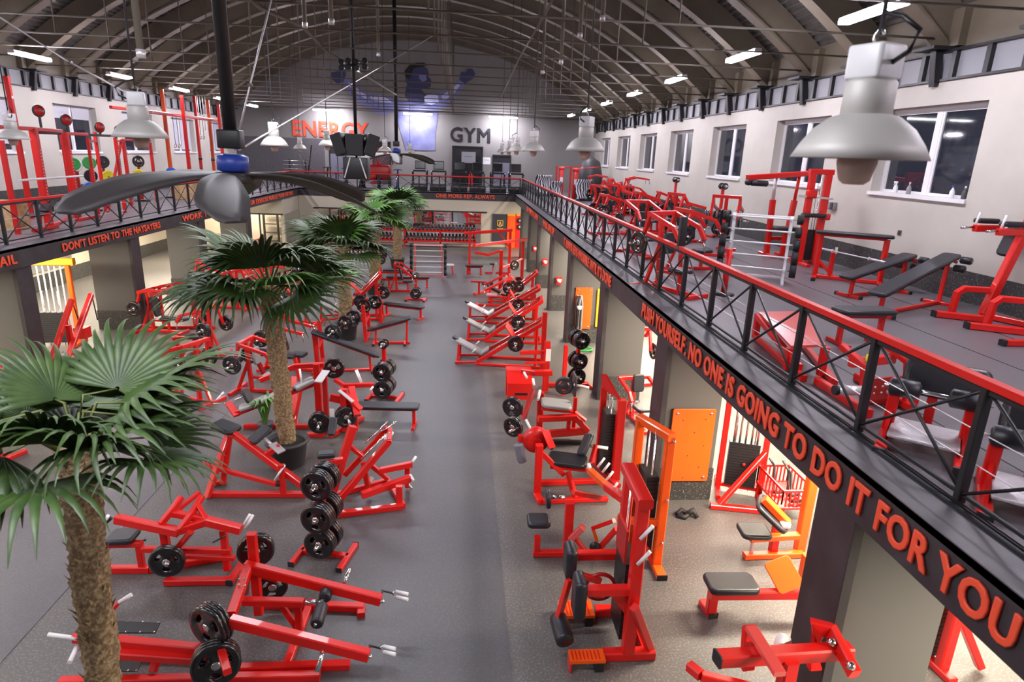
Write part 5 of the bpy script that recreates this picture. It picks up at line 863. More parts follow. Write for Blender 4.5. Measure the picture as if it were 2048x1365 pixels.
c = G(1580, 1320, 1.6); t.p('post', beam(V(c.x, c.y, 0.05), V(c.x, c.y, 1.6), 0.13, 0.13, (0, 1, 0)), RED); t.p('base_beam', beam(V(c.x-0.6, c.y, 0.05), V(c.x+0.6, c.y, 0.05), 0.12, 0.10), RED); t.p('foot', beam(V(c.x-0.6, c.y-0.3, 0.05), V(c.x-0.6, c.y+0.3, 0.05), 0.12, 0.10), RED); t.p('side_arm', beam(G(1378, 1332, 1.3), G(1402, 1352, 1.3), 0.09, 0.09), RED); t.p('side_arm', beam(G(1402, 1352, 1.3), V(c.x, c.y, 1.2), 0.08, 0.08), RED)
t = Wd('cable_tower', 'dark red cable tower with chrome rods, half hidden behind the nearest column and motto beam', 'gym machine', (1880, 1340), nick='tower behind the nearest column')
f = G(1880, 1345); t.p('upright', beam(V(f.x, f.y, 0.05), V(f.x, f.y, 2.2), 0.13, 0.12, (0, 1, 0)), RED); t.p('rear_upright', beam(V(f.x-0.1, f.y+0.7, 0.05), V(f.x-0.1, f.y+0.7, 2.2), 0.13, 0.12, (0, 1, 0)), RED); t.p('top_beam', beam(V(f.x, f.y, 2.2), V(f.x-0.1, f.y+0.7, 2.2), 0.12, 0.11), RED); t.p('base', beam(V(f.x, f.y-0.2, 0.05), V(f.x-0.1, f.y+0.9, 0.05), 0.12, 0.09), RED); t.p('brace', beam(V(f.x, f.y, 0.9), V(f.x+0.5, f.y, 0.06), 0.09, 0.09), RED); weight_stack(t, (f.x-0.05, f.y+0.35), 0.2, 0.45, 0.12, 1.1, 16, 2.15)
seated_lever(G(1240, 880)+V(0.7, 0.2, 0), math.radians(10), 'red bench machine with grey seat under the gallery, behind the slim red tower', 'bench machine under the gallery', L=1.3, H=1.0, style='row', n=0, pm=VINYL)
seated_lever(G(1210, 740)+V(0.35, 0, 0), math.radians(190), 'red seated machine under the gallery between the far columns, beside the orange board', 'machine between the far columns', L=1.4, H=1.5, style='press', n=1)
t = T('resistance_band', 'bright green coiled band on the floor between the far columns', 'band', G(1170, 705)); t.p('coil', pipe([(0.22*math.cos(a/3), 0.14*math.sin(a/3), 0.03+0.004*a) for a in range(0, 30)], 0.025, 6), GREEN)
for k, y in enumerate((16.6, 21.5, 26.0, 30.6, 35.0)): tower((6.6, y, 0), math.pi/2, 'red cable tower against the lit wall under the right gallery, %s from the camera' % ORD[k], None, 'towers under the right gallery', 0.7, 2.1)
for k, (x, y) in enumerate(((1092, 545), (1060, 585), (1120, 610), (1075, 470))):
    p = G(x+12, y+22); t = T('wall_plug_panel', 'small red bracket fixed to the %s grey column, counted from the far end' % ORD[k], 'bracket', (XF+0.35, (23.76, 28.06, 19.41, 32.16)[k], 1.05)); t.p('plate', box(-0.12, 0.12, -0.05, 0.0, 0, 0.30), RED); t.p('cup', lathe([(0.07, 0), (0.09, 0.12), (0.05, 0.13)], (0, -0.12, 0.1), n=14), WHITE); t.e.name = 'wall_bracket'
# --- dumbbell shelves along the mirrors, banner and lockers at the far end
dumbbell_rack((-1.35, 40.2, 0), 0, 'long red dumbbell shelf against the far mirrors, right of the third palm', 'right dumbbell shelf', 4.6, (0.45, 1.05), 20)
dumbbell_rack((-6.3, 40.2, 0), 0, 'long red dumbbell shelf against the far mirrors, behind the palm crowns', 'left dumbbell shelf', 4.6, (0.45, 1.05), 20)
p0, p1 = AY(985, 428, 40.9), AY(1015, 488, 40.9)
t = T('banner', 'tall dark banner with a yellow crest beside the far mirrors', 'banner', ((p0.x+p1.x)/2, 40.9, p1.z)); W_, H_ = p1.x-p0.x, p0.z-p1.z
t.p('sheet', box(-W_/2, W_/2, -0.01, 0.01, 0, H_), mat('navy_banner', (0.035, 0.035, 0.05), 0.6)); YL = mat('yellow_print', (0.75, 0.45, 0.05), 0.5)
sh = [(-0.19, 0.22), (0.19, 0.22), (0.19, -0.10), (0, -0.22), (-0.19, -0.10)]; inn = [(a*0.8, b*0.8) for a, b in sh]; cz = H_*0.68
t.p('crest', MB().add([(x, -0.013, cz+z) for x, z in sh+inn], [[i, (i+1) % 5, 5+(i+1) % 5, 5+i] for i in range(5)]), YL); t.p('crest_letter', prism([(-0.10, -0.013, cz-0.14), (-0.04, -0.013, cz-0.14), (0, -0.013, cz+0.06), (0.04, -0.013, cz-0.14), (0.10, -0.013, cz-0.14), (0.03, -0.013, cz+0.14), (-0.03, -0.013, cz+0.14)], (0, -0.002, 0)), YL); t.p('crest_line', box(-0.2, 0.2, -0.014, -0.011, cz-0.34, cz-0.30), YL)
for k, (x0, x1, m, lb) in enumerate(((1015, 1030, ORANGE, 'orange upright board beside the dark banner'), (1031, 1050, RED, 'red board with black punch mitts, right of the dark banner'))):
    a, b = AY(x0, 428, 40.85), AY(x1, 505, 40.85); t = T('wall_board', lb, 'board', ((a.x+b.x)/2, 40.85, b.z)); t.p('sheet', pad((0, 0, (a.z-b.z)/2), b.x-a.x, a.z-b.z, 0.06, (1, 0, 0), (0, 0, 1), rc=0.04), m); t.p('top_rail', box(-(b.x-a.x)/2, (b.x-a.x)/2, -0.06, -0.03, a.z-b.z-0.12, a.z-b.z), YELLOW)
for k, z in enumerate((1.75, 1.35)):
    p = AY(1040, 455, 40.7); t = T('punch_mitt', ('upper', 'lower')[k]+' black punch mitt hanging on the red board at the far end', 'mitt', (p.x, 40.72, z)); t.p('palm', pad((0, 0, 0), 0.34, 0.32, 0.12, (1, 0, 0), (0, 0, 1), rc=0.12), RUBBER); t.p('target', lathe([(0.02, -0.07), (0.09, -0.065), (0.02, -0.06)], (0, 0, 0), (0, 1, 0), 14), WHITE)
# ================================================================== right gallery
Z = ZM
def at(px, py, h=0.0): return G(px, py, Z+h)
# two dark decline benches
for (a, b, hb, lb) in (((1690, 556), (1822, 510), 0.78, 'red framed incline bench with long dark pad, left of the pair by the window wall'), ((1752, 590), (1906, 510), 0.95, 'red incline bench with long dark pad and foam rollers, right one by the window wall')):
    p = at(a[0], a[1], 0.40); q = at(b[0], b[1], hb); d = q-p; incline_bench((p.x, p.y, Z), math.atan2(-d.x, d.y), lb, None, V(d.x, d.y, 0).length, 0.40, hb, W=0.34)
# tall prone bench with bar
t = Wd('prone_bench', 'tall red bench with flat black top and pale bar below, before the window wall', 'bench', (1625, 552), z=Z, nick='prone bench'); p = at(1628, 556); q = at(1757, 570)
d = (q-p).normalized(); s = V(-d.y, d.x, 0)
t.p('bench_pad', pad((p+q)/2+V(0, 0, 1.06), 0.30, (q-p).length+0.25, 0.07, s, d), VINYL); t.p('spine', beam(p+V(0, 0, 1.0), q+V(0, 0, 1.0), 0.07, 0.06), RED); t.p('base_beam', beam(p+V(0, 0, 0.05), q+V(0, 0, 0.05), 0.08, 0.08), RED)
for o in (p, q): t.p('leg', beam(o+V(0, 0, 0.05), o+V(0, 0, 1.0), 0.10, 0.09, (0, 1, 0)), RED); t.p('foot', beam(o-s*0.5+V(0, 0, 0.04), o+s*0.45+V(0, 0, 0.04), 0.09, 0.08), RED); t.p('foot_cap', beam(o-s*0.5+V(0, 0, 0.04), o-s*0.52+V(0, 0, 0.04), 0.095, 0.085), RUBBER)
t.p('brace', beam(p+V(0, 0, 0.45), p+d*0.4+V(0, 0, 0.06), 0.05, 0.06), RED); m = (p+q)/2; t.p('bar_post', beam(m-d*0.35+V(0, 0, 0.05), m-d*0.35+V(0, 0, 0.62), 0.09, 0.08, (0, 1, 0)), RED); t.p('bar_hook', beam(m-d*0.30+V(0, 0, 0.60), m-d*0.30+V(0, 0, 0.74), 0.05, 0.03, (0, 1, 0)), WHITE)
b0 = at(1654, 500, 0.66); b1 = at(1752, 521, 0.66); e = b1-b0; barbell((b0+b1)/2, math.atan2(e.y, e.x), 'pale barbell lying below the tall prone bench', 'bar of the prone bench', L=e.length+0.5, n=0, m=WSTEEL)
# dip tower at the photo's edge
t = Wd('dip_tower', 'red dip and knee raise tower with black arm pads at the right photo edge', 'gym machine', (1965, 640), z=Z, nick='dip tower')
a = at(1964, 636); b = at(2070, 650); H = 1.62
t.b('back_beam', (1964, 634, 0.1), (2052, 400, 1.95), 0.13, 0.12) if False else t.p('back_beam', beam(a+V(0, 0, 0.06), a+V(0.62, 0.10, 2.1), 0.15, 0.13, (0, 1, 0)), RED)
t.p('dip_arm', beam(a+V(0.46, 0.05, 1.52), a+V(-0.12, -0.02, 1.52), 0.10, 0.12), RED); t.p('dip_arm', beam(a+V(0.50, 0.62, 1.52), a+V(-0.08, 0.55, 1.52), 0.10, 0.12), RED)
for y in (0.0, 0.57): t.p('arm_pad', pad(a+V(0.18, 0.05+y, 1.65), 0.42, 0.17, 0.09), VINYL); t.p('grip', rod(a+V(-0.08, y, 1.54), a+V(-0.32, y, 1.52), 0.022), CHROME); t.p('grip_post', rod(a+V(-0.05, y+0.02, 1.56), a+V(0.0, y+0.02, 1.80), 0.022), WHITE)
t.p('back_pad', pad(a+V(0.48, 0.30, 1.35), 0.40, 0.6, 0.10, (0, 1, 0), (0.25, 0, 1)), VINYL); t.p('label_plate', pad(a+V(0.44, -0.03, 1.60), 0.09, 0.2, 0.01, (1, 0, 0), (0.28, 0, 1)), WHITE)
for (u0, u1, u2, u3, f0, f1) in (((1901, 632), (1917, 586), (1978, 590), (1962, 636), (1868, 634), (1965, 645)), ((1972, 656), (1988, 607), (2062, 612), (2052, 664), (1934, 658), (2075, 674))):
    P0 = at(*u0); P3 = at(*u3); t.p('step_loop', polybeam([P0+V(0, 0, 0.06), P0+V(0.02, 0, 0.42), P0+V(0.14, 0, 0.50), P3+V(0.02, 0, 0.50)], 0.10, 0.10, (0, 1, 0)), RED); F0 = at(*f0); F1 = at(*f1); t.p('foot', beam(F0+V(0, 0, 0.06), F1+V(0, 0, 0.06), 0.12, 0.11), RED); t.p('foot_cap', beam(F0+V(0, 0, 0.06), F0+V(-0.03, 0, 0.06), 0.125, 0.115), RUBBER)
t.p('side_beam', beam(at(1960, 636)+V(0, 0, 0.06), at(2060, 660)+V(0.1, 0, 0.06), 0.10, 0.10), RED)
t = Wd('foot_frame', 'red frame foot with black cap, lowest at the right photo edge on the gallery', 'gym machine', (2050, 700), z=Z); a = at(2008, 692); t.p('foot', beam(a+V(0, 0, 0.05), a+V(1.1, 0.0, 0.05), 0.10, 0.09), RED); t.p('foot_cap', beam(a+V(0, 0, 0.05), a+V(-0.06, 0, 0.05), 0.105, 0.095), RUBBER); t.p('upright', beam(a+V(0.9, 0, 0.05), a+V(0.95, 0, 1.3), 0.10, 0.10, (0, 1, 0)), RED); t.p('seat', pad(a+V(0.9, 0, 1.35), 0.4, 0.4, 0.09), VINYL)
# lat pulldown tower and chest machine by the third window
t = Wd('lat_tower', 'red pulldown tower with silver cross bar and black thigh pad before the third window', 'gym machine', (1612, 530), z=Z, nick='pulldown tower'); a = at(1590, 527); b = at(1634, 532)
a.y = b.y = (a.y+b.y)/2; H = 2.35
for o in (a, b): t.p('upright', beam(o+V(0, 0, 0.05), o+V(0, 0, H), 0.16, 0.13, (0, 1, 0)), RED); t.p('foot', beam(o+V(0, -0.5, 0.04), o+V(0, 0.4, 0.04), 0.10, 0.08), RED)
t.p('top_beam', beam(a+V(-0.1, 0, H), b+V(0.1, 0, H), 0.14, 0.13), RED); t.p('bar', beam(a+V(-0.35, -0.1, 1.75), b+V(0.15, -0.1, 1.70), 0.04, 0.05), WSTEEL); t.p('bar_clamp', pad(a+V(0, -0.08, 1.80), 0.26, 0.14, 0.2), RED); t.p('thigh_pad', pad((a+b)/2+V(-0.1, -0.15, 1.28), 0.62, 0.22, 0.10), VINYL); t.p('bracket', pad(b+V(0.05, -0.1, 1.25), 0.2, 0.12, 0.16), RED)
weight_stack(t, ((a.x+b.x)/2, a.y+0.15), 0.4, 0.16, Z+0.1, Z+0.9, 12, Z+H); 
for x in (0.06, -0.06): t.p('cable', rod((a+b)/2+V(x, -0.05, 0.9), (a+b)/2+V(x, -0.05, H), 0.006, 5), BLACK)
t = Wd('chest_machine', 'red chest machine with long overhead arm and black roller, left of the pulldown tower', 'gym machine', (1545, 512), z=Z, nick='overhead-arm machine'); a = at(1532, 512); b = at(1562, 512); b.y = a.y
for o, dx in ((a, -0.04), (b, 0.10)): t.p('upright', beam(o+V(0, 0, 0.05), o+V(dx, 0, 1.55), 0.14, 0.13, (0, 1, 0)), RED); t.p('slide', rod(o+V(dx, 0, 1.5), o+V(dx*1.3, 0, 2.2), 0.045), WSTEEL if o is a else RED); t.p('foot', beam(o+V(0, -0.5, 0.04), o+V(0, 0.4, 0.04), 0.10, 0.08), RED)
t.p('top_arm', beam(b+V(0.35, 0, 2.28), a+V(-0.95, -0.2, 2.12), 0.14, 0.14), RED); t.p('roller', lathe([(0.05, 0), (0.08, 0.02), (0.08, 0.45), (0.05, 0.47)], a+V(-0.35, -0.2, 1.98), (-1, 0.0, 0.02), 16), VINYL); t.p('seat', pad((a+b)/2+V(0, -0.4, 0.82), 0.62, 0.44, 0.10), VINYL); t.p('seat_post', beam((a+b)/2+V(0, -0.4, 0.05), (a+b)/2+V(0, -0.4, 0.78), 0.10, 0.10, (0, 1, 0)), RED); t.p('cross_beam', beam(a+V(0, 0, 0.5), b+V(0, 0, 0.5), 0.1, 0.1), RED); t.p('pivot', lathe([(0.03, -0.08), (0.08, -0.06), (0.08, 0.06), (0.03, 0.08)], a+V(-0.9, -0.2, 2.0), (0, 1, 0), 14), BLACK)
# white rack of fixed barbells
a = at(1462, 556); b = at(1572, 573); d = b-a; bar_rack(((a.x+b.x)/2, (a.y+b.y)/2+0.2, Z), math.atan2(d.y, d.x)*0.6, 'white barbell rack with pale bars close behind the right railing', 'white rack behind the right railing', None, d.length*0.96, 1.42, WHITE, 5)
t = T('bar_post', 'short red post with black base disc behind the white barbell rack', 'stand', at(1447, 590)); t.p('post', rod((0, 0, 0), (0, 0, 0.9), 0.06, 10), RED); t.p('disc', lathe([(0.02, 0), (0.2, 0), (0.2, 0.03), (0.02, 0.04)]), BLACK)
# foam sleeve on the railing
p = AX(1363, 482, XF+0.42); t = T('foam_sleeve', 'upright black foam block clamped on the red handrail', 'foam block', (XF+0.42, p.y, 4.37)); t.p('block', pad((0, 0, 0.24), 0.12, 0.12, 0.52, rc=0.02, e=0.012), RUBBER); t.p('clamp', box(-0.07, 0.07, -0.07, 0.07, -0.06, 0.0), CHROME)
# sled platform, bench and roller machine behind the nearest railing bays
t = Wd('sled_platform', 'red machine with large smooth tilted red plate behind the railing', 'gym machine', (1580, 700), z=Z, nick='tilted plate machine')
A, B, C_, D_ = at(1518, 624, 0.42), at(1612, 622, 0.50), at(1652, 690, 0.42), at(1582, 692, 0.34)
t.p('tilted_plate', prism([D_, C_, B, A], (0, 0, -0.03)), mat('smooth_red_plate', (0.66, 0.10, 0.09), 0.3)); t.p('side_rail', beam(A-V(0.02, 0, 0.06), D_-V(0.02, 0.3, 0.18), 0.08, 0.08), RED)
for o in (A, B, C_, D_): t.p('leg', beam(V(o.x, o.y, Z+0.03), V(o.x, o.y, o.z-0.03), 0.09, 0.08, (0, 1, 0)), RED)
t.p('base_beam', beam(V(A.x, A.y, Z+0.05), V(D_.x, D_.y-0.4, Z+0.05), 0.08, 0.08), RED); t.p('base_beam', beam(V(B.x, B.y, Z+0.05), V(C_.x, C_.y-0.3, Z+0.05), 0.08, 0.08), RED); t.p('white_block', pad(at(1590, 708, 0.08), 0.18, 0.10, 0.06), WHITE)
p = at(1660, 690); q = at(1750, 690); d = q-p; flat_bench((p.x, p.y, Z), math.atan2(-d.x, d.y), 'red bench with short black pad beside the tilted red plate', None, d.length+0.15, 0.55, W=0.36)
t = Wd('roller_machine', 'red low machine with perforated front plate, chrome side tubes and coloured knobs', 'gym machine', (1775, 800), z=Z, nick='perforated plate machine')
a = at(1735, 780, 0.28); b = at(1822, 770, 0.28); d = (b-a).normalized()
t.p('front_plate', prism([a-V(0, 0, 0.13), b-V(0, 0, 0.13), b+V(0, 0.03, 0.10), a+V(0, 0.03, 0.10)], (0, 0.02, 0)), RED)
for k in range(5):
    for z in (-0.05, 0.02): q = a.lerp(b, 0.16+0.17*k)+V(0, -0.004, z); t.p('hole_rim' if k != 2 else 'badge', lathe([(0.012 if k != 2 else 0.03, 0), (0.004, 0.006)], q, (0, -1, 0.1), 10), WHITE)
t.p('cross_tube', rod(a+V(-0.34, -0.02, 0.0), a+V(-0.02, -0.02, 0.0), 0.05), WSTEEL); t.p('cross_tube', rod(b+V(0.05, 0.05, 0.02), b+V(0.55, 0.1, 0.02), 0.04), WSTEEL); t.p('tube_cap', rod(a+V(-0.38, -0.02, 0), a+V(-0.34, -0.02, 0), 0.052), BLACK); t.p('top_beam', beam(a+V(0, 0.35, 0.18), b+V(0, 0.35, 0.18), 0.08, 0.1), RED)
for o in (a, b): t.p('side_frame', polybeam([o+V(0, 0, -0.2), o+V(0, 0.1, 0.22), o+V(0, 0.55, 0.30)], 0.07, 0.08, (1, 0, 0)), RED); t.p('foot', beam(V(o.x, o.y-0.1, Z+0.05), V(o.x, o.y+0.9, Z+0.05), 0.09, 0.09), RED); t.p('knob', lathe([(0.02, 0), (0.05, 0.01), (0.05, 0.05), (0.02, 0.06)], o+V(0, 0.12, 0.30), (0.5, -0.8, 0.2), 12), BLACK); t.p('knob_ring', lathe([(0.051, 0.015), (0.053, 0.03), (0.051, 0.04)], o+V(0, 0.12, 0.30), (0.5, -0.8, 0.2), 12, False), YRUB)
t.p('front_base', beam(at(1724, 800, 0.05), at(1832, 800, 0.05), 0.09, 0.09), RED)
def hip(anchor, lb, nk, rz, full=True):
    t = M('hip_thrust_machine', lb, 'gym machine', anchor, rz, None, nk)
    for x in (-0.42, 0.42): t.beam('side_base', (x, -0.55, 0.07), (x, 0.75, 0.07), 0.14, 0.14); t.p('base_cap', box(x-0.075, x+0.075, -0.60, -0.55, 0, 0.145), RUBBER)
    t.p('tread_plate', pad((0, 0.1, 0.22), 0.78, 0.75, 0.04, rc=0.03, e=0.01), mat('tread_plate', (0.55, 0.53, 0.55), 0.35, 0.4, bump=0.6, bscale=40) if 'tread_plate' not in MATS else MATS['tread_plate'])
    for x in (-0.42, 0.42): t.beam('post', (x, 0.25, 0.1), (x, 0.2, 0.72), 0.13, 0.12, RED, (0, 1, 0)); t.p('gusset', prism([(x-0.02, 0.2, 0.14), (x-0.02, -0.3, 0.14), (x-0.02, 0.2, 0.45)], (0.04, 0, 0)), RED)
    t.rod('roller_bar', (-0.55, 0.18, 0.74), (0.62, 0.18, 0.74), 0.025)
    for x in (-0.50, 0.16): t.p('foam_roller', lathe([(0.07, 0), (0.12, 0.03), (0.12, 0.33), (0.07, 0.36)], (x, 0.18, 0.74), (1, 0, 0), 18), VINYL)
    t.pad('back_pad', (0.1, 0.95, 0.72), 1.0, 0.5, 0.22, (1, 0, 0), (0, 0.4, 0.9)); t.beam('pad_beam', (0.0, 0.75, 0.1), (0.0, 0.98, 0.7), 0.12, 0.1); t.e.scale = (0.72, 0.72, 0.72); return t
hip(at(1840, 905), 'red hip thrust machine with black roller and big black pad behind the near railing', 'near hip thrust machine', math.radians(-40))
hip(at(2062, 1035), 'red hip thrust machine with chrome end caps, nearest to the camera on the gallery', 'nearest hip thrust machine', math.radians(-40))
# machines farther along the gallery
def gpost(px, lb, nk, h):
    a = at(*px); plate_tree((a.x, a.y, Z), 0.2, lb, nk, None, (1, 1, 2), h)
gpost((1344, 442), 'red disc post against the window wall, left one of two with small discs on top', 'left disc post by the windows', 1.75); gpost((1434, 474), 'red disc post against the window wall, right one, with thick small disc on top', 'right disc post by the windows', 1.75)
t = seated_lever(at(1452, 500), math.radians(150), 'red machine with tall grey-black backrest beside the overhead-arm machine', 'tall backrest machine', L=1.7, H=1.6, style='press', n=1)
mz = [(1300, 432, 100, 'fly', 'red machine with long low arms amid the right gallery'), (1375, 468, 80, 'row', 'red machine with box-shaped pad mount beside the right disc post'), (1262, 425, 60, 'press', 'red press machine with black square cushion on the right gallery'), (1225, 430, 120, 'fly', 'red machine with spread arms behind the big black disc'), (1330, 470, 95, 'row', 'red row machine nearest the railing at mid gallery'), (1400, 485, 110, 'press', 'red machine behind the black foam block'),
      (1245, 412, 85, 'press', 'red machine with two dark arm pads by the far windows'), (1215, 403, 70, 'over', 'red overhead machine by the far window wall'), (1294, 419, 90, 'over', 'red machine with twin tall posts at the far windows'), (1195, 414, 250, 'row', 'red row machine behind the striped shell'), (1310, 520, 15, 'row', 'red stationary machine with two black fan discs behind the railing'), (1290, 450, 75, 'press', 'red press machine with curved handles between the right disc posts'), (1265, 470, 100, 'row', 'red row machine with slanted grey pad near the railing'), (1440, 540, 100, 'row', 'red row machine left of the white barbell rack'), (1400, 600, 30, 'row', 'red machine right behind the railing, below the black foam block')]
for k, (x, y, a, st, lb) in enumerate(mz): seated_lever(at(x, y), math.radians(a), lb, lb.replace('red ', ''), style=st, n=1, L=1.5, H=1.3+0.1*(k % 3), m=RED)
for k, (x, y) in enumerate(((1120, 392), (1148, 400))):
    a = at(x, y); t = T('cable_tower', ('red upright machine with small white labels at the far end of the right gallery', 'second red upright machine beside the white-striped shell')[k], 'gym machine', a)
    t.p('body', pad((0, 0, 0.85), 0.30, 0.4, 1.6, rc=0.04), RED); t.p('top_box', pad((0, 0, 1.72), 0.36, 0.4, 0.22, rc=0.04), RED); t.p('label_plate', box(-0.10, 0.10, -0.212, -0.20, 0.9, 1.2), WHITE); t.p('arm', beam((0.1, 0, 1.8), (1.4, 0, 1.95), 0.06, 0.06), RED); t.p('front_post', beam((-0.35, -0.3, 0), (-0.35, -0.3, 1.9), 0.10, 0.10), RED)
STRIPE = mat('black_white_stripes', (0.02, 0.02, 0.03), 0.5); nt = STRIPE.node_tree; wv = nt.nodes.new('ShaderNodeTexWave'); wv.inputs['Scale'].default_value = 2.2; wv.inputs['Distortion'].default_value = 7; wv.inputs['Detail'].default_value = 1; tc = nt.nodes.new('ShaderNodeTexCoord'); rp = nt.nodes.new('ShaderNodeValToRGB'); rp.color_ramp.interpolation = 'CONSTANT'; rp.color_ramp.elements[1].position = 0.55; rp.color_ramp.elements[0].color = (0.02, 0.02, 0.035, 1); rp.color_ramp.elements[1].color = (0.75, 0.75, 0.8, 1)
nt.links.new(tc.outputs['Object'], wv.inputs['Vector']); nt.links.new(wv.outputs['Fac'], rp.inputs['Fac']); nt.links.new(rp.outputs['Color'], nt.nodes['Principled BSDF'].inputs['Base Color'])
for k, (x, y, s, lb) in enumerate(((1088, 393, 0.75, 'dark curved machine shell with black and white stripes, left at the far gallery end'), (1168, 402, 0.7, 'white branching striped shell between the red uprights'), (1114, 394, 0.55, 'small dark patterned shell behind the striped one'))):
    a = at(x, y); t = T('striped_shell', lb, 'machine shell', a, 0.4); t.p('shell', MB().add(*sweep([[V(math.cos(u)*(0.75*s), math.sin(u)*0.4*s+0.25*math.sin(z*1.6), z*s) for u in [math.pi*(1.0+j/12*1.0) for j in range(13)]]+[V(math.cos(u)*(0.68*s), math.sin(u)*0.33*s+0.25*math.sin(z*1.6), z*s) for u in [math.pi*(2.0-j/12*1.0) for j in range(13)]] for z in [0.15+0.18*i for i in range(10)]])), STRIPE); t.p('base', box(-0.6*s, 0.6*s, -0.3*s, 0.3*s, 0, 0.15), BLACK)
a = at(1178, 390); t = T('dark_backdrop_bag', 'round dark punching cover standing at the far end before the windows', 'cover', a); t.p('cover', lathe([(0.2, 0), (0.75, 0.1), (0.85, 1.2), (0.6, 2.2), (0.1, 2.5)], n=20), DGREY); t.p('rim', lathe([(0.76, 0.02), (0.80, 0.06), (0.76, 0.10)], n=20, caps=False), BLACK); t.e.name = 'dark_cover'
# bottles on the sill, socket, small wall box
def spray(p, lb, m, m2, trig=True):
    t = T('spray_bottle' if trig else 'bottle', lb, 'bottle', p, random.uniform(-1, 1)); t.p('body', lathe([(0.045, 0), (0.05, 0.01), (0.05, 0.12), (0.03, 0.17), (0.016, 0.19), (0.016, 0.22)], n=14), m); t.p('cap', lathe([(0.02, 0.21), (0.02, 0.24), (0.012, 0.26)], n=12) if not trig else pad((0, 0.012, 0.24), 0.03, 0.085, 0.045, rc=0.01), m2)
    if trig: t.p('trigger', beam((0, 0.035, 0.225), (0, 0.05, 0.17), 0.015, 0.012), m2)
for px, lb, m, m2, tr in ((1788, 'white spray bottle at the left of the big window sill', WHITE, WHITE, True), (1815, 'pale spray bottle right of the white one on the sill', GREY, WHITE, True), (1903, 'small white bottle with blue cap on the big window sill', WHITE, BLUE, False), (1928, 'dark bottle at the right end of the big window sill', DGREY, WHITE, False)):
    p = AX(px, 392, XR+0.12); spray((XR+0.12, p.y, WZ[0]+0.05), lb, m, m2, tr)
p = AX(1800, 466, XR); t = T('wall_socket', 'small dark wall socket below the big window', 'socket', (XR, p.y, p.z)); t.p('plate', pad((-0.012, 0, 0), 0.11, 0.11, 0.024, (0, 1, 0), (0, 0, 1), rc=0.01, e=0.006), DGREY); t.p('outlet', lathe([(0.03, 0), (0.028, 0.006), (0.01, 0.004)], (-0.022, 0, 0), (-1, 0, 0), 14), BLACK)
p = AX(1668, 412, XR); t = T('wall_box', 'small grey control box on the wall left of the big window', 'box', (XR, p.y, p.z)); t.p('case', pad((-0.05, 0, 0), 0.30, 0.20, 0.10, (0, 1, 0), (0, 0, 1), rc=0.02), GREY); t.p('cover', pad((-0.11, -0.06, 0), 0.12, 0.18, 0.03, (0, 1, 0), (0, 0, 1), rc=0.02), BLADE)
# ================================================================== left gallery
def upr(t, px, py, X, w=0.11, m=RED, nm='upright', holes=False):
    a = AX(px, py, X); a.z = max(a.z, ZM+0.5); t.p(nm, beam(V(X, a.y, ZM), a, w, w*0.8, (0, 1, 0)), m)
    if holes:
        for k in range(22): 
            z = ZM+0.35+0.085*k
            if z < a.z-0.1: t.p('hole_pin', box(X+w*0.5, X+w*0.5+0.006, a.y-0.012, a.y+0.012, z, z+0.03), WHITE)
    return a
t = Wd('power_rack', 'tall red power rack with rows of white holes behind the left railing', 'gym machine', (75, 420), z=ZM, nick='power rack'); t.z0 = 0
A = upr(t, 66, 258, -11.7, 0.19, holes=True); B = upr(t, 2, 281, -11.7, 0.12); A2 = upr(t, 122, 262, -12.9, 0.11); 
t.p('top_beam', beam(V(A.x, A.y, A.z), V(B.x, B.y-1.0, A.z), 0.10, 0.10), RED); t.p('top_beam', beam(V(A.x, A.y, A.z), V(A2.x, A2.y, A.z), 0.10, 0.10), RED); q = AX(12, 152, -13.6); t.p('high_arm', beam(AX(31, 252, -13.6), q, 0.14, 0.12), RED); t.p('high_arm_foot', beam(V(-13.6, AX(31, 252, -13.6).y, ZM), AX(31, 252, -13.6), 0.14, 0.12, (0, 1, 0)), RED)
t.p('base_beam', beam(V(A.x, A.y, ZM+0.05), V(A2.x, A2.y, ZM+0.05), 0.10, 0.08), RED)
t = Wd('power_rack', 'second red power rack with white holes, between two disc pads', 'gym machine', (135, 400), z=ZM); t.z0 = 0
A = upr(t, 130, 267, -12.0, 0.17, holes=True); B = upr(t, 175, 276, -12.0, 0.09, holes=True); C2 = upr(t, 189, 264, -12.9, 0.10); t.p('top_beam', beam(A, V(B.x, B.y, A.z), 0.09, 0.09), RED); t.p('side_beam', beam(V(B.x, B.y, B.z-0.1), V(C2.x, C2.y, B.z-0.1), 0.08, 0.08), RED); t.p('base_beam', beam(V(A.x, A.y, ZM+0.05), V(B.x, B.y, ZM+0.05), 0.10, 0.08), RED); t.p('bar', rod(AX(37, 361, -11.3), AX(166, 352, -11.3), 0.03), WHITE)
t = Wd('power_rack', 'third red power rack with an inclined brace, left of the yellow discs', 'gym machine', (236, 380), z=ZM); t.z0 = 0
A = upr(t, 230, 276, -12.0, 0.10, holes=True); B = upr(t, 246, 280, -13.2, 0.12); t.p('brace', beam(V(-12.6, A.y, ZM), AX(243, 280, -12.6), 0.08, 0.08), RED); t.p('side_beam', beam(V(A.x, A.y, A.z-0.1), V(B.x, B.y, A.z-0.1), 0.08, 0.08), RED); C3 = upr(t, 300, 285, -13.0, 0.11); t.p('top_beam', beam(V(B.x, B.y, A.z-0.05), V(C3.x, C3.y, A.z-0.05), 0.08, 0.08), RED)
t = Wd('disc_rail', 'black rail carrying four dark red disc pads on stalks above the power racks', 'rail', (150, 300), z=ZM); t.z0 = 0
a = AX(72, 265, -12.4); b = AX(232, 275, -12.4); b.z = a.z; t.p('rail', beam(a, b, 0.08, 0.08), BLACK)
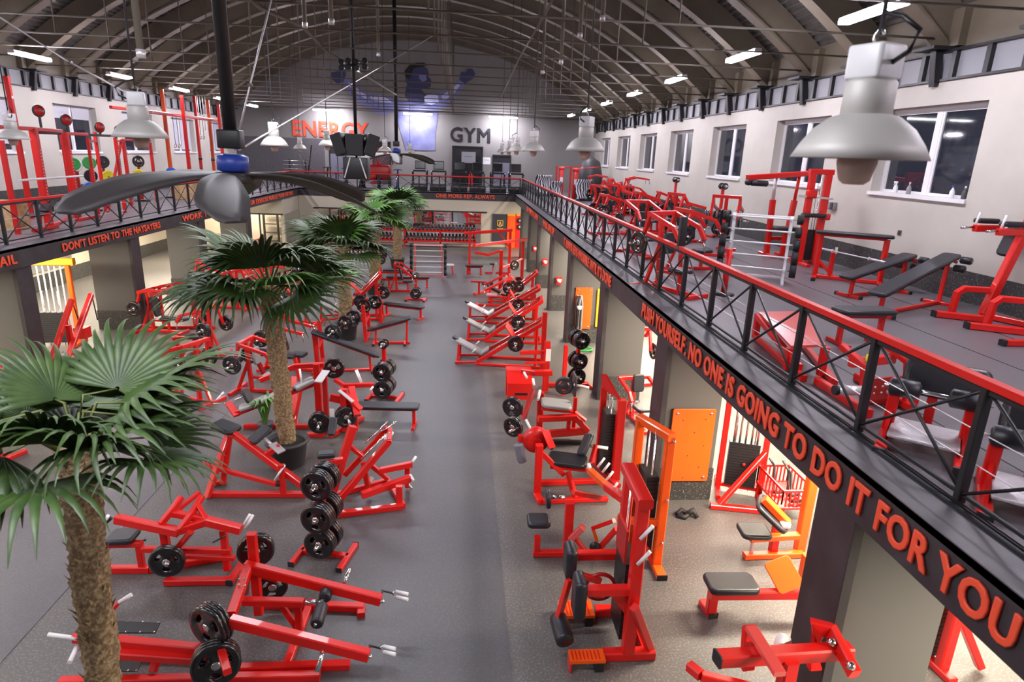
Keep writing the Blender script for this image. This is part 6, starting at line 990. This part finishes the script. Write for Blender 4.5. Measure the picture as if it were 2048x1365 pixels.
for (x, y, y2) in ((77, 222, 262), (132, 240, 266), (199, 255, 270), (238, 261, 272)):
    p = AX(x, y, -12.4); q = V(p.x, p.y, a.z); t.p('stalk', beam(q, p-V(0, 0, 0.1), 0.06, 0.05, (0, 1, 0)), BLACK); t.p('disc_pad', lathe([(0.05, -0.04), (0.17, -0.03), (0.18, 0), (0.17, 0.03)], p, (0.9, -0.45, 0), 20), BLACK); t.p('disc_face', lathe([(0.15, 0.03), (0.145, 0.04), (0.01, 0.042)], p, (0.9, -0.45, 0), 20), DRED)
for k in (0, 1): o = a.lerp(b, k); t.p('support', beam(V(o.x, o.y, ZM), o, 0.07, 0.07, (0, 1, 0)), BLACK)
t = Wd('adjustable_bench', 'dark adjustable bench with raised backrest behind the left railing', 'bench', (80, 400), z=ZM); t.z0 = 0; a = AX(60, 372, -11.6); t.p('seat', pad(V(-11.6, a.y, ZM+0.45), 0.3, 0.5, 0.08), VINYL); t.p('backrest', pad(V(-11.6, a.y+0.7, ZM+0.72), 0.3, 0.8, 0.08, (1, 0, 0), (0, 0.8, 0.5)), VINYL); t.p('base', beam(V(-11.6, a.y-0.2, ZM+0.05), V(-11.6, a.y+0.9, ZM+0.05), 0.08, 0.08), RED); t.p('post', beam(V(-11.6, a.y+0.1, ZM+0.05), V(-11.6, a.y+0.2, ZM+0.42), 0.08, 0.08, (0, 1, 0)), RED)
# rig
t = Wd('climbing_rig', 'very tall orange-red rig of five posts below the left tube lights', 'gym rig', (390, 360), z=ZM); t.z0 = 0; tops = []
for k, (x, y) in enumerate(((323, 178), (363, 190), (388, 191), (415, 200), (436, 208))): tops.append(upr(t, x, y, (-13.6, -13.2, -14.6, -13.6, -13.2)[k], 0.15, (ORANGE, RED, DRED, ORANGE, RED)[k]))
c0 = AX(300, 224, -13.5); c1 = AX(440, 237, -13.5); t.p('cross_beam', beam(c0, V(c1.x, c1.y, c0.z), 0.14, 0.14), RED); t.p('cross_beam', beam(V(-13.5, c0.y, c0.z), V(-13.6, c0.y-3.0, c0.z), 0.12, 0.12), RED); t.p('ladder_top', rod(tops[2], V(tops[3].x, tops[3].y, tops[2].z), 0.03), WSTEEL)
for k in range(4): p = tops[2].lerp(V(tops[3].x, tops[3].y, tops[2].z), 0.2+0.2*k); t.p('rope', pipe([p, p+V(0, 0.02, -0.6), p+V(0.03, 0, -1.2-0.3*k)], 0.02, 6), WHITE)
for k, (x, y) in enumerate(((377, 320), (401, 320), (426, 322))): p = AX(x, y, -13.3); t.p('collar', lathe([(0.09, 0), (0.09, 0.12)], p, n=12), BLACK)
for k, (x, y, lb) in enumerate(((355, 292, 'pair of pale wooden rings hanging in the rig'), (405, 275, 'pale climbing holds hanging between the rig posts'))):
    p = AX(x, y, -13.5); q = T('gym_rings', lb, 'rings', p)
    for s in (-0.2, 0.2): q.p('ring', pipe([(0.02*math.sin(u), s+0.10*math.cos(u), 0.10*math.sin(u)) for u in [6.2832*i/14 for i in range(15)]], 0.018, 6), WOOD if k == 0 else WHITE); q.p('strap', rod((0, s, 0.1), (0, s, c0.z-p.z), 0.012, 5), BLACK)
# discs on storage posts, boxes
for k, (x, y, m, R, X, lb) in enumerate(((146, 328, GREEN, 0.24, -14.8, 'green bumper disc, left one on the storage behind the power racks'), (178, 326, GREEN, 0.24, -14.6, 'green bumper disc, right one on the storage behind the power racks'), (205, 324, RUBBER, 0.24, -14.4, 'black bumper disc with white rim above the big yellow one'), (152, 331, WHITE, 0.22, -15.0, 'white bumper disc hidden behind the left green one'), (216, 354, YRUB, 0.25, -14.2, 'big yellow bumper disc below the black one'), (277, 351, YRUB, 0.25, -13.6, 'yellow bumper disc right of the third power rack'), (276, 323, IRON, 0.24, -13.6, 'black spoked disc above the yellow bumper disc'), (342, 346, BRUB, 0.24, -13.2, 'blue bumper disc at the foot of the tall rig'), (180, 378, BRUB, 0.24, -13.2, 'blue bumper disc low behind the handrail'), (181, 352, RUBBER, 0.24, -14.8, 'black bumper disc under the right green one'))):
    p = AX(x, y, X); plates(p, (0.75, -0.65, 0), 1, lb, 'bumper discs on the left gallery', R, m, 0.08, 0 if m is not IRON else 3)
    t = T('disc_stand', 'red upright stand carrying the '+lb.split(' on the')[0].split(' behind')[0].replace(', ', ' (').replace('one', 'one)') if ', ' in lb else 'red upright stand carrying the '+lb, 'plate rack', (p.x-0.06, p.y+0.12, ZM)); t.p('post', beam((0, 0, 0.03), (0, 0, max(0.3, p.z-ZM+0.12)), 0.08, 0.08), DRED); t.p('foot', beam((-0.3, 0, 0.03), (0.3, 0, 0.03), 0.08, 0.06), BLACK); t.p('horn', rod((0, 0, p.z-ZM), (0.14, -0.16, p.z-ZM), 0.024), CHROME)
for k, (x, y, lb, sx) in enumerate(((370, 357, 'plywood jump box between the second and third rig posts', 0.8), (409, 354, 'plywood jump box between the third and fourth rig posts', 0.8), (444, 349, 'plywood jump box at the last rig post', 0.9), (8, 380, 'plywood jump box at the left photo edge', 0.7))):
    p = AX(x, y, -12.6); t = T('jump_box', lb, 'box', (-12.6, p.y, ZM), 0.05); h = 0.75
    for nm, bx in (('front', box(-sx/2, sx/2, -0.32, -0.30, 0, h)), ('back', box(-sx/2, sx/2, 0.30, 0.32, 0, h)), ('side', box(-sx/2, -sx/2+0.02, -0.30, 0.30, 0, h)), ('side', box(sx/2-0.02, sx/2, -0.30, 0.30, 0, h)), ('lid', box(-sx/2, sx/2, -0.32, 0.32, h, h+0.02))): t.p(nm, bx, WOOD)
t = T('speaker_stand', 'dark bench with black cushion under the third left window', 'bench', (-14.2, 24.0, ZM)); t.e.name = 'weight_bench'; t.p('seat', pad((0, 0, 0.45), 0.4, 1.2, 0.09), VINYL); t.p('legs', beam((0, -0.5, 0.03), (0, -0.45, 0.42), 0.09, 0.09), BLACK); t.p('leg', beam((0, 0.5, 0.03), (0, 0.45, 0.42), 0.09, 0.09), BLACK)
# ================================================================== back gallery and back wall
def tread(px, lb):
    p = AY(px, 385, YB+0.9); t = T('treadmill', lb, 'treadmill', (p.x, YB+1.0, ZM), 0, 'treadmills along the back railing')
    t.p('deck', pad((0, 0.7, 0.16), 0.85, 1.7, 0.18, rc=0.06), BLACK); t.p('belt', box(-0.28, 0.28, -0.1, 1.4, 0.251, 0.262), RUBBER); t.p('rear_cover', pad((0, -0.12, 0.26), 1.05, 0.34, 0.46, rc=0.06), BLACK)
    for s in (-1, 1): t.p('upright', polybeam([(s*0.44, 1.45, 0.1), (s*0.46, 1.25, 1.25), (s*0.44, 0.75, 1.3)], 0.08, 0.07, (1, 0, 0)), BLACK); t.p('handrail', beam((s*0.44, 0.15, 1.2), (s*0.44, 0.8, 1.3), 0.05, 0.05), BLACK); t.p('side_strut', rod((s*0.44, 0.15, 0.25), (s*0.44, 0.2, 1.2), 0.025), BLACK)
    t.p('cross_bar', beam((-0.46, 1.25, 1.25), (0.46, 1.25, 1.25), 0.10, 0.12), BLACK); t.p('console', pad((0, 1.3, 1.62), 0.68, 0.55, 0.08, (1, 0, 0), (0, 0.15, 1), rc=0.03), BLACK); t.p('screen', pad((0, 1.25, 1.62), 0.60, 0.46, 0.02, (1, 0, 0), (0, 0.15, 1), rc=0.02), IRON)
for k, px in enumerate((838, 876, 918, 955, 996, 1034)): tread(px, 'black treadmill with dark screen behind the back railing, %s from the left' % ORD[k].replace('nearest', 'first'))
# lettering on the wall
def wtext(s, x0, x1, y0, y1, m, lb):
    a = AY(x0, y1, YW-0.02); b = AY(x1, y0, YW-0.02); o = text('wall_word', s, (a.x, YW-0.02, a.z), (1, 0, 0), (0, 0, 1), b.x-a.x, b.z-a.z, m, 0.03); tag(o, lb, 'lettering')
wtext('ENERGY', 586, 737, 246, 273, SLOGAN, 'large red word on the pale back wall left of the mural'); wtext('GYM', 900, 981, 257, 284, LETBLK, 'large black word above the doorway on the back wall')
# mural figure, a flat print on the wall
t = T('mural', 'blue-toned mural print of an athlete with outstretched arms and pale shirt', 'mural', (0, YW-0.03, 8.0)); MZ = [0]
def shape(nm, pts, m, lift=0):
    P = []
    for x, y in pts: q = AY(500+x/2.926, y/2.926, YW-0.03); P.append(V(q.x, -0.012*lift, q.z-8.0))
    n = len(P); c = sum(P, V(0, 0, 0))/n
    area2 = sum(P[i].x*P[(i+1) % n].z-P[(i+1) % n].x*P[i].z for i in range(n))
    if area2 < 0: P = P[::-1]
    t.p(nm, prism([p+V(0, -0.004, 0) for p in P], (0, 0.004, 0)), m)
NAVY = mat('print_navy', (0.055, 0.065, 0.17), 0.6); SKIN = mat('print_blue_skin', (0.22, 0.25, 0.52), 0.6); LITE = mat('print_light_blue', (0.62, 0.65, 0.95), 0.6); SHIRT = mat('print_pale_shirt', (0.13, 0.14, 0.30), 0.6, noise=(0.9, (0.21, 0.22, 0.40), 0.4, 0.65))
shape('left_arm', [(555, 448), (600, 470), (640, 515), (700, 550), (760, 553), (835, 575), (850, 640), (800, 672), (740, 662), (680, 625), (610, 590), (565, 530), (540, 480)], SKIN, 0)
shape('left_hand', [(470, 425), (520, 415), (525, 380), (558, 385), (560, 440), (548, 480), (510, 490), (480, 465)], NAVY, 1)
shape('torso', [(835, 575), (925, 590), (1000, 610), (1090, 560), (1110, 600), (1098, 700), (1085, 780), (1082, 882), (912, 878), (880, 770), (858, 680)], SHIRT, 1)
shape('neck', [(918, 500), (1000, 520), (1030, 560), (1015, 612), (930, 596), (905, 560)], NAVY, 2)
shape('right_arm', [(1015, 560), (1060, 545), (1110, 545), (1160, 520), (1225, 470), (1262, 490), (1232, 540), (1190, 590), (1140, 625), (1095, 640), (1030, 612)], SKIN, 2)
shape('right_hand', [(1228, 470), (1235, 420), (1262, 425), (1275, 402), (1300, 405), (1318, 430), (1305, 462), (1275, 478), (1262, 492)], NAVY, 3)
shape('head', [(912, 460), (915, 420), (935, 395), (965, 382), (1010, 385), (1035, 400), (1045, 425), (1042, 445), (1062, 470), (1055, 480), (1060, 500), (1050, 516), (1010, 520), (985, 545), (925, 530)], NAVY, 3)
shape('hair', [(910, 450), (905, 415), (930, 385), (975, 368), (1020, 368), (1032, 385), (1010, 392), (960, 400), (945, 430), (935, 465)], BLACK, 4)
shape('shoulder_highlight', [(1020, 565), (1070, 548), (1100, 560), (1105, 600), (1060, 615), (1022, 600)], LITE, 4); shape('biceps_highlight', [(700, 565), (760, 560), (810, 580), (830, 600), (780, 598), (720, 590)], LITE, 4); shape('forearm_highlight', [(575, 480), (610, 500), (650, 540), (690, 560), (680, 580), (620, 545), (585, 510)], LITE, 4); shape('cheek_highlight', [(990, 430), (1030, 440), (1035, 470), (1010, 480), (990, 460)], SKIN, 4); shape('forearm_highlight', [(1120, 560), (1170, 530), (1215, 490), (1230, 500), (1185, 560), (1130, 590)], LITE, 4)
# dark panel, doors and openings on the back wall
def wpanel(nm, kind, x0, y0, x1, y1, m, d=0.04): a = AY(x0, y1, YW-d); b = AY(x1, y0, YW-d); return struct(nm, box(a.x, b.x, YW-d, YW-0.001, max(ZM, a.z), b.z), m)
wpanel('wall_back_panel', 0, 470, 278, 648, 400, mat('dark_wall_panel', (0.085, 0.078, 0.088), 0.6, noise=(18, (0.12, 0.11, 0.12), 0.4, 0.7)), 0.02)
def door(nm, x0, y0, x1, y1, m, leafm, n, lb_sign=False):
    a = AY(x0, y1, YW-0.06); b = AY(x1, y0, YW-0.06); H = b.z-ZM; t = T(nm, None, None, ((a.x+b.x)/2, YW-0.05, ZM)); t.e['kind'] = 'structure'; W = (b.x-a.x)/2
    t.p('opening', box(-W, W, 0.0, 0.04, 0, H), m)
    for s in (-1, 1): t.p('jamb', box(s*W-0.05, s*W+0.05, -0.06, 0.04, 0, H), BLACK)
    t.p('lintel', box(-W-0.05, W+0.05, -0.06, 0.04, H-0.05, H+0.05), BLACK)
    for k in range(n): w = 2*W/n; t.p('door_leaf', box(-W+w*k+0.03, -W+w*(k+1)-0.03, -0.04, 0.0, 0.02, H*0.78), leafm); t.p('handle', rod((-W+w*(k+1)-0.12, -0.06, 1.0), (-W+w*(k+1)-0.12, -0.06, 1.2), 0.02, 6), CHROME)
    return t
GLD = mat('grey_blue_door', (0.17, 0.17, 0.22), 0.4)
t = door('door_1', 905, 295, 965, 372, BLACK, IRON, 2); t.p('notice', box(-0.45, 0.60, -0.07, -0.05, 1.75, 2.55), GREY); t.p('notice_print', text('notice_print', 'WELCOME', (-0.25, -0.072, 2.35), (1, 0, 0), (0, 0, 1), 0.7, 0.1, LETBLK, 0.003).data and box(-0.2, 0.35, -0.073, -0.071, 2.2, 2.23), LETBLK)
for o in [o for o in C.objects if o.name.startswith('notice_print') and o.parent is None]: bpy.data.objects.remove(o)
door('door_2', 662, 292, 690, 372, BLACK, GLD, 2); door('door_3', 985, 312, 1021, 375, BLACK, GLD, 2); door('door_4', 748, 285, 780, 372, BLACK, DGREY, 1)
p = AY(1000, 322, YW-0.06); t = T('notice_sheet', 'white notice sheet on the wall right of the black doorway', 'notice', AY(973, 322, YW-0.02)); t.p('sheet', box(-0.3, 0.3, -0.01, 0.01, -0.25, 0.25), WHITE); t.p('print_line', box(-0.2, 0.2, -0.013, -0.011, 0.05, 0.08), GREY)
t = T('fire_extinguisher', 'red fire extinguisher column by the black doorway', 'extinguisher', (AY(941, 372, YW-0.9).x, YW-0.9, ZM)); t.p('cylinder', lathe([(0.12, 0), (0.16, 0.03), (0.16, 0.9), (0.08, 1.02), (0.04, 1.06)], n=16), RED); t.p('valve', lathe([(0.03, 1.06), (0.05, 1.1), (0.02, 1.16)], n=10), BLACK); t.p('hose', pipe([(0.05, 0, 1.1), (0.2, 0, 0.95), (0.19, 0, 0.5)], 0.02, 6), BLACK)
# loudspeaker cluster on the second pole
p = AY(712, 285, 20.0); top = archz(p.x)
t = T('speaker_pole', 'black pole from the roof that carries the loudspeaker cluster', 'pole', (p.x, 20.0, p.z+0.2)); t.p('pole', rod((0, 0, 0), (0, 0, top-p.z-0.2), 0.05, 12), BLACK); t.p('yoke', beam((-0.5, 0, 0.0), (0.5, 0, 0.0), 0.08, 0.08), BLACK)
for k, (dx, rz, tl, w) in enumerate(((-0.42, 0.5, 0.32, 0.34), (0, 0, 0.0, 0.52), (0.45, -0.5, -0.30, 0.34))):
    t = T('loudspeaker', 'black loudspeaker cabinet, %s of the cluster hanging on the pole' % ('left', 'middle', 'right')[k], 'loudspeaker', (p.x+dx, 19.85, p.z-0.02), -rz*0.6, 'hanging loudspeakers'); Y_ = V(math.sin(-tl), 0, math.cos(tl)); X_ = V(math.cos(tl), 0, math.sin(tl))
    t.p('cabinet', pad((0, 0, -0.05), w, 0.62, 0.42, X_, Y_, rc=0.03, e=0.02), BLACK); t.p('grille', pad((0, -0.215, -0.05), w*0.86, 0.54, 0.012, X_, Y_, rc=0.02, e=0.004), RUBBER)
t = T('subwoofer', 'large square black box with two white straps hanging below the loudspeakers', 'loudspeaker', (p.x, 20.0, p.z-0.72)); t.p('cabinet', pad((0, 0, -0.02), 0.72, 0.6, 0.62, rc=0.03, e=0.02), BLACK); 
for s in (-1, 1): t.p('strap', beam((s*0.14, -0.31, 0.28), (s*0.32, -0.31, -0.3), 0.035, 0.01), WSTEEL)
t.p('hanger', rod((0, 0, 0.28), (0, 0, 0.5), 0.03, 8), BLACK)
for k, (x, y) in enumerate(((683, 130), (697, 128), (713, 130), (730, 128))):
    q = AY(x, y, 20.0); t = T('spotlight', 'small black twin spotlight on the pole top, %s in the row' % ORD[k].replace('nearest', 'first'), 'spotlight', q, 0, 'twin spotlights on the pole')
    for z in (0.08, -0.08): t.p('can', lathe([(0.03, 0.08), (0.075, 0.06), (0.08, -0.08), (0.06, -0.09)], (0, 0, z), (0, 1, 0), 14), BLACK)
    t.p('bracket', beam((0, 0.06, 0), (p.x-q.x, 0.02, 0), 0.03, 0.03), BLACK)
# red wheel machine, stands, ladder
c = AY(757, 372, 44.5); t = T('wheel_machine', 'red machine with a tall spoked half wheel and dark tyres behind the back railing', 'gym machine', (c.x, 44.5, ZM))
R_ = 1.0
t.p('rim', pipe([(R_*math.cos(u), 0, 1.55+R_*math.sin(u)) for u in [math.pi*i/20 for i in range(21)]], 0.045, 7), RED)
for i in range(1, 8): u = math.pi*i/8; t.p('spoke', rod((0, 0, 1.5), (R_*math.cos(u), 0, 1.55+R_*math.sin(u)), 0.015, 5), RED)
t.p('body', pad((0, 0.1, 1.0), 1.7, 0.7, 1.0, rc=0.2, e=0.15), DRED); t.p('hood', pad((-0.5, -0.3, 0.75), 0.9, 0.6, 0.5, (1, 0, 0.25), (0, 1, 0), rc=0.12), RED); t.p('seat', pad((-0.1, -0.4, 0.35), 0.7, 0.4, 0.12), RED)
for x in (-0.9, 0.1, 0.8): t.p('tyre', lathe([(0.25, -0.08), (0.42, -0.08), (0.45, 0), (0.42, 0.08), (0.25, 0.08)], (x, -0.5, 0.45), (1, 0.2, 0), 20), RUBBER)
for k, (x, lb) in enumerate(((598, 'dark storage stand with silver bars in the back left corner'), (655, 'dark spin bike behind the back railing, left of the grey doors'), (692, 'dark spin bike behind the back railing below the subwoofer'), (722, 'dark spin bike behind the back railing beside the red wheel'), (795, 'pale exercise bike right of the red wheel machine'))):
    p = AY(x, 376, 43.5); t = T('spin_bike' if k else 'storage_stand', lb, 'exercise bike' if k else 'stand', (p.x, 43.5, ZM)); m = BLACK if k < 4 else BLUE
    if k == 0:
        for s in (-1, 1): t.p('post', beam((s*0.5, 0, 0), (s*0.5, 0, 1.7), 0.1, 0.1), BLACK)
        for z in (1.1, 1.35, 1.6): t.p('bar', rod((-0.9, -0.06, z), (0.9, -0.06, z), 0.025, 6), CHROME)
    else:
        t.p('frame', polybeam([(0, -0.5, 0.1), (0, -0.1, 0.5), (0, 0.2, 0.9), (0, 0.4, 1.2)], 0.1, 0.12, (1, 0, 0)), m); t.p('flywheel', lathe([(0.1, -0.04), (0.26, -0.04), (0.26, 0.04), (0.1, 0.04)], (0, 0.4, 0.35), (1, 0, 0), 18), BLACK); t.p('seat', pad((0, -0.3, 0.95), 0.2, 0.3, 0.08), BLACK); t.p('seat_post', rod((0, -0.3, 0.3), (0, -0.3, 0.92), 0.03), CHROME); t.p('handlebar', pipe([(-0.25, 0.2, 1.2), (-0.2, 0.45, 1.25), (0.2, 0.45, 1.25), (0.25, 0.2, 1.2)], 0.03, 6), BLACK)
        for y in (-0.5, 0.5): t.p('foot', beam((-0.28, y, 0.04), (0.28, y, 0.04), 0.08, 0.08), m)
p = AY(614, 365, 43.2); t = T('battle_rope_anchor', 'tall thin dark pole leaning in the back left corner above a dark base', 'pole', (p.x, 43.2, ZM)); t.p('pole', rod((0, 0, 0.2), (0.4, 0, 2.6), 0.05, 8), BLACK); t.p('base', pad((0, 0, 0.2), 0.9, 0.6, 0.4, rc=0.15), BLACK); t.p('second_pole', rod((0, 0, 0.3), (-0.35, 0, 2.0), 0.03, 8), DGREY); t.e.name = 'leaning_pole'
t = T('shelf_unit', 'black shelf with bottles inside the lit glass room on the left', 'shelf', (-11.3, 39.0, 0)); 
for x in (-0.4, 0.4): t.p('side', beam((x, 0, 0), (x, 0, 1.9), 0.06, 0.3), BLACK)
for z in (0.3, 0.8, 1.3, 1.85): t.p('board', box(-0.4, 0.4, -0.15, 0.15, z, z+0.03), BLACK)
t = T('kettlebell_stand', 'dark red stand inside the lit glass room', 'stand', (-12.6, 38.6, 0)); t.p('post', beam((0, 0, 0), (0.15, 0, 1.6), 0.22, 0.2), RED); t.p('base', pad((0, 0, 0.06), 0.8, 0.5, 0.12), RED)
# cables under the roof
def cab(lb, pts, r=0.03, m=ROD):
    P = [AY(x, y, Y) for x, y, Y in pts]; t = T('ceiling_cable', lb, 'cable', P[0], 0, None, w=True); t.p('run', pipe(P, r, 6), m)
    for q in P[1:-1]: t.p('clip', pad(q, 0.06, 0.06, 0.04), ROD)
cab('thick pale cable sagging from upper left toward the loudspeaker pole', [(480, -20, 13.0), (520, 15, 14.2), (606, 55, 17), (655, 104, 20), (712, 140, 23), (793, 190, 31)], 0.04)
cab('thin pale cable crossing diagonally from the roof to the ceiling fan', [(872, 68, 28), (700, 170, 20), (560, 252, 14), (478, 300, 9.3)], 0.015, WSTEEL)
cab('pale cable hanging in steps down the right roof side to the pendant lamps', [(1110, -10, 11), (1090, 28, 13.7), (1038, 118, 19.1), (1018, 162, 24.5), (1000, 200, 30)], 0.025)
cab('thin pale cable running from the left roof to the near pendant lamp', [(0, 35, 9), (140, 125, 10.5), (280, 200, 8.2)], 0.012, WSTEEL)
cab('pale wire hanging from the roof to the near fan motor', [(545, -10, 9.5), (500, 170, 9.3), (470, 300, 9.1)], 0.012, WSTEEL)
for k, (x, y0, y1, Y) in enumerate(((282, -20, 110, 7), (610, -20, 52, 12), (1205, -20, 38, 11.0), (1160, -10, 72, 12), (1085, -10, 145, 16.4), (1122, -10, 125, 14), (757, -20, 110, 16.4), (663, -10, 45, 11))):
    a = AY(x, y1, Y); zt = archz(a.x); t = T('drop_pipe', 'pale pipe dropping from the roof, %s counted from the left group' % ORD[k].replace('nearest', 'first'), 'pipe', a, 0, 'drop pipes under the roof'); t.p('tube', rod((0, 0, 0), (0, 0, zt-a.z), 0.035, 8), ROD); t.p('end_cap', rod((0, 0, -0.03), (0, 0, 0.05), 0.045, 8), WSTEEL)
# ================================================================== fan palms
def frond_mesh(seed, L=0.95, n=30, spread=2.55):
    """one fan leaf: folded segments joined near the stalk, tips free and drooping"""
    rnd = random.Random(seed); mb = MB(); hub = V(0, 0, 0)
    N = n; half = spread/2*1.25; inner = []; 
    vs = []; fs = []
    dirs = [-half+2*half*i/(N-1) for i in range(N)]
    for i, a in enumerate(dirs):
        l = L*(0.72+0.28*math.cos(a*0.8))*rnd.uniform(0.92, 1.05); w = 0.034*L/0.95; dr = rnd.uniform(0.18, 0.62); ca, sa = math.cos(a), math.sin(a); base = len(vs)
        S = 7
        for k in range(S+1):
            u = k/S; r = 0.02+l*u; z = 0.10*u*(1-u)-dr*max(0, u-0.42)**2*1.5*L + 0.05*abs(a)/half*u; shrink = 1-0.32*max(0, u-0.5)**1.5
            wd = (0.2+0.9*min(1, u*2.5)) * w * (1-max(0, (u-0.4)/0.6)**1.2*0.95)
            c = V(ca*r*shrink, sa*r*shrink, z); s = V(-sa, ca, 0)*wd
            vs += [c-s+V(0, 0, -wd*0.15), c+V(0, 0, wd*0.55), c+s+V(0, 0, -wd*0.15)]
        for k in range(S):
            for j in (0, 1): o = base+3*k+j; fs.append([o, o+3, o+4, o+1])
    mb.add(vs, fs, True); return mb
FROND = [frond_mesh(100+i, 0.95, 23-2*(i % 2), 2.5+0.25*(i % 3)) for i in range(4)]
FRM = [f.mesh('leaf_blade', LEAFM) for f in FROND]; FRL = [f.mesh('leaf_blade', LEAFL) for f in FROND[:2]]
def trunk_mesh(path, r0, r1, seed):
    rnd = random.Random(seed); P = [Vector(p) for p in path]; rows = []; NR = 60; NS = 22; vs = []; fs = []
    def at_(u): f = u*(len(P)-1); i = min(int(f), len(P)-2); return P[i].lerp(P[i+1], f-i)
    for i in range(NR+1):
        u = i/NR; c = at_(u)
        for j in range(NS):
            a = 6.28318*j/NS+0.3*i; r = (r0+(r1-r0)*u)*(1+0.10*math.sin(u*37+j)+rnd.uniform(-0.09, 0.11)); vs.append(c+V(math.cos(a)*r, math.sin(a)*r, rnd.uniform(-0.01, 0.01)))
    for i in range(NR):
        for j in range(NS): fs.append([i*NS+j, i*NS+(j+1) % NS, (i+1)*NS+(j+1) % NS, (i+1)*NS+j])
    fs.append([NR*NS+j for j in range(NS)])
    mb = MB().add(vs, fs, True); return mb, at_
def palm(name_label, base, top, r, scale, seed, nf=26, pot=True, young=0, low=66):
    rnd = random.Random(seed); base = Vector(base); top = Vector(top); t = T('potted_palm', name_label, 'palm', base); d = top-base
    mb, at_ = trunk_mesh([(0, 0, 0.42 if pot else 0), d*0.5+V(0.02, 0, 0), d], r, r*1.05, seed); t.p('trunk', mb, BARK)
    # stubs of old leaf bases
    fb = MB()
    for k in range(150):
        u = rnd.uniform(0.12, 0.99); c = at_(u); a = rnd.uniform(0, 6.283); rr = r*1.05; o = c+V(math.cos(a)*rr*0.9, math.sin(a)*rr*0.9, 0); e = o+V(math.cos(a)*rnd.uniform(0.03, 0.07), math.sin(a)*rnd.uniform(0.03, 0.07), rnd.uniform(0.04, 0.11)); s = V(-math.sin(a), math.cos(a), 0)*0.018
        fb.add([o-s, o+s, e, o+V(0, 0, -0.03)], [[0, 1, 2], [1, 3, 2], [3, 0, 2]])
    b = t.p('leaf_base_fibre', fb, mat('palm_stub', (0.42, 0.30, 0.16), 0.85) if 'palm_stub' not in MATS else MATS['palm_stub']); b['kind'] = 'stuff'
    if pot:
        t.p('pot', lathe([(0.27, 0), (0.30, 0.02), (0.36, 0.46), (0.40, 0.47), (0.40, 0.52), (0.35, 0.52), (0.345, 0.46), (0.02, 0.44)], n=28), DGREY); t.p('soil', lathe([(0.34, 0.44), (0.30, 0.47), (0.02, 0.48)], n=20), SOIL)
    for k in range(nf):
        az = k*2.39996+rnd.uniform(-0.25, 0.25); u = k/(nf-1); el = math.radians(82-low*u**0.9+rnd.uniform(-13, 13)); pl = scale*rnd.uniform(0.50, 0.85); s = scale*rnd.uniform(0.66, 1.0)
        dirv = V(math.cos(az)*math.cos(el), math.sin(az)*math.cos(el), math.sin(el)); o = d+V(0, 0, -0.06-0.12*u); e = o+dirv*pl*0.55+V(math.cos(az), math.sin(az), 0)*pl*0.30+V(0, 0, -0.10*pl)
        st = t.p('stalk', pipe([o, o+dirv*pl*0.5, e], [0.016*scale, 0.011*scale, 0.008*scale], 5), STALK)
        tilt_ = el*0.85-0.34+rnd.uniform(-0.22, 0.22); X = V(math.cos(az)*math.cos(tilt_), math.sin(az)*math.cos(tilt_), math.sin(tilt_)); Y = V(-math.sin(az), math.cos(az), 0); Yr = (Y+V(0, 0, rnd.uniform(-0.55, 0.55))).normalized(); Zv = X.cross(Yr).normalized(); Yr = Zv.cross(X)
        fr = bpy.data.objects.new('leaf_blade', (FRM if rnd.random() > young else FRL)[k % (4 if rnd.random() > 2 or True else 2) if False else k % 2 + (0)]); C.objects.link(fr); fr.parent = t.e
        m = Matrix((X, Yr, Zv)).transposed().to_4x4(); fr.matrix_local = Matrix.Translation(e) @ m @ Matrix.Scale(s, 4)
    return t
palm('nearest potted fan palm, its shaggy trunk cut by the bottom photo edge', (-2.95, 4.35, 0), (-2.98, 4.72, 3.52), 0.125, 1.12, 3, 17, True, 0.1, 52)
palm('second fan palm in a black pot, with full crown beside the T-bar machine', (-3.22, 11.15, 0), (-3.30, 11.0, 3.50), 0.150, 1.32, 5, 19, True, 0.15, 70)
palm('third fan palm with shaggy brown trunk behind the big crown', (-3.60, 19.6, 0), (-3.58, 19.3, 2.95), 0.19, 1.4, 8, 20, True, 0.1)
palm('fourth fan palm with pale slim trunk before the dumbbell shelves', (-3.55, 26.2, 0), (-3.5, 26.0, 3.05), 0.20, 1.4, 11, 20, True, 0.25)
palm('farthest fan palm with pale trunk and light green crown', (-3.25, 32.5, 0), (-3.2, 32.4, 3.15), 0.20, 1.4, 14, 20, True, 0.4)
p = G(560, 870); t = T('young_palm', 'small bright green leafy plant at the foot of the second palm', 'plant', (p.x-0.32, p.y+0.12, 0.0)); t.p('pot', lathe([(0.12, 0), (0.16, 0.2), (0.17, 0.22), (0.02, 0.2)], n=16), DGREY)
rnd = random.Random(4)
for k in range(22):
    a = rnd.uniform(0, 6.283); l = rnd.uniform(0.5, 0.9); P = [V(0.03*math.cos(a), 0.03*math.sin(a), 0.2), V(0.18*math.cos(a)*l*1.3, 0.18*math.sin(a)*l*1.3, 0.2+l*0.75), V(0.42*math.cos(a)*l*1.3, 0.42*math.sin(a)*l*1.3, 0.25+l*0.55)]; s = V(-math.sin(a), math.cos(a), 0)*0.028
    t.p('leaf', MB().add([P[0]-s*0.4, P[0]+s*0.4, P[1]+s, P[1]-s, P[2], P[1]+V(0, 0, -0.006)], [[0, 1, 2, 3], [3, 2, 4], [2, 3, 5]], True), LEAFL)
